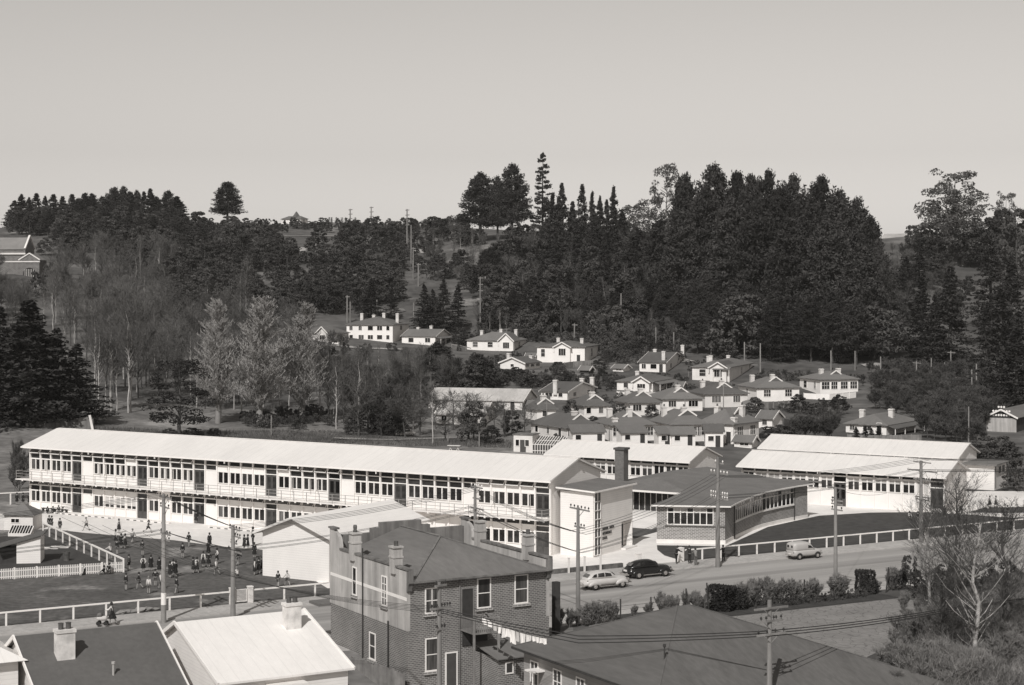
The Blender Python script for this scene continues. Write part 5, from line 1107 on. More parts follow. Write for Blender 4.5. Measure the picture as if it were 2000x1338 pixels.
    if bay:                                       # projecting gabled bay on the left-hand face at fraction bay
        xc = -w*(1-bay); bw = min(2.1, w*.22); zt = rz-.25; b = MB()
        b.box(xc-bw, xc+bw, -1.1, .2, 0, ez-.05); b.prism([(xc-bw,-1.1,ez-.05),(xc+bw,-1.1,ez-.05),(xc,-1.1,zt-.1)], [(xc-bw,.2,ez-.05),(xc+bw,.2,ez-.05),(xc,.2,zt-.1)]); g_ = b.build('gabled_bay', wm, o)
        b = MB()
        for s in (-1, 1): b.prism([(xc+s*(bw+.35),-1.5,ez-.25),(xc,-1.5,zt),(xc,-1.5,zt+.12),(xc+s*(bw+.35),-1.5,ez-.13)], [(xc+s*(bw+.35),d*.4,ez-.25),(xc,d*.4,zt),(xc,d*.4,zt+.12),(xc+s*(bw+.35),d*.4,ez-.13)])
        b.build('bay_roof', rm, g_)
        b = MB()
        for s in (-1, 1): b.bar((xc+s*(bw+.4),-1.55,ez-.25),(xc,-1.55,zt+.05),.08,.26)
        b.build('bargeboard', WHITE, g_)
        win(g_, 'x', xc-.9, xc+.9, max(.8, ez-2.3), ez-.55, -1.1, 0, 2, False, None, fw=.12)
    if ver == 'r':
        b = MB(); b.prism([(ov+.0,0,ez-.25),(ov+1.4,0,ez-.7),(ov+1.4,0,ez-.6),(ov,0,ez-.15)], [(ov,d,ez-.25),(ov+1.4,d,ez-.7),(ov+1.4,d,ez-.6),(ov,d,ez-.15)]); v_ = b.build('verandah_roof', rm, o)
        for y in (.1, d/3, 2*d/3, d-.1): b = MB(); b.box(ov+1.2, ov+1.32, y-.06, y+.06, -.3, ez-.65); b.build('verandah_post', WHITE, v_)
    if ver == 'f':
        xa = -w*.42; b = MB(); b.prism([(xa,-ov,ez-.2),(xa,-ov-1.3,ez-.6),(xa,-ov-1.3,ez-.5),(xa,-ov,ez-.1)], [(.4,-ov,ez-.2),(.4,-ov-1.3,ez-.6),(.4,-ov-1.3,ez-.5),(.4,-ov,ez-.1)]); v_ = b.build('verandah_roof', rm, o)
        for x in (xa+.1, xa/2, .2): b = MB(); b.box(x-.06, x+.06, -ov-1.2, -ov-1.08, -.3, ez-.55); b.build('verandah_post', WHITE, v_)
    floors = [(0, ez)] if not two else [(ez*.5, ez), (0, ez*.5)]
    for zf, zt in floors:
        h_ = zt-zf; a, c2 = zf+h_*.36, zf+min(h_*.82, h_-.35)
        for i in range(wl):
            u = -w+(i+.5)/wl*w-.5
            if bay and abs(u+.5+w*(1-bay)) < 2.6: continue
            if zf == 0 and not two and i == wl-1 and wl > 2:
                b = MB(); b.box(u, u+.9, -.05, .01, .05, 2.05, 1); b.box(u-.08, u, -.07, .0, 0, 2.15); b.box(u+.9, u+.98, -.07, .0, 0, 2.15); b.box(u-.08, u+.98, -.07, 0, 2.05, 2.15); b.build('door', [WHITE, DARK], o)
            else: hwin(o, 'x', u, rng.choice((.9, 1.0, 1.5)), a, c2, 0, rng.choice((1, 2)))
        for i in range(wr):
            u = (i+.5)/wr*d-.8; hwin(o, 'y', u, rng.choice((1.5, 1.7, 1.9)) if d > 6 else .9, a, c2, 0, 3 if d > 6 else 1)
    return o
house('large two-storey white house with four chimneys, uppermost on the left of the slope', 675, 767, 800, 670, 634, 618, ch=((.15,.5,.9),(.45,.4,.5),(.6,.6,1.0),(.93,.5,.9)), wl=5, wr=1, two=True, rot=-14)
house('long white cottage with two chimneys just right of the two-storey house', 783, 850, 882, 676, 657, 643, 'gabx', ch=((.25,.5,.6),(.6,.6,1.0)), wl=2, wr=1, ver='r', rot=-16)
house('white cottage with three chimneys and a gabled front at the top centre of the slope', 910, 1000, 1030, 687, 665, 648, ch=((.2,.4,.4),(.6,.5,.8),(.9,.6,.7)), bay=.9, wl=3, wr=1, rot=-20)
house('small white gabled cottage below the three-chimney cottage', 975, 1025, 1057, 722, 709, 697, 'gaby', ch=((.1,.4,.9),(.7,.9,.3)), wl=1, wr=3)
house('white villa with a central front gable and high base, upper middle of the slope', 1047, 1142, 1170, 709, 677, 665, ch=((.3,.5,.7),(.8,.5,.6)), bay=.55, wl=4, wr=1, rot=-16)
house('white cottage with two very tall chimneys against the trees', 1247, 1300, 1340, 728, 708, 688, 'gabx', ch=((.2,.5,.8),(.85,.1,.6),(.98,.9,1.6)), wl=3, wr=2, rot=-18)
house('greyish villa with a front gable and open verandah near the trees', 1350, 1425, 1472, 746, 717, 701, wm=HW2, ch=((.1,.5,.7),(.3,.3,1.0),(.45,.8,.6)), bay=.72, ver='f', wl=2, wr=1, rot=-20)
house('white villa with a pointed front gable and bay window in mid slope', 1203, 1275, 1315, 766, 745, 730, ch=((.35,.4,.7),), bay=.72, ver='r', wl=2, wr=1, rot=-22)
house('white twin-gabled cottage with three tall chimneys, left of mid slope', 1055, 1108, 1165, 782, 765, 746, 'gabx', ch=((.55,.0,.9),(.8,.7,.7),(.98,.9,.8)), wl=2, wr=2, rot=-22)
house('white hip-roofed bungalow at the top right end of the row, beside the tree stumps', 1560, 1602, 1678, 771, 741, 724, ch=((.5,.3,.5),(.6,.7,.6)), dorm=1, wl=2, wr=4, rot=-72)
house('hip-roofed bungalow with two chimneys second from the top right end', 1440, 1478, 1563, 785, 757, 736, ch=((.3,.2,.4),(.7,.5,.7)), dorm=1, wl=1, wr=2, rot=-76)
house('hip-roofed bungalow with two chimneys third from the top right end', 1345, 1377, 1462, 797, 769, 748, wm=HW2, ch=((.3,.2,.4),(.7,.5,.7)), dorm=1, wl=1, wr=2, rot=-76)
house('hip-roofed bungalow fourth from the top right end, with two large windows', 1261, 1294, 1374, 804, 779, 757, ch=((.7,.5,.7),), dorm=1, wl=1, wr=2, rot=-76)
house('hip-roofed bungalow fifth from the top right end, half hidden by a bush', 1200, 1229, 1291, 813, 786, 764, wm=HW2, ch=((.2,.3,.4),(.7,.5,.7)), dorm=1, wl=1, wr=2, rot=-72)
house('hip-roofed bungalow sixth from the top right end, with a wide window', 1110, 1141, 1191, 817, 792, 771, ch=((.7,.5,.7),), dorm=1, wl=1, wr=2, rot=-70)
house('hip-roofed bungalow at the left end of the upper row beside the white-roofed shed', 1025, 1049, 1088, 822, 799, 778, ch=((.7,.5,.7),), dorm=1, wl=1, wr=1, rot=-68)
house('broad hip-roofed bungalow at the left end of the lowest row behind the rear classroom', 1035, 1106, 1176, 863, 835, 807, wm=HW2, ch=((.75,.5,.6),), dorm=1, wl=3, wr=3, rot=-62)
house('hip-roofed bungalow second from the left in the lowest row', 1163, 1196, 1280, 864, 830, 802, ch=((.3,.2,.4),(.75,.5,.6),(.9,.1,-.9)), dorm=1, wl=1, wr=4, rot=-74)
house('hip-roofed bungalow third from the left in the lowest row', 1270, 1312, 1382, 865, 829, 799, ch=((.3,.2,.4),(.75,.5,.6)), dorm=1, wl=1, wr=4, rot=-74)
house('white hip-roofed house at the right end of the lowest row, two levels high', 1364, 1432, 1484, 868, 828, 797, ch=((.3,.3,.4),(.8,.6,.6),(.95,.1,-1.2)), dorm=1, wl=4, wr=2, two=False, rot=-38)
house('tiny white gabled house right of the lowest row, beside a round bush', 1478, 1508, 1530, 838, 817, 802, 'gabx', wl=1, wr=0)
house('low villa with dark roof, two chimneys and a verandah, alone at the right', 1650, 1731, 1791, 851, 830, 806, ch=((.1,.4,.6),(.75,.5,.8)), ver='r', wl=3, wr=1, wm=HW2, rot=-34)
house('long industrial shed with a pale iron roof beyond the bare trees', 835, 1020, 1050, 801, 783, 759, 'gabx', rm=SHEDR, wm=HW2, wl=5, wr=1, cat='shed', rot=-16)
house('smaller shed with a pale iron roof half hidden behind bare trees', 850, 945, 970, 832, 810, 786, 'gabx', rm=SHEDR, wm=HW2, wl=3, wr=1, cat='shed', rot=-16)
house('pale villa with a small gable half hidden behind the bare poplars', 590, 648, 683, 669, 651, 636, bay=.75, wl=2, wr=1, wm=HW2)
house('tiny pale shed on the open slope left of the two-tall-chimney cottage', 1195, 1217, 1233, 727, 719, 712, 'gabx', wl=1, wr=0, cat='shed')
house('dark low shed under the fence below the upper middle villa', 1137, 1150, 1160, 730, 722, 717, 'gabx', wm=WOODD, wl=0, wr=0, cat='shed')
house('small grey lean-to shed at the foot of the last house of the lowest row', 1432, 1468, 1482, 876, 862, 857, 'gabx', wm=HW2, wl=1, wr=0, cat='shed')
house('skyline house with a steep pointed roof, tiny on the far left ridge', 548, 588, 603, 440, 427, 422, wl=3, wr=1, wm=HW2, Y=790)
sk_ = bpy.data.objects[-1] if False else None
b = MB(); b.lathe((0,0,0), [(3.0,-1.0),(1.7,1.0),(.15,3.2)], 4); o = put(b.mesh('roof_turret', HR), 'roof_turret', None, D_(579, 427, 794)); tag(o, 'pointed turret roof rising over the tiny skyline house', 'roof')
b = MB(); 
for i, (l, r) in enumerate(((1722,1745),(1747,1760),(1761,1776))): b = MB()
house('white farm building with a striped pale roof on the right-hand skyline', 1722, 1768, 1778, 472, 465, 457, 'gabx', wm=HW1, rm=CHR_, wl=2, wr=1, Y=672)
hq = house('dark gabled house with rows of pale dots on its front, at the right edge', 1925, 1985, 2030, 845, 815, 795, 'gaby', wm=WOODD, wl=0, wr=0)
bpy.context.view_layer.update(); wv_ = [tuple(v.co) for v in [c_ for c_ in hq.children if c_.name.startswith('wall')][0].data.vertices]; wq = -min(v[0] for v in wv_); zq = sorted(set(round(v[2], 3) for v in wv_))[1]
b = MB(); b.box(-wq-.02, .02, -.08, -.02, -1.5, zq-.2); b.build('pale_wall_band', PLS, hq)
for i in range(9):
    for j in range(3):
        x = -wq*(.14+.09*i); zt = zq+.35+j*.75
        if zt < zq+(1-abs(2*x/wq+1))*2.6: b = MB(); b.tube((x,-.06,zt),(x,-.02,zt),.2,.2,8); b.build('pale_disc', WHITE, hq)
b = MB(); wq = max(v.co.x for v in bpy.data.meshes[0].vertices) if False else 8
for nm, (px, base, wd, hh) in zip(('under the broad left-hand bungalow','under the second bungalow of the lowest row','under the third bungalow of the lowest row','left of the last house in the lowest row','right of the second bungalow of the lowest row'), ((1150,872,5.5,2.3),(1240,872,4.5,2.2),(1335,874,4.0,2.1),(1395,873,3.0,2.6),(1300,872,2.4,2.2))):
    p = hit(px, base); o = thing('wash_house', 'white lean-to wash house '+nm, 'shed', p, R(rng.uniform(-4, 18))); HB.append((px-30, px+20, base-25, base, p.y))
    b = MB(); b.box(-wd/2, wd/2, 0, 3, -1, hh); b.build('wall', HW1, o); b = MB(); b.prism([(-wd/2-.3,-.35,hh-.15),(wd/2+.3,-.35,hh-.15),(wd/2+.3,3,hh+.9),(-wd/2-.3,3,hh+.9)],[(-wd/2-.3,-.35,hh),(wd/2+.3,-.35,hh),(wd/2+.3,3,hh+1.05),(-wd/2-.3,3,hh+1.05)]); b.build('roof', HR, o)
    win(o, 'x', -wd/2+.5, -wd/2+1.4, 1.0, 1.8, 0, 0, 0); b = MB(); b.box(wd/2-1.3, wd/2-.5, -.05, .01, 0, 1.9); b.build('door', DARK, o)
def path(name, pts, wd, m):
    w_ = [hit(*q) for q in pts]; V = []; fc = []; pl = []
    for a_, c2 in zip(w_[:-1], w_[1:]):
        n = max(1, int((c2-a_).length/3)); pl += [a_.lerp(c2, i/n) for i in range(n)]
    pl.append(w_[-1])
    for i, q in enumerate(pl):
        d = (pl[min(i+1, len(pl)-1)]-pl[max(i-1, 0)]); d.z = 0; d.normalize(); nn = Vector((-d.y, d.x, 0))*wd*(.5+.18*math.sin(i*1.7))
        for s_ in (-1, 0, 1): r_ = q+nn*s_; V.append((r_.x, r_.y, float(gz(r_.x, r_.y))+.22))
    for i in range(len(pl)-1):
        for k in (0, 1): fc.append((3*i+k, 3*i+k+1, 3*i+k+4, 3*i+k+3))
    me = bpy.data.meshes.new(name); me.from_pydata(V, [], fc); me.materials.append(m); struct(put(me, name))
CLAY = M('bare_clay', .33, .95, .3, .3, fine=.2)
path('path', [(1165,668),(1215,680),(1262,690),(1320,701),(1345,708)], 3.0, CLAY); path('path', [(1030,469),(1052,468)], 6, CLAY); path('path', [(812,489),(842,496)], 3, CLAY)
path('path', [(428,460),(560,462),(678,461)], 1.6, CLAY); path('path', [(1695,712),(1745,726),(1770,730)], 4, CLAY); path('path', [(1730,748),(1800,750),(1860,748)], 5, CLAY); path('path', [(1895,775),(1950,790),(1990,800)], 6, CLAY)
path('path', [(570,490),(602,488)], 7, CLAY); path('path', [(650,858),(760,861),(850,858),(905,856)], 2.4, CLAY); path('path', [(660,676),(700,682),(790,684)], 2.4, CLAY); path('path', [(745,606),(775,612)], 8, FIELD); path('path', [(905,600),(925,585)], 8, FIELD)
def gfence(label, pts, h, m, gap=.0, name='garden_fence'):
    w_ = [hit(*q) for q in pts]; o0 = w_[0]; o = thing(name, label, 'fence', o0, 0); b = MB(); bp = MB()
    for p, q in zip(w_[:-1], w_[1:]):
        n = max(2, int((q-p).length/1.9))
        for i in range(n):
            a_ = p.lerp(q, i/n); c2 = p.lerp(q, (i+1)/n); a_.z = float(gz(a_.x, a_.y)); c2.z = float(gz(c2.x, c2.y)); a_ = a_-o0; c2 = c2-o0
            bp.box(a_.x-.07, a_.x+.07, a_.y-.07, a_.y+.07, a_.z-.3, a_.z+h+.1); up1 = Vector((0,0,h)); lo = Vector((0,0,gap+.05))
            b.prism([a_+lo, c2+lo, c2+up1, a_+up1], [a_+lo+Vector((0,.05,0)), c2+lo+Vector((0,.05,0)), c2+up1+Vector((0,.05,0)), a_+up1+Vector((0,.05,0))])
    b.build('boards', m, o); bp.build('posts', m, o)
for lb, pts, h, m, gp in (('grey board fence below the upper middle villa',[(1085,722),(1120,718),(1165,714)],1.5,WOOD,0),('white board fence before the pointed-gable villa',[(1205,775),(1240,778),(1290,776)],1.1,HW2,0),('grey fence between the two upper bungalow rows at the right',[(1470,795),(1500,800),(1560,795)],1.5,WOOD,0),('pale low wall under the top right bungalow',[(1570,780),(1620,782),(1672,778)],1.3,HW2,0),('dark board fence right of the tiny gabled house',[(1532,838),(1560,842),(1580,840)],1.8,WOODD,0),
    ('thin top rail fence beside the three-chimney cottage',[(882,680),(900,683),(920,688)],1.2,WOOD,.9),('thin top rail fence above the greyish villa',[(1345,735),(1400,720),(1480,722)],1.1,WOOD,.9),('grey fence left of the twin-gabled cottage',[(1040,795),(1060,790),(1075,786)],1.5,WOOD,0),('grey plank fence in front of the lone villa',[(1655,862),(1720,864),(1800,862)],1.1,WOOD,0)): gfence(lb, pts, h, m, gp)
for lb, l, c2, r, base, eave, ridge, kd in (('small dark-roofed shed behind the pointed-gable villa',1318,1332,1342,762,754,749,'gabx'),('small white shed between the second and third bungalows of the upper row',1464,1474,1482,800,792,787,'gabx'),('little white porch shed left of the upper middle villa',1030,1044,1052,704,696,691,'gabx'),('tiny grey shed under the large two-storey house',646,664,674,673,664,659,'gabx'),('small pale shed left of the twin-gabled cottage',1036,1050,1056,800,791,786,'gabx')):
    house(lb, l, c2, r, base, eave, ridge, kd, wl=1, wr=0, cat='shed', rot=-20)
# small outbuilding with greenhouse
p = hit(1040, 886); o = thing('glasshouse', 'weathered white outbuilding with a lean-to glasshouse left of the rear classroom', 'glasshouse', p, R(-20)); HB.append((1003,1090,845,886,p.y))
sc_ = p.y/F; w_ = 37*sc_/math.cos(R(20))
b = MB(); b.box(-w_, 0, 0, 3.2, -.6, 2.9); b.build('wall', PLAST, o); b = MB(); b.box(-w_-.15, .15, -.15, 3.4, 2.9, 3.02); b.build('roof', PLD, o)
for i, (a, c2) in enumerate(((.12,.22),(.62,.74))): win(o, 'x', -w_+a*w_, -w_+c2*w_+.25, 1.1, 2.1, 0, 0, 0)
for a in (.35, .5): b = MB(); b.box(-w_+a*w_, -w_+a*w_+.5, -.04, .01, 0, 2.1); b.build('door', DOORG, o)
L2 = 4.9; b = MB()
b.prism([(0,0,-.5),(L2,0,-.5),(L2,0,1.4),(0,0,1.4)], [(0,3.2,-.5),(L2,3.2,-.5),(L2,3.2,2.5),(0,3.2,2.5)]); b.build('glazing', GLASS2, o)
b = MB()
for i in range(12): x = i*L2/11; b.bar((x,-.02,-.5),(x,-.02,1.42),.09,.05); b.bar((x,-.02,1.43),(x,3.2,2.55),.11,.06)
for z in (.4, 1.42): b.bar((0,-.03,z),(L2,-.03,z),.06,.1)
b.bar((0,1.6,1.98),(L2,1.6,1.98),.1,.06); b.build('glazing_bars', WHITE, o)
# stone church hall at the left edge
CH = M('church_stone', .13, .9, .25, .5, 'brick', 1.2, g2=.22); CHR = M('church_slate', .2, .8, .1, .3)
pc = D_(22, 552, 560); o = thing('stone_church', 'gabled stone church building with pale coping cut off by the left edge', 'church', (pc.x, pc.y, pc.z), R(-8)); o.scale = (.72,.72,.72); HB.append((0,86,458,545,560))
b = MB(); b.box(-30, 3, 8, 18, -8, 15); b.prism([(3,8,15),(3,18,15),(3,13,20)],[(-30,8,15),(-30,18,15),(-30,13,20)]); b.build('nave_wall', CH, o)
b = MB(); b.prism([(-30,7.6,14.8),(2.6,7.6,14.8),(2.6,13,20),(-30,13,20)],[(-30,7.6,15),(2.6,7.6,15),(2.6,13,20.3),(-30,13,20.3)]); b.prism([(-30,18.4,14.8),(2.6,18.4,14.8),(2.6,13,20),(-30,13,20)],[(-30,18.4,15),(2.6,18.4,15),(2.6,13,20.3),(-30,13,20.3)]); b.build('nave_roof', CHR, o)
b = MB(); b.bar((3,7.6,15.2),(3,13,21.2),.8,.6); b.bar((3,18.4,15.2),(3,13,21.2),.8,.6); b.box(-30,3.3,7.4,7.9,12.6,13.3); b.box(-30,13.3,-.25,.1,9.0,9.5); b.bar((3.4,-.15,10),(8.5,-.15,13),.4,.5); b.bar((13.4,-.15,10),(8.5,-.15,13),.4,.5); b.build('coping', PLAST, o)
b = MB(); b.box(-30, 4, 0, 8, -8, 9.6); b.box(4, 13, 0.05, 8, -8, 10.0); b.prism([(4,0,10),(13,0,10),(8.5,0,12.8)],[(4,8,10),(13,8,10),(8.5,8,12.8)]); b.build('aisle_wall', CH, o)
b = MB(); pts = [(5.6,1.5)]+[(8.5+2.9*math.cos(t), 4.0+2.6*math.sin(t)) for t in [math.pi*(10-i)/10 for i in range(11)]]+[(11.4,1.5)]
b.prism([(x,-.12,z) for x, z in pts],[(x,-.05,z) for x, z in pts]); b.build('arched_window', GLASS, o)
b = MB()
for i in range(6): b.box(6.4+i*.78, 6.56+i*.78, -.25, -.12, 1.5, 6.0)
b.build('window_tracery', PLAST, o)
# ruin wall top left
o = thing('ruined_shed', 'tumbledown plank shed with a broken wall beyond the left end of the long roof', 'shed', hit(150, 838), R(-4)); sc_ = o.location.y/F; HB.append((55,188,806,838,o.location.y))
b = MB(); n = 14
for i in range(n): b.box(-9+i*.85, -9+i*.85+.84, 0, .4, -.5, 1.6+.25*math.sin(i*1.3)+(.3 if i > 11 else 0)); 
b.build('broken_wall', PLD, o); b = MB(); b.prism([(-9.3,-.3,2.3),(-3.6,-.2,1.9),(-3.6,2.4,2.2),(-9.3,2.4,2.6)],[(-9.3,-.3,2.4),(-3.6,-.2,2.0),(-3.6,2.4,2.3),(-9.3,2.4,2.7)]); b.build('roof', WOOD, o)
b = MB(); b.bar((-9,0,-.5),(-8.2,-.3,2.0),.3,.3); b.bar((2.9,0,-.5),(2.3,0,2.3),.4,.3); b.build('leaning_post', PLAST, o)
# garden shed roofs, table and sign in the paddock
b = MB(); b.box(-1.1,1.1,-.4,.4,.75,.83); b.bar((-.9,0,0),(-.4,0,.75),.08,.08); b.bar((.9,0,0),(.4,0,.75),.08,.08); b.bar((-.4,0,0),(-.9,0,.75),.08,.08); b.bar((.4,0,0),(.9,0,.75),.08,.08)
tag(put(b.mesh('trestle_table', PLAST), 'trestle_table', None, hit(887, 880), R(-15)), 'pale trestle table standing in the rough grass beyond the long roof', 'table')
# ---------------------------------------------------------------- hillside poles
for i, (px, base, top, arms) in enumerate(((678,630,577,1),(684,630,588,0),(736,622,586,0),(762,624,592,0),(808,645,592,0),(938,645,541,3),(948,600,541,0),(977,645,612,0),(1122,668,633,1),(1157,668,632,0),(1213,660,573,0),(1281,680,640,0),(1316,690,650,0),
    (1454,712,668,0),(1485,728,671,0),(1505,705,616,0),(1623,726,686,0),(1670,724,686,0),(1720,757,697,0),(1790,760,706,1),(1819,745,700,0),(1857,722,686,1),(1845,725,708,0),(1907,776,711,0),(1898,770,722,0),(1892,868,795,0),(1909,870,822,0),
    (273,540,504,0),(294,538,508,0),(427,478,455,0),(513,490,465,0),(546,500,465,0),(617,492,465,0),(530,852,812,0),(795,495,409,4),(803,515,440,0),(684,446,408,3),(725,444,404,3),(807,545,483,1),(817,560,515,1),(875,865,845,0),(936,872,847,0),(598,500,480,0))):
    p = hit(px, base)
    if p is None: p = D_(px, base, 780)
    h = (base-top)*p.y/F; ar = [(h-.4-k*1.9, max(1.3, p.y*.0022), 0, 0) for k in range(arms)] if arms else []
    pole('slender pole on the hillside '+('above the two-storey house' if px < 770 and base > 600 else 'on the left-hand ridge' if base < 560 and px < 900 else 'at the edge of the dark pines' if px < 1700 and base > 600 else 'at the right above the brushwood' if base > 600 else 'near the centre of the slope'), p, h, ar, None, max(.13, p.y*.00042), 'hillside_pole', 'pole', 'slender poles on the hillside', brace=False, rt=max(.1, p.y*.00034), at=max(1., p.y/260))
# ---------------------------------------------------------------- trees
def fol(name, g, obj=.25, var=.3, sc=.35):
    return M(name, g, .9, var, sc, spec=.12, obj=obj, fine=.25)
F_PINE = fol('pine_foliage', .041, .4); F_CED = fol('cedar_foliage', .038); F_BUSH = fol('bush_foliage', .064, .4); F_GUM = fol('gum_foliage', .085); F_DK = fol('dark_hedge_foliage', .034)
F_SHR = fol('shrub_foliage', .08, .35); TRUNK = M('dark_bark', .07, .9, .25, .6, obj=.2); BIRCH = M('birch_bark', .34, .85, .35, 1.2, obj=.2); PALEB = M('pale_bark', .22, .9, .2, .6)
TW_G = M('grey_twigs', .10, .9, .2, .3, obj=.25); TW_P = M('pale_poplar_twigs', .28, .9, .12, .3, obj=.12); TW_D = M('dark_twigs', .07, .9, .2, .3, obj=.3); TW_N = M('near_twigs', .175, .9, .3, .5, obj=.2)
def quads(name, cen, size, mat, flat=0., seed=0, asp=.6, droop=None):
    g = np.random.default_rng(seed); n = len(cen); a = g.normal(size=(n, 3)); a[:,2] *= (1-flat); a /= np.linalg.norm(a, axis=1, keepdims=True)
    b_ = g.normal(size=(n, 3)); b_[:,2] *= (1-flat); b_ -= (b_*a).sum(1, keepdims=True)*a; b_ /= np.linalg.norm(b_, axis=1, keepdims=True)
    s = np.asarray(size).reshape(-1, 1)*g.uniform(.6, 1.3, (n, 1)); A = a*s; B = b_*s*asp
    v = np.stack([cen-A, cen-B*.8, cen+A, cen+B], 1).reshape(-1, 3); me = bpy.data.meshes.new(name)
    me.vertices.add(4*n); me.vertices.foreach_set('co', v.ravel()); me.loops.add(4*n); me.loops.foreach_set('vertex_index', np.arange(4*n)); me.polygons.add(n)
    me.polygons.foreach_set('loop_start', np.arange(n)*4); me.polygons.foreach_set('loop_total', np.full(n, 4)); me.update(calc_edges=True); me.materials.append(mat); return me
def shell(g, c, r, n, top=.35):                   # points on an uneven ellipsoid shell, thicker on top
    d = g.normal(size=(n, 3)); d[:,2] += top; d /= np.linalg.norm(d, axis=1, keepdims=True); return c+d*np.array(r)*g.uniform(.72, 1.06, (n, 1))
PR = {}
def smooth_(me): me.polygons.foreach_set('use_smooth', [True]*len(me.polygons)); return me
def crown_clumps(seed, h, prof, nc, nq, cr, qs, zlo, flat=.15, squash=.7):
    g = np.random.default_rng(seed); P_ = []
    for i in range(nc):
        t = g.uniform(0, 1)**.85; z = zlo+(h-zlo)*t; R_ = prof(t); a = g.uniform(0, 2*math.pi); rr = R_*math.sqrt(g.uniform(.25, 1)); r = cr*g.uniform(.6, 1.25)*(1-.45*t)
        P_.append(shell(g, np.array([rr*math.cos(a), rr*math.sin(a), z]), (r, r, r*squash), nq))
    return np.concatenate(P_)
def trunk_mb(h, r, limbs, seed, top=.9, lr=.28):
    g = random.Random(seed); b = MB(); pts = [Vector((g.uniform(-.02,.02)*h*i/5, g.uniform(-.02,.02)*h*i/5, h*top*i/5)) for i in range(6)]; pts[0] = Vector((0,0,-1.2))
    for i in range(5): b.tube(pts[i], pts[i+1], r*(1-i/6), r*(1-(i+1)/6), 7, caps=False)
    for k in range(limbs):
        t = g.uniform(.3, .88); p = pts[int(t*5)].lerp(pts[min(5, int(t*5)+1)], t*5-int(t*5)); a = g.uniform(0, 6.28); L_ = h*lr*(1.1-t)*g.uniform(.7, 1.2)+.5
        b.tube(p, p+Vector((math.cos(a)*L_, math.sin(a)*L_, L_*g.uniform(.1, .6))), r*.3, r*.08, 5, caps=False)
    return b
def mk(kind, h, w, crown, tb, tm): PR.setdefault(kind, []).append((h, w, crown, smooth_(tb.mesh('trunk', tm))))
def boughs(seed, h, R0, pw, n_b, dens, z0, rise, droop, wid, thick):
    """crown of separate boughs set at random heights: rise lifts the tips, droop bends them down"""
    g = np.random.default_rng(seed); P_ = []
    for k in range(n_b):
        t = g.uniform(0, 1)**1.15; z = z0+(h-z0)*t; R_ = R0*(1-t)**pw+.22; a = g.uniform(0, 6.283); L_ = R_*g.uniform(.5, 1.22); n = int(dens*(.35+L_/R0))
        u = g.uniform(.15, 1, n)**.75; wv = g.normal(0, 1, n)*(.10+wid*L_*(1-abs(u-.6))); x = u*L_
        zz = z+rise*x-droop*x*x+g.normal(0, thick, n)-.05*wv*wv
        P_.append(np.stack([x*math.cos(a)-wv*math.sin(a), x*math.sin(a)+wv*math.cos(a), zz], 1))
    P_.append(np.stack([g.normal(0,.12,30), g.normal(0,.12,30), h-g.uniform(0,1.0,30)], 1)); return np.concatenate(P_)
for s in range(4):      # big spreading pines with upswept tips
    g = np.random.default_rng(100+s); A_ = boughs(s+1, 19.6, 6.2, .52, 190, 60, 3.8, .36, .012, .14, .3)
    B_ = crown_clumps(s+1, 18.2, lambda t: 4.8*(1-t)**.38+.3, 90, 60, 1.3, .4, 4.5)
    mk('pine', 20, 12, quads('crown', np.concatenate([A_, B_]), .34, F_PINE, .15, s, .42), trunk_mb(20, .5, 22, s), TRUNK)
for s in range(3):      # layered cedars and firs
    mk('cedar', 20, 11, quads('crown', boughs(20+s, 19.8, 5.6, .8, 210, 46, .8, .06, .022, .15, .12), .32, F_CED, .55, s, .5), trunk_mb(20, .5, 6, s, .97, .1), TRUNK)
for s in range(2):      # open tiered conifer
    mk('tiered', 20, 7.5, quads('crown', boughs(30+s, 19.8, 3.9, .62, 105, 80, 2.2, .02, -.03, .13, .13), .26, F_CED, .35, s, .5), trunk_mb(20, .36, 4, s, .98, .08), TRUNK)
for s in range(4):      # pointed spires
    mk('spire', 18, 6.0, quads('crown', boughs(40+s, 17.9, 3.3, .85, 170, 40, .6, .12, .0, .22, .2), .32, F_PINE, .2, s, .5), trunk_mb(18, .3, 4, s, .97, .08), TRUNK)
for s in range(5):      # rounded evergreen bush canopy
    pf = lambda t: 3.5*math.sqrt(max(0, 1-t*t*.92))*(1+.14*math.sin(5*t+s))
    mk('bush', 8, 8.4, quads('crown', crown_clumps(s+50, 7.2, pf, 48, 66, 1.05, .27, .9, squash=.62), .25, F_BUSH, .1, s, .6), trunk_mb(7, .22, 8, s), TRUNK)
for s in range(2):      # gum trees with pale limbs
    tb = trunk_mb(20, .42, 26, s+3, .85, .36); g = np.random.default_rng(s+60); P_ = []
    for i in range(78):
        t = g.uniform(.22, 1); a = g.uniform(0, 6.28); R_ = (7.0-6.2*abs(t-.5))*math.sqrt(g.uniform(.1, 1)); P_.append(shell(g, np.array([R_*math.cos(a), R_*math.sin(a), 20*t-.6]), (1.3, 1.3, .75), 62))
    if s == 0: mk('openpine', 20, 14, quads('crown', np.concatenate(P_), .30, F_PINE, .1, 9, .5), trunk_mb(20, .4, 26, 8, .85, .36), TRUNK)
    mk('gum', 20, 14, quads('crown', np.concatenate(P_), .30, F_GUM, .1, s, .5), tb, PALEB)
for s in range(3):      # shrubs
    pf = lambda t: 1.25*math.sqrt(max(0, 1-t*t*.8))
    mk('shrub', 2, 3, quads('crown', crown_clumps(s+70, 1.85, pf, 20, 60, .42, .12, .15, squash=.8), .10, F_SHR, .05, s, .6), trunk_mb(1.6, .07, 5, s), TRUNK)
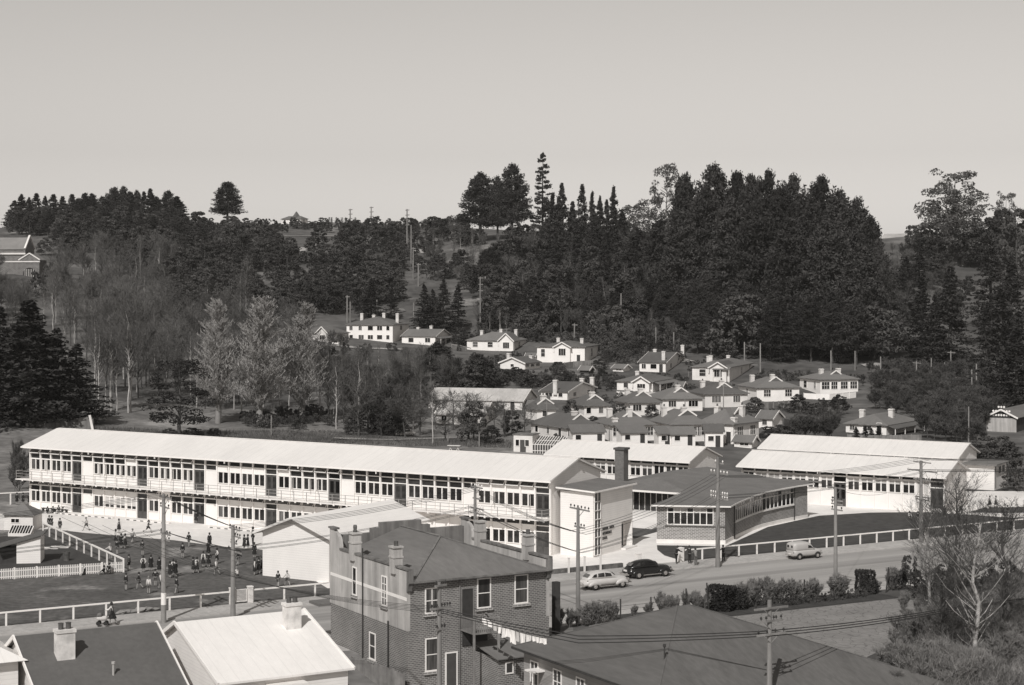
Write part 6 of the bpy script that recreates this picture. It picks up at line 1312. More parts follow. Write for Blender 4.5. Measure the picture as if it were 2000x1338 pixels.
for s in range(2):      # clipped dark bush
    g = np.random.default_rng(s+75); c_ = g.uniform(-1, 1, (5200, 3)); m_ = np.argmax(np.abs(c_), 1); c_[np.arange(5200), m_] = np.sign(c_[np.arange(5200), m_]); c_ *= g.uniform(.86, 1.05, (5200, 1)); c_ = c_*np.array([1.05,.8,1.05])+np.array([0,0,1.05])
    c_[:,:2] *= (1-.06*np.sin(c_[:,2:]*5+s))
    mk('clipped', 2.1, 2.1, quads('crown', c_, .12, F_DK, .0, s, .6), trunk_mb(1.6, .09, 5, s), TRUNK)
def bare(seed, h, spread, upward, levels, twig, trunk_r, split=3, first=.3, mats=None, nt=5):
    """leafless tree: limbs as tubes, twigs as thin blades"""
    g = random.Random(seed); tb = MB(); V = []; 
    def blade(p, q, w_):
        d = q-p; a = d.cross(Vector((g.uniform(-1,1), g.uniform(-1,1), g.uniform(-1,1)))).normalized()*w_; V.append((p-a, p+a, q))
    def grow(p, d, L_, r, lev):
        n = 3; q = p
        for i in range(n):
            d2 = (d+Vector((g.gauss(0,.10), g.gauss(0,.10), g.gauss(0,.05)+upward*.12))).normalized(); e = q+d2*L_/n
            r2 = r*(1-.22); 
            if lev < levels-1: tb.tube(q, e, r, r2, 5 if lev else 7, caps=False)
            else: blade(q, e, max(r, twig*.9))
            q, d, r = e, d2, r2
            if lev < levels and (lev > 0 or i >= 1):
                for _ in range(split if lev else 2): side(q, d, L_, r, lev)
        if lev < levels:
            for _ in range(2): side(q, d, L_, r*.9, lev, .5)
        else:
            for _ in range(nt): blade(q-d*g.uniform(0, L_*.8), q+Vector((g.gauss(0,1), g.gauss(0,1), g.gauss(.3+upward,.7))).normalized()*L_*.7, twig)
    def side(q, d, L_, r, lev, k=1.0):
        a = Vector((g.gauss(0,1), g.gauss(0,1), g.gauss(0,.4))).normalized(); dd = (d*(1.1 if k == 1 else 1.6)+a*spread*k+Vector((0,0,upward*.5))).normalized()
        grow(q, dd, L_*g.uniform(.5, .72), r*.55, lev+1)
    grow(Vector((0,0,-.5)), Vector((0,0,1)), h*first*1.6, trunk_r, 0)
    me = bpy.data.meshes.new('crown'); v = [tuple(x) for t in V for x in t]; me.from_pydata(v, [], [(3*i, 3*i+1, 3*i+2) for i in range(len(V))]); me.materials.append(mats[1])
    zs = [x[2] for x in v]; ws = sorted(abs(x[0]) for x in v); hh = max(zs); return hh, 2*ws[int(len(ws)*.97)], me, smooth_(tb.mesh('trunk', mats[0]))
def excur(seed, h, env, angd, z0, nb, twig, tr, mats, sub=8, twn=4, brf=.36, upb=.2, lat=.55, fol=.9):
    """leafless tree with a leader: boughs set along the trunk, each with shoots and twigs"""
    g = random.Random(seed); tb = MB(); V = []
    def blade(p, q, w_):
        d = q-p; a = d.cross(Vector((g.uniform(-1,1), g.uniform(-1,1), g.uniform(-1,1)))).normalized()*w_; V.append((p-a, p+a, q))
    n = 8; T = [Vector((g.gauss(0,.004)*h*i**.5, g.gauss(0,.004)*h*i**.5, h*.96*i/n)) for i in range(n+1)]; T[0] = Vector((0,0,-.8))
    at = lambda t: T[min(n-1, int(t*n))].lerp(T[min(n-1, int(t*n))+1], t*n-min(n-1, int(t*n)))
    for i in range(n): tb.tube(T[i], T[i+1], tr*(1-i/n)**.8+.015, tr*(1-(i+1)/n)**.8+.015, 8, caps=False)
    for k in range(nb):
        t = g.uniform(0, 1); z = z0+(1-z0)*t*.97; L_ = h*env(t)*g.uniform(.65, 1.15); p = at(z); a = g.uniform(0, 6.283); an = R(angd*g.uniform(.75, 1.25)); d = Vector((math.cos(a)*math.sin(an), math.sin(a)*math.sin(an), math.cos(an))); r = max(.02, tr*brf*(1-t)*g.uniform(.7, 1.2)+.02); q = p; m = 4
        for i in range(m):
            d = (d+Vector((g.gauss(0,.12), g.gauss(0,.12), .16))).normalized(); e = q+d*L_/m
            if i < 3 and r > twig*1.2: tb.tube(q, e, r, r*.72, 4, caps=False)
            else: blade(q, e, max(r*.7, twig))
            q2 = q; q = e; r *= .72
            for j in range(sub//m+(1 if i else 0)):
                s0 = q2.lerp(q, g.random()); sd = (d*fol+Vector((g.gauss(0,lat), g.gauss(0,lat), g.gauss(upb,lat*.6)))).normalized(); s1 = s0+sd*L_*g.uniform(.18, .4); blade(s0, s1, twig)
                for _ in range(twn): m0 = s0.lerp(s1, g.uniform(.2, 1)); blade(m0, m0+(sd+Vector((g.gauss(0,lat*.9), g.gauss(0,lat*.9), g.gauss(upb*.8,.4)))).normalized()*L_*g.uniform(.06, .18), twig*.75)
    me = bpy.data.meshes.new('crown'); v = [tuple(x) for t in V for x in t]; me.from_pydata(v, [], [(3*i, 3*i+1, 3*i+2) for i in range(len(V))]); me.materials.append(mats[1])
    ws = sorted(math.hypot(x[0], x[1]) for x in v); return h, 2*ws[int(len(ws)*.96)], me, smooth_(tb.mesh('trunk', mats[0]))
egg = lambda k: (lambda t: k*(math.sin(math.pi*(t*.86+.12))**.7+.05))
for s in range(3): PR.setdefault('bare', []).append(excur(s+1, 14, egg(.34), 48, .22, 46, .032, .17, (TRUNK, TW_G), 8, 4))
for s in range(2): PR.setdefault('bare', []).append(bare(s+5, 13, .70, .45, 3, .045, .17, 2, .36, (TRUNK, TW_G), 4))
for s in range(4): PR.setdefault('birch', []).append(excur(s+11, 14, egg(.24), 36, .32, 36, .028, .11, (BIRCH, TW_G), 8, 4))
for s in range(3): PR.setdefault('poplar', []).append(excur(s+21, 20, lambda t: .20*(1-t*.75)*(.55+.45*min(1, t*3+.3)), 31, .12, 280, .021, .17, (PALEB, TW_P), 14, 5, .09, .9, .32, .6))
for s in range(2): PR.setdefault('fastigiate', []).append(excur(s+31, 18, egg(.2), 12, .1, 70, .034, .22, (PALEB, TW_G), 8, 4))
for s in range(3): PR.setdefault('brush', []).append(bare(s+41, 4, 1.0, .45, 3, .022, .06, 2, .25, (TW_D, TW_D), 5))
for s in range(3): PR.setdefault('nearbirch', []).append(excur(s+51, 12, egg(.33), 40, .18, 60, .010, .13, (BIRCH if s == 0 else TRUNK, TW_D), 14, 7, .12))
for s in range(4): PR.setdefault('hedgetwig', []).append(bare(s+61, 1.9, .7, .8, 3, .014, .035, 2, .22, (TW_N, TW_N), 4))
for s in range(3): PR.setdefault('scrub', []).append(bare(s+81, 3, 1.0, .6, 3, .016, .035, 2, .25, (TW_N, TW_N), 6))
def tuft(seed):
    g = random.Random(seed); V = []; 
    for i in range(420):
        a = g.uniform(0, 6.28); r = g.uniform(0, 1.0)**.7*1.25; p = Vector((r*math.cos(a), r*math.sin(a), -.1)); q = p+Vector((g.gauss(0,.5), g.gauss(0,.5), g.uniform(.7, 2.2))); w_ = Vector((g.uniform(-1,1), g.uniform(-1,1), 0)).normalized()*.016; V.append((p-w_, p+w_, q))
        for k in range(3): m_ = p.lerp(q, g.uniform(.35, .9)); V.append((m_-w_*.6, m_+w_*.6, m_+Vector((g.gauss(0,.3), g.gauss(0,.3), g.uniform(.1,.5)))))
    me = bpy.data.meshes.new('stems'); v = [tuple(x) for t in V for x in t]; me.from_pydata(v, [], [(3*i,3*i+1,3*i+2) for i in range(len(V))]); me.materials.append(TW_N); return me
for s in range(3): PR.setdefault('thicket', []).append((2.2, 3.0, tuft(s), None))
NM = {'pine':('pine_tree','pine tree'), 'cedar':('cedar_tree','conifer'), 'tiered':('conifer_tree','conifer'), 'spire':('conifer_tree','conifer'), 'bush':('evergreen_tree','tree'), 'gum':('gum_tree','gum tree'), 'shrub':('shrub','shrub'),
      'clipped':('clipped_bush','bush'), 'bare':('bare_tree','bare tree'), 'birch':('birch_tree','birch tree'), 'poplar':('poplar_tree','poplar tree'), 'fastigiate':('poplar_tree','poplar tree'), 'brush':('brushwood_bush','bush'), 'nearbirch':('birch_tree','birch tree'), 'hedgetwig':('hedge_plant','hedge plant'), 'thicket':('twiggy_bush','bush'), 'scrub':('twiggy_bush','bush'), 'openpine':('pine_tree','pine tree')}
def plant(kind, p, h, label, group=None, wpx=None, var=None):
    H0, W0, cr, tr = PR[kind][rng.randrange(len(PR[kind])) if var is None else var % len(PR[kind])]
    s = h/H0; sx = s*rng.uniform(.88, 1.14) if wpx is None else wpx/W0
    nm, cat = NM[kind]
    if kind == 'bush' and h < 5.4: nm, cat = 'round_bush', 'bush'
    elif kind == 'bush' and label.startswith('dark rounded tree in the central') or 'hollow' in label: nm = nm.replace('evergreen', 'broadleaf')
    o = thing(nm, label, cat, p, rng.uniform(0, 6.28), group); o.scale = (sx, sx, s)
    put(cr, 'stems' if kind == 'thicket' else ('crown' if kind not in ('shrub','clipped','hedgetwig') else 'foliage'), o)
    if tr: put(tr, 'trunk', o)
    return o
def tree(kind, px, base, top, label, group=None, w=None, Y=None, var=None):
    p = hit(px, base) if Y is None else D_(px, base, Y)
    if p is None: p = D_(px, base, 760)
    return plant(kind, p, (base-top)*p.y/F, label, group, None if w is None else w*p.y/F, var)
def clear(px, base, hpx, wpx, Y):
    for l, r, t, b_, Yh in HB:
        if Y < Yh+3 and px+wpx*.45 > l and px-wpx*.45 < r and base-hpx < b_-2 and base > t+2: return False
        if abs(Y-Yh) < 12 and l-3 < px < r+3: return False
    return True
def inpoly(x, y, pl):
    c = False; j = len(pl)-1
    for i in range(len(pl)):
        if (pl[i][1] > y) != (pl[j][1] > y) and x < (pl[j][0]-pl[i][0])*(y-pl[i][1])/(pl[j][1]-pl[i][1])+pl[i][0]: c = not c
        j = i
    return c
def fill(poly, n, kinds, hr, label, group, mind=0., wf=1., keep=True):
    xs = [p[0] for p in poly]; ys = [p[1] for p in poly]; got = []; tries = 0
    while len(got) < n and tries < n*25:
        tries += 1; x = rng.uniform(min(xs), max(xs)); y = rng.uniform(min(ys), max(ys))
        if not inpoly(x, y, poly): continue
        if any((x-a)**2+((y-b_)*1.6)**2 < mind*mind for a, b_ in got): continue
        p = hit(x, y)
        if p is None: continue
        k = rng.choice(kinds); h = rng.uniform(*hr); H0, W0 = PR[k][0][:2]
        if keep and not clear(x, y, h*F/p.y, W0*h/H0*F/p.y*wf, p.y): continue
        got.append((x, y)); o = plant(k, p, h, label if isinstance(label, str) else label[k], group if isinstance(group, str) else group[k])
        if wf != 1: o.scale = (o.scale[0]*wf, o.scale[1]*wf, o.scale[2])
# ---- skyline, left
sl_ = 'dark conifer in the row along the left-hand skyline'; sg = 'conifers along the left skyline'
for px, top, w in ((28,392,26),(42,380,26),(57,386,20),(71,378,26),(88,384,20),(104,380,28),(122,384,26),(141,380,28),(152,388,24),(166,377,24),(180,378,22),(200,384,30),(223,366,32),(241,364,26),(255,374,22),(267,372,22),(281,375,22),(294,369,26),(306,384,22),(329,373,32),(346,384,34)):
    tree(rng.choice(('spire','spire','pine')), px, 448, top, sl_, sg, w*1.7)
for px in range(24, 372, 13): tree('pine' if rng.random() < .5 else 'bush', px+rng.uniform(-4,4), 452, 405+rng.uniform(-7, 9)+(8 if px > 350 else 0), sl_.replace('dark conifer','dark tree')+' behind the points', 'trees massed along the left skyline', 40)
tree('pine', 444, 437, 355, 'big isolated dark pine on the left skyline', None, 68)
tree('bush', 380, 452, 412, 'small round tree beside the big skyline pine, left', None, 26); tree('bush', 398, 450, 425, 'small bush at the foot of the big skyline pine', None, 22)
for px in range(415, 910, 11):
    tree('bush', px+rng.uniform(-4, 4), 450+rng.uniform(-5, 6), 431+rng.uniform(-8, 5), 'low bushy tree on the far skyline ridge', 'bushes along the far ridge', 24*rng.uniform(.8, 1.3))
for px, top, w in ((735,420,40),(718,424,26),(768,430,30),(810,426,30),(858,424,26),(876,420,34),(900,424,30),(480,424,26),(450,420,60),(505,428,34)): tree('bush', px, 458, top, 'low bushy tree on the far skyline ridge', 'bushes along the far ridge', w)
for px in (642,648,657,668,676,694): tree('fastigiate', px, 444, 424, 'small wispy tree on the skyline right of the turreted house', 'wispy skyline trees', 7)
# ---- skyline, middle and right
tree('pine', 938, 472, 338, 'wide dark pine at the left of the skyline clump', None, 96, None, 0); tree('pine', 1000, 466, 321, 'rounded dark pine in the middle of the skyline clump', None, 88, None, 1)
tree('tiered', 1060, 462, 298, 'tallest narrow open-tiered conifer on the skyline', None, 54, None, 0); tree('pine', 972, 470, 345, 'dark pine wedged between the two big skyline pines', None, 60)
for px, top, w, i in ((1097,359,32,0),(1080,380,34,1),(1137,361,30,2),(1157,376,26,3),(1172,385,24,4),(1185,392,24,5),(1199,366,30,6),(1118,395,30,7),(1215,410,34,8)):
    tree('spire', px, 520, top, 'pointed conifer in the saddle right of the tallest conifer', 'pointed conifers in the saddle', w*1.5)
tree('gum', 1302, 520, 318, 'gum tree with an open leaning crown left of the big pine mass', None, 80); tree('gum', 1265, 520, 385, 'lower gum tree on the left edge of the pine mass', None, 95); tree('gum', 1238, 500, 400, 'gum tree with gaps in its crown next to the pointed conifers', None, 70)
for i, (px, base, top, w) in enumerate(((1338,560,340,92),(1395,575,322,128),(1375,600,370,110),(1440,560,336,84),(1468,575,342,90),(1500,570,334,96),(1548,575,343,108),(1525,600,370,110),(1604,575,346,112),(1580,610,380,110),(1640,590,372,112),(1672,615,388,112),(1702,640,425,84),(1430,620,390,120),(1480,630,400,130),(1330,620,410,110),(1290,590,430,100),(1545,650,430,120),(1620,655,430,130),(1680,680,480,120),(1715,650,470,60),(1250,570,450,90))):
    tree('pine', px, base, top, 'large dark pine in the dense mass on the right-hand hill', 'big pines of the right-hand hill', w)
for px, base, top, w in ((1866,500,328,150),(1850,520,362,120),(1880,520,380,110)): tree('gum', px, base, top, 'spreading gum tree with pale limbs on the right skyline', 'gum trees on the right skyline', w)
tree('gum', 1965, 500, 372, 'gum tree cut off by the right edge', None, 60)
for px, base, top, w in ((1800,492,440,50),(1780,490,438,40),(1825,500,436,44),(1925,520,418,90),(1955,530,400,90),(1985,560,400,110),(1895,520,450,80),(1830,530,462,70)): tree('bush', px, base, top, 'dense dark tree on the right-hand skyline below the gum', 'dense trees under the gum', w)
for px, base, top, w in ((1856,712,518,118),(1800,705,540,92),(1826,716,575,80)): tree('cedar', px, base, top, 'tall dark layered conifer in the hollow at the right', 'tall conifers in the right hollow', w)
for px, base, top, w in ((1955,790,560,120),(1985,820,640,130),(1935,640,470,100),(1975,700,500,120),(1930,745,590,90)): tree('cedar', px, base, top, 'dark layered conifer along the right edge', 'dark conifers along the right edge', w)
for px, base, top, w in ((1795,560,468,60),(1770,600,500,60)): tree('cedar', px, base, top, 'grey-green conifer below the right skyline farm building', 'conifers below the farm building', w)
fill([(1735,490),(1800,490),(1890,520),(1900,620),(1760,640)], 45, ['bare','brush','bush'], (5, 9), 'scrubby tree on the open right-hand hillside', 'scrub on the right-hand hillside', 8)
# ---- left bush canopy and woods
fill([(20,455),(140,452),(400,455),(420,470),(600,480),(775,478),(775,600),(740,612),(560,640),(470,650),(340,640),(330,560),(60,470)], 180, ['bush'], (7.5, 11), 'dark rounded evergreen in the bush covering the left-hand hill', 'native bush on the left-hand hill', 11)
fill([(20,455),(340,450),(360,520),(300,520),(90,470)], 40, ['bush','bush','pine'], (8, 12), 'dark rounded evergreen in the bush covering the left-hand hill', 'native bush on the left-hand hill', 10)
for px, base, top, w in ((395,650,590,60),(360,640,585,50),(420,655,600,50),(355,690,600,70),(725,620,545,60),(765,625,560,40)): tree('cedar', px, base, top, 'dark layered conifer among the bush behind the bare poplars', 'dark conifers behind the poplars', w)
fill([(30,555),(120,535),(320,545),(340,640),(345,780),(200,795),(60,640)], 105, ['bare','bare','birch'], (12, 17), {'bare':'grey leafless tree in the wood on the left','birch':'slim leafless birch in the wood on the left'}, {'bare':'leafless trees of the left wood','birch':'leafless birches of the left wood'}, 10)
fill([(-40,550),(60,545),(60,640),(-40,640)], 22, ['bare'], (10, 15), 'grey leafless tree below the stone church', 'leafless trees below the church', 9)
fill([(330,660),(560,650),(650,690),(700,780),(560,800),(340,800)], 60, ['bare','birch','bare'], (10, 15), {'bare':'grey leafless tree behind the tall poplars','birch':'slim leafless birch behind the tall poplars'}, {'bare':'leafless trees behind the poplars','birch':'leafless birches behind the poplars'}, 14)
for px, base, top in ((193,808,640),(206,805,660),(217,804,640),(228,803,650),(251,808,600),(256,806,610),(385,812,660),(457,800,650),(472,812,640),(625,822,660),(657,838,700),(700,838,690),(713,835,720),(740,842,720),(565,806,650),(845,868,740),(640,815,690)):
    tree('birch', px, base, top, 'slender white-trunked birch at the edge of the rough field', 'white-trunked birches by the field')
tree('poplar', 425, 828, 580, 'left of the three tall pale leafless poplars', None, 86, None, 0); tree('poplar', 505, 834, 572, 'middle and tallest of the three tall pale leafless poplars', None, 98, None, 1); tree('poplar', 590, 826, 588, 'right of the three tall pale leafless poplars', None, 88, None, 2)
for px, base, top, w in ((322,640,515,22),(405,640,545,22),(480,650,495,34),(470,660,530,24),(330,650,540,16)): tree('fastigiate', px, base, top, 'narrow upright leafless poplar behind the pale poplars', 'narrow upright poplars', w)
for i, (px, base, top, w) in enumerate(((58,832,585,230),(150,826,672,150),(0,830,600,160),(110,830,640,150))): tree('cedar', px, base, top, 'huge black layered conifer at the left edge', 'huge conifers at the left edge', w)
tree('openpine', 350, 856, 700, 'loose dark pine with a bare trunk just beyond the long roof', None, 150)
for px, base, top, w in ((330,856,836,44),(375,856,834,60),(418,853,836,44)): tree('bush', px, base, top, 'low dark bush poking above the long roof', 'low bushes behind the long roof', w)
fill([(470,820),(640,812),(650,838),(560,842),(470,838)], 45, ['shrub','brush'], (1.6, 3.0), 'scrubby low plant at the field edge under the poplars', 'scrub under the poplars', 6)
# ---- middle slope
for px, base, top, w in ((828,648,556,58),(866,652,546,62),(895,648,556,50),(845,640,565,50)): tree('cedar', px, base, top, 'dark conifer in the block above the two upper left houses', 'dark conifers above the upper houses', w)
fill([(775,455),(905,450),(930,475),(1010,480),(1000,560),(930,600),(900,560),(800,545),(785,500)], 75, ['bush','bare','bush','birch'], (5, 9.5), {'bush':'low evergreen on the middle slope','bare':'leafless tree on the middle slope','birch':'slim birch on the middle slope'}, {'bush':'evergreens on the middle slope','bare':'leafless trees on the middle slope','birch':'birches on the middle slope'}, 9)
fill([(920,560),(1010,500),(1100,470),(1240,500),(1290,560),(1300,640),(1200,650),(1060,655),(940,640)], 130, ['pine','cedar','bush','bare','bush','birch'], (8, 14), {'bare':'leafless tree in the central wood','birch':'pale-stemmed birch in the central wood','pine':'dark pine in the central wood','cedar':'layered conifer in the central wood','bush':'dark rounded tree in the central wood','spire':'pointed conifer in the central wood'}, {'bare':'leafless trees of the central wood','birch':'birches of the central wood','pine':'pines of the central wood','cedar':'layered conifers of the central wood','bush':'rounded trees of the central wood','spire':'pointed conifers of the central wood'}, 12)
fill([(930,640),(1300,650),(1330,690),(1240,690),(1120,668),(935,655)], 40, ['birch','bush','shrub','bare'], (5, 9), {'birch':'slim birch at the lower edge of the central wood','bush':'round tree at the lower edge of the central wood','shrub':'bush at the lower edge of the central wood','bare':'leafless tree at the lower edge of the central wood'}, {'birch':'birches below the central wood','bush':'round trees below the central wood','shrub':'bushes below the central wood','bare':'leafless trees below the central wood'}, 9)
fill([(1260,560),(1720,600),(1745,700),(1690,715),(1560,712),(1480,705),(1330,690),(1300,650)], 125, ['pine','cedar','pine','spire','bush'], (11, 17), {'pine':'dark pine on the lower edge of the right-hand hill','cedar':'layered conifer on the lower edge of the right-hand hill','bush':'rounded tree on the lower edge of the right-hand hill','spire':'pointed conifer on the lower edge of the right-hand hill'}, {'pine':'pines of the lower right wood','cedar':'layered conifers of the lower right wood','bush':'rounded trees of the lower right wood','spire':'pointed conifers of the lower right wood'}, 14)
for px, base, top in ((1236,668,628),(1252,672,630),(1281,676,628),(1316,682,640),(1389,694,630),(1430,690,640),(1613,560,486),(1374,560,500),(1190,660,600),(1147,660,620)): tree('birch', px, base, top, 'thin pale trunk standing at the edge of the pines', 'thin pale trunks at the pine edge')
tree('bush', 1424, 715, 674, 'smooth dark dome-shaped tree behind the greyish villa', None, 64); tree('bush', 1300, 560, 500, 'pale leafy tree at the left foot of the pine mass', None, 70)
# ---- around the houses
tree('pine', 856, 742, 668, 'dark spreading pine on the bank below the two-storey house', None, 84); tree('cedar', 672, 730, 668, 'narrow dark conifer left below the two-storey house', None, 34)
fill([(640,700),(830,690),(930,730),(1000,740),(1000,755),(830,800),(860,850),(720,850),(640,830)], 80, ['bare','bare','bush','brush','birch'], (5, 11), {'bare':'leafless tree in the wooded hollow below the upper houses','bush':'dark round tree in the wooded hollow below the upper houses','brush':'brushwood in the hollow below the upper houses','birch':'slim birch in the hollow below the upper houses'}, {'bare':'leafless trees of the hollow','bush':'round trees of the hollow','brush':'brushwood of the hollow','birch':'birches of the hollow'}, 10, keep=False if False else True)
for px, base, top, w in ((700,852,745,80),(792,856,770,80),(745,852,790,60),(820,850,775,70),(915,858,770,90),(985,855,790,60),(870,862,820,50),(1025,850,790,40)): tree(rng.choice(('bare','bare')), px, base, top, 'dark leafless orchard tree in the row along the rough field', 'orchard trees along the field', w)
for px, base, top, w in ((925,862,780,80),(770,852,800,60),(690,850,810,50),(960,868,830,60),(1000,850,800,50),(740,850,820,40)): tree('bush', px, base, top, 'dark leafy tree in the row along the rough field', 'leafy trees along the field', w)
for px, base, top, w in ((1115,818,780,46),(1210,820,786,40),(1272,816,790,40),(1475,806,774,50),(1560,808,768,58),(1590,812,788,40),(1640,810,768,48),(1160,840,812,34),(1090,868,846,30),(1125,870,850,36),(1230,868,852,20),(1335,868,852,24),(1180,690,668,40),(1245,700,680,30),(1010,745,715,60),(950,752,722,70),(1040,757,730,60),(1090,725,706,40),(1170,722,700,40),(1350,762,750,30),(1320,770,752,30),(1535,870,828,70),(1500,855,832,50)):
    tree('bush' if w > 30 else 'shrub', px, base, top, 'leafy garden tree between the hillside houses', 'garden trees between the houses', w)
tree('bush', 1530, 866, 828, 'round dark bush behind the left end of the rear white roof', None, 70)
for px in (1575, 1592, 1608, 1622, 1560): tree('brush', px, 868, 808, 'dark upright brushwood clump behind the rear white roof', 'brushwood behind the rear roof', 34)
for px in (1672, 1690, 1702, 1716): tree('spire', px, 862, 832+rng.uniform(0, 5), 'small dark cypress before the lone dark-roofed villa', 'cypresses before the lone villa', 20)
fill([(1690,760),(1740,740),(1900,740),(1950,800),(1960,850),(1930,880),(1800,860),(1795,830),(1700,800)], 150, ['brush'], (3.5, 6), 'grey leafless brushwood on the slope at the right', 'brushwood on the right-hand slope', 7, 1.2)
fill([(1700,700),(1940,690),(1950,780),(1700,745)], 30, ['brush','shrub','bush'], (2, 4.5), {'brush':'sparse brushwood under the right hollow conifers','shrub':'small bush under the right hollow conifers','bush':'low round tree under the right hollow conifers'}, {'brush':'sparse brushwood at the right','shrub':'small bushes at the right','bush':'low trees at the right'}, 8)
fill([(930,690),(1050,700),(1200,690),(1340,700),(1350,800),(1200,760),(1060,760),(900,760)], 110, ['shrub','shrub','bush'], (1.5, 4), {'shrub':'low bush on the slope between the scattered houses','bush':'low round tree on the slope between the scattered houses'}, {'shrub':'bushes between the scattered houses','bush':'low trees between the scattered houses'}, 7)
fill([(640,670),(1040,660),(1340,680),(1340,700),(1180,690),(1040,670),(900,690),(660,690)], 70, ['shrub','bush'], (1.5, 4.5), {'shrub':'scrub bush on the bank above the houses','bush':'scrub tree on the bank above the houses'}, {'shrub':'scrub bushes above the houses','bush':'scrub trees above the houses'}, 7)
for px, base, top, w in ((1930,905,850,90),(1965,930,860,90),(1985,960,890,70),(1900,895,872,50),(1960,900,850,80)): tree('bush', px, base, top, 'dark dense tree behind the right end classroom block', 'dense trees at the right end', w)
# ---- roadside hedge
def hedge_at(kind, px, base, top, label, group, w=None):
    r = rAt(px, NH); p = rd(r, NH, -.15); yb = HY+H*F/p.y; return plant(kind, p, max(.5, (yb-top)*p.y/F), label, group, None if w is None else w*p.y/F)
for px, base, top in ((1098,1222,1178),(1112,1222,1182),(1128,1222,1188),(1144,1218,1172),(1150,1220,1170),(1160,1216,1180),(1180,1212,1170),(1190,1212,1172),(1200,1210,1168),(1238,1198,1178),(1262,1192,1172),(1290,1188,1160),(1296,1188,1152),(1312,1186,1158),(1322,1184,1160),(1340,1182,1148),(1352,1180,1150),(1366,1180,1150),(1376,1178,1154),
    (1470,1168,1128),(1480,1167,1125),(1500,1165,1132),(1510,1163,1122),(1522,1162,1124),(1545,1160,1128),(1552,1158,1126),(1562,1158,1130),(1575,1156,1126),(1585,1156,1128),(1595,1155,1126),(1622,1152,1116),(1632,1152,1120),(1642,1150,1118),(1650,1150,1122),(1712,1142,1128),(1745,1138,1106),(1756,1136,1104),(1765,1135,1108),(1454,1170,1132),(1440,1170,1136)):
    hedge_at('hedgetwig', px, base, top-4, 'thin leafless hedge plant in the row along the near side of the road', 'leafless hedge plants by the road')
for px, base, top, w, l in ((1408,1192,1142,50,'dense dark bush at the left end of the long hedge clump'),(1440,1186,1146,46,'dense dark bush right beside the first in the hedge'),(1690,1160,1112,36,'tall clipped dark bush standing alone by the road'),(1704,1160,1134,22,'small dark bush at the foot of the clipped bush')):
    hedge_at('clipped', px, base, top, l, None, w)
for px in range(1452, 1530, 12): hedge_at('shrub', px, 1180-(px-1452)*.12, 1148-(px-1452)*.12, 'dark leafy hedge bush right of the dense dark bushes', 'leafy hedge bushes', 20)
for px in range(1540, 1700, 16): p = rd(rAt(px, NH-1.0), NH-1.0, -.1); plant('shrub', p, .9, 'low scrubby plant at the foot of the hedge', 'scrub at the hedge foot')
for i, (px, base, top, w) in enumerate(((1778,1150,1080,58),(1800,1160,1108,80),(1840,1160,1100,90),(1880,1150,1096,90),(1920,1150,1090,90),(1960,1150,1085,90),(1820,1180,1125,70),(1870,1185,1120,90),(1915,1190,1120,90),(1960,1190,1120,90))):
    p = P(px, base+6, 0); plant('shrub', p, (base-top)*p.y/F, 'dark leafy bush in the thicket at the right of the road', 'thicket at the right of the road', w*p.y/F)
# ---- near right
for i, (px, base, top, w) in enumerate(((1905,1330,1010,190),(1868,1235,930,140),(1960,1300,985,170),(1815,1190,975,110),(1840,1310,1110,120))):
    p = P(px, base, 0); plant('nearbirch', p, (base-top)*p.y/F, ('leaning white-trunked birch nearest the camera at bottom right','tall leafless birch before the end of the front classroom block','leafless birch cut off by the right edge','leafless birch rising at the road side left of the thicket','small leafless birch in the brush at the bottom right')[i], None, w*p.y/F, i)
n_ = 0
while n_ < 210:
    x = rng.uniform(1740, 2020); y = rng.uniform(1195, 1400)
    if x < 1862-max(0, y-1205)*1.15: continue
    p = P(x, y, 0); plant(rng.choice(('thicket','scrub','scrub')), p, rng.uniform(1.6, 4.2), 'tangled twiggy bush in the brush at the bottom right', 'twiggy brush at the bottom right'); n_ += 1
for px, base, top in ((1770,1200,1150),(1790,1195,1160),(1850,1205,1150),(1870,1210,1160),(1900,1205,1140),(1940,1205,1140)): p = P(px, base, 0); plant('hedgetwig', p, (base-top)*p.y/F, 'leafless scrub plant between the paved court and the thicket', 'scrub behind the paved court')
# rough-edged grass around the field and the verges
def grass(name, pts, n, hgt, z=.0, seed=3, mat=None):
    g = np.random.default_rng(seed); P_ = []; xs = [p.x for p in pts]; ys = [p.y for p in pts]; pl = [(p.x, p.y) for p in pts]; V = []
    k = 0
    while k < n:
        x = g.uniform(min(xs), max(xs)); y = g.uniform(min(ys), max(ys))
        if not inpoly(x, y, pl): continue
        k += 1; zz = float(gz(x, y))+z; a = g.uniform(0, 6.28); w_ = .05; h_ = hgt*g.uniform(.5, 1.3)
        V += [(x-w_*math.cos(a), y-w_*math.sin(a), zz), (x+w_*math.cos(a), y+w_*math.sin(a), zz), (x+g.normal(0,.12), y+g.normal(0,.12), zz+h_)]
    me = bpy.data.meshes.new(name); me.from_pydata(V, [], [(3*i,3*i+1,3*i+2) for i in range(n)]); me.materials.append(mat); struct(put(me, name), 'stuff')
GR = M('rough_grass', .10, .95, .4, .12, fine=.3)
grass('rough_grass', [hit(190, 836), hit(640, 842), hit(1000, 862), hit(1000, 876), hit(700, 868), hit(200, 850)], 14000, .5, 0, 3, GR)

for px, base, top, w in ((70,580,528,44),(97,566,508,44),(112,545,485,50),(20,600,548,50),(45,592,545,44),(88,500,462,40)): tree('bare' if px < 60 or px > 100 else 'bush', px, base, top, 'tree crowding round the stone church', 'trees round the stone church', w)
for px, base, top in ((28,960,880),(38,975,890),(50,940,878),(30,930,850)): tree('brush', px, base, top, 'leafless willowy bush at the left end of the long block', 'willowy bushes by the long block', 34)

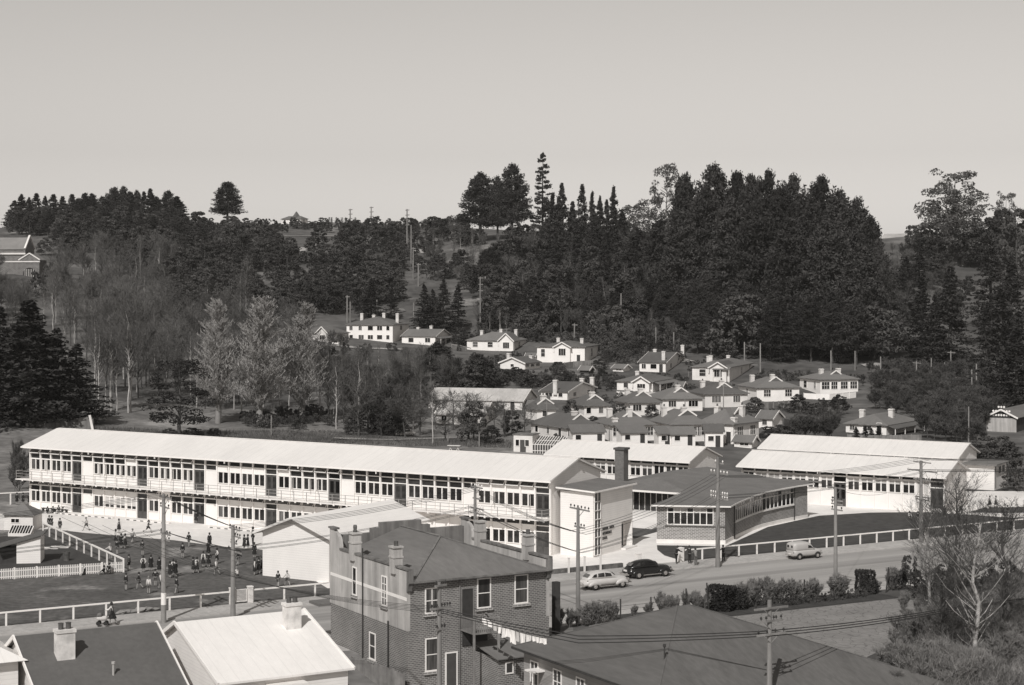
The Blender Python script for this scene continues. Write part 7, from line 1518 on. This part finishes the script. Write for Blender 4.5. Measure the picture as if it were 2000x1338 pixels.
for px, base, top, w in ((600,702,632,50),(638,706,640,50),(664,704,645,46),(620,712,650,50)): plant('bare', hit(px, base), (base-top)*hit(px, base).y/F, 'leafless tree screening the pale villa left of the two-storey house', 'leafless trees screening the pale villa', w*hit(px, base).y/F)
for px, base, top, w in ((1012,560,470,36),(1030,640,545,50),(1060,600,505,40),(1085,560,455,40),(1110,640,530,54),(1140,590,480,44),(1165,640,548,48),(1180,570,462,40),(1205,610,500,46),(1228,640,540,46),(1125,540,430,40),(1160,530,420,40),(1080,650,570,40),(1250,620,520,44),(1420,690,560,60),(1500,700,590,60),(1560,700,580,60),(1640,705,570,70),(1700,700,585,60)):
    tree('spire' if w < 50 else 'cedar', px, base, top, 'pointed dark conifer rising out of the central and right-hand woods', 'pointed conifers in the woods', w)
for px, base, top in ((1190,872,836),(1068,826,784),(1413,802,750),(1156,800,762),(1338,808,770)): p = hit(px, base); pole('thin service pole standing among the bungalows', p, (base-top)*p.y/F, [((base-top)*p.y/F-.4, 1.0, 0, 0)], None, .11, 'hillside_pole', 'pole', 'service poles among the bungalows', brace=False)

fill([(1040,745),(1200,735),(1340,745),(1480,770),(1560,800),(1640,790),(1640,850),(1480,850),(1400,800),(1200,800),(1040,800)], 60, ['shrub'], (1.0, 2.4), 'low garden bush between the bungalows', 'garden bushes between the bungalows', 7, keep=True)
fill([(1290,700),(1480,735),(1680,745),(1700,770),(1560,745),(1400,760),(1340,760)], 40, ['shrub','brush'], (1.0, 2.6), 'rough scrub bush on the slope above the upper bungalows', 'scrub above the upper bungalows', 7, keep=True)

for px, base, top, w in ((50,828,632,190),(118,828,712,130),(10,826,660,120)): tree('pine', px, base, top, 'black bushy conifer filling the clump at the left edge', 'bushy conifers at the left edge', w)
for px, base, top, w in ((852,838,752,60),(885,842,765,50),(925,846,770,56),(968,846,775,50),(905,850,790,50)):
    p = hit(px, base); plant('bare', p, (base-top)*p.y/F, 'leafless tree standing in front of the pale-roofed sheds', 'leafless trees before the sheds', w*p.y/F)
# ---------------------------------------------------------------- thin haze volume added over the valley to lift the dark tones
hz = bpy.data.materials.new('haze'); hz.use_nodes = True; n_t = hz.node_tree; n_t.nodes.clear()
ho = n_t.nodes.new('ShaderNodeOutputMaterial'); hv = n_t.nodes.new('ShaderNodeVolumePrincipled'); hv.inputs['Color'].default_value = (.95, .93, .9, 1); hv.inputs['Density'].default_value = .00007; hv.inputs['Anisotropy'].default_value = .2
n_t.links.new(hv.outputs[0], ho.inputs['Volume'])
b = MB(); b.box(-4100, 4200, -450, 6200, -6, 110); struct(put(b.mesh('haze', hz), 'haze'), 'stuff')
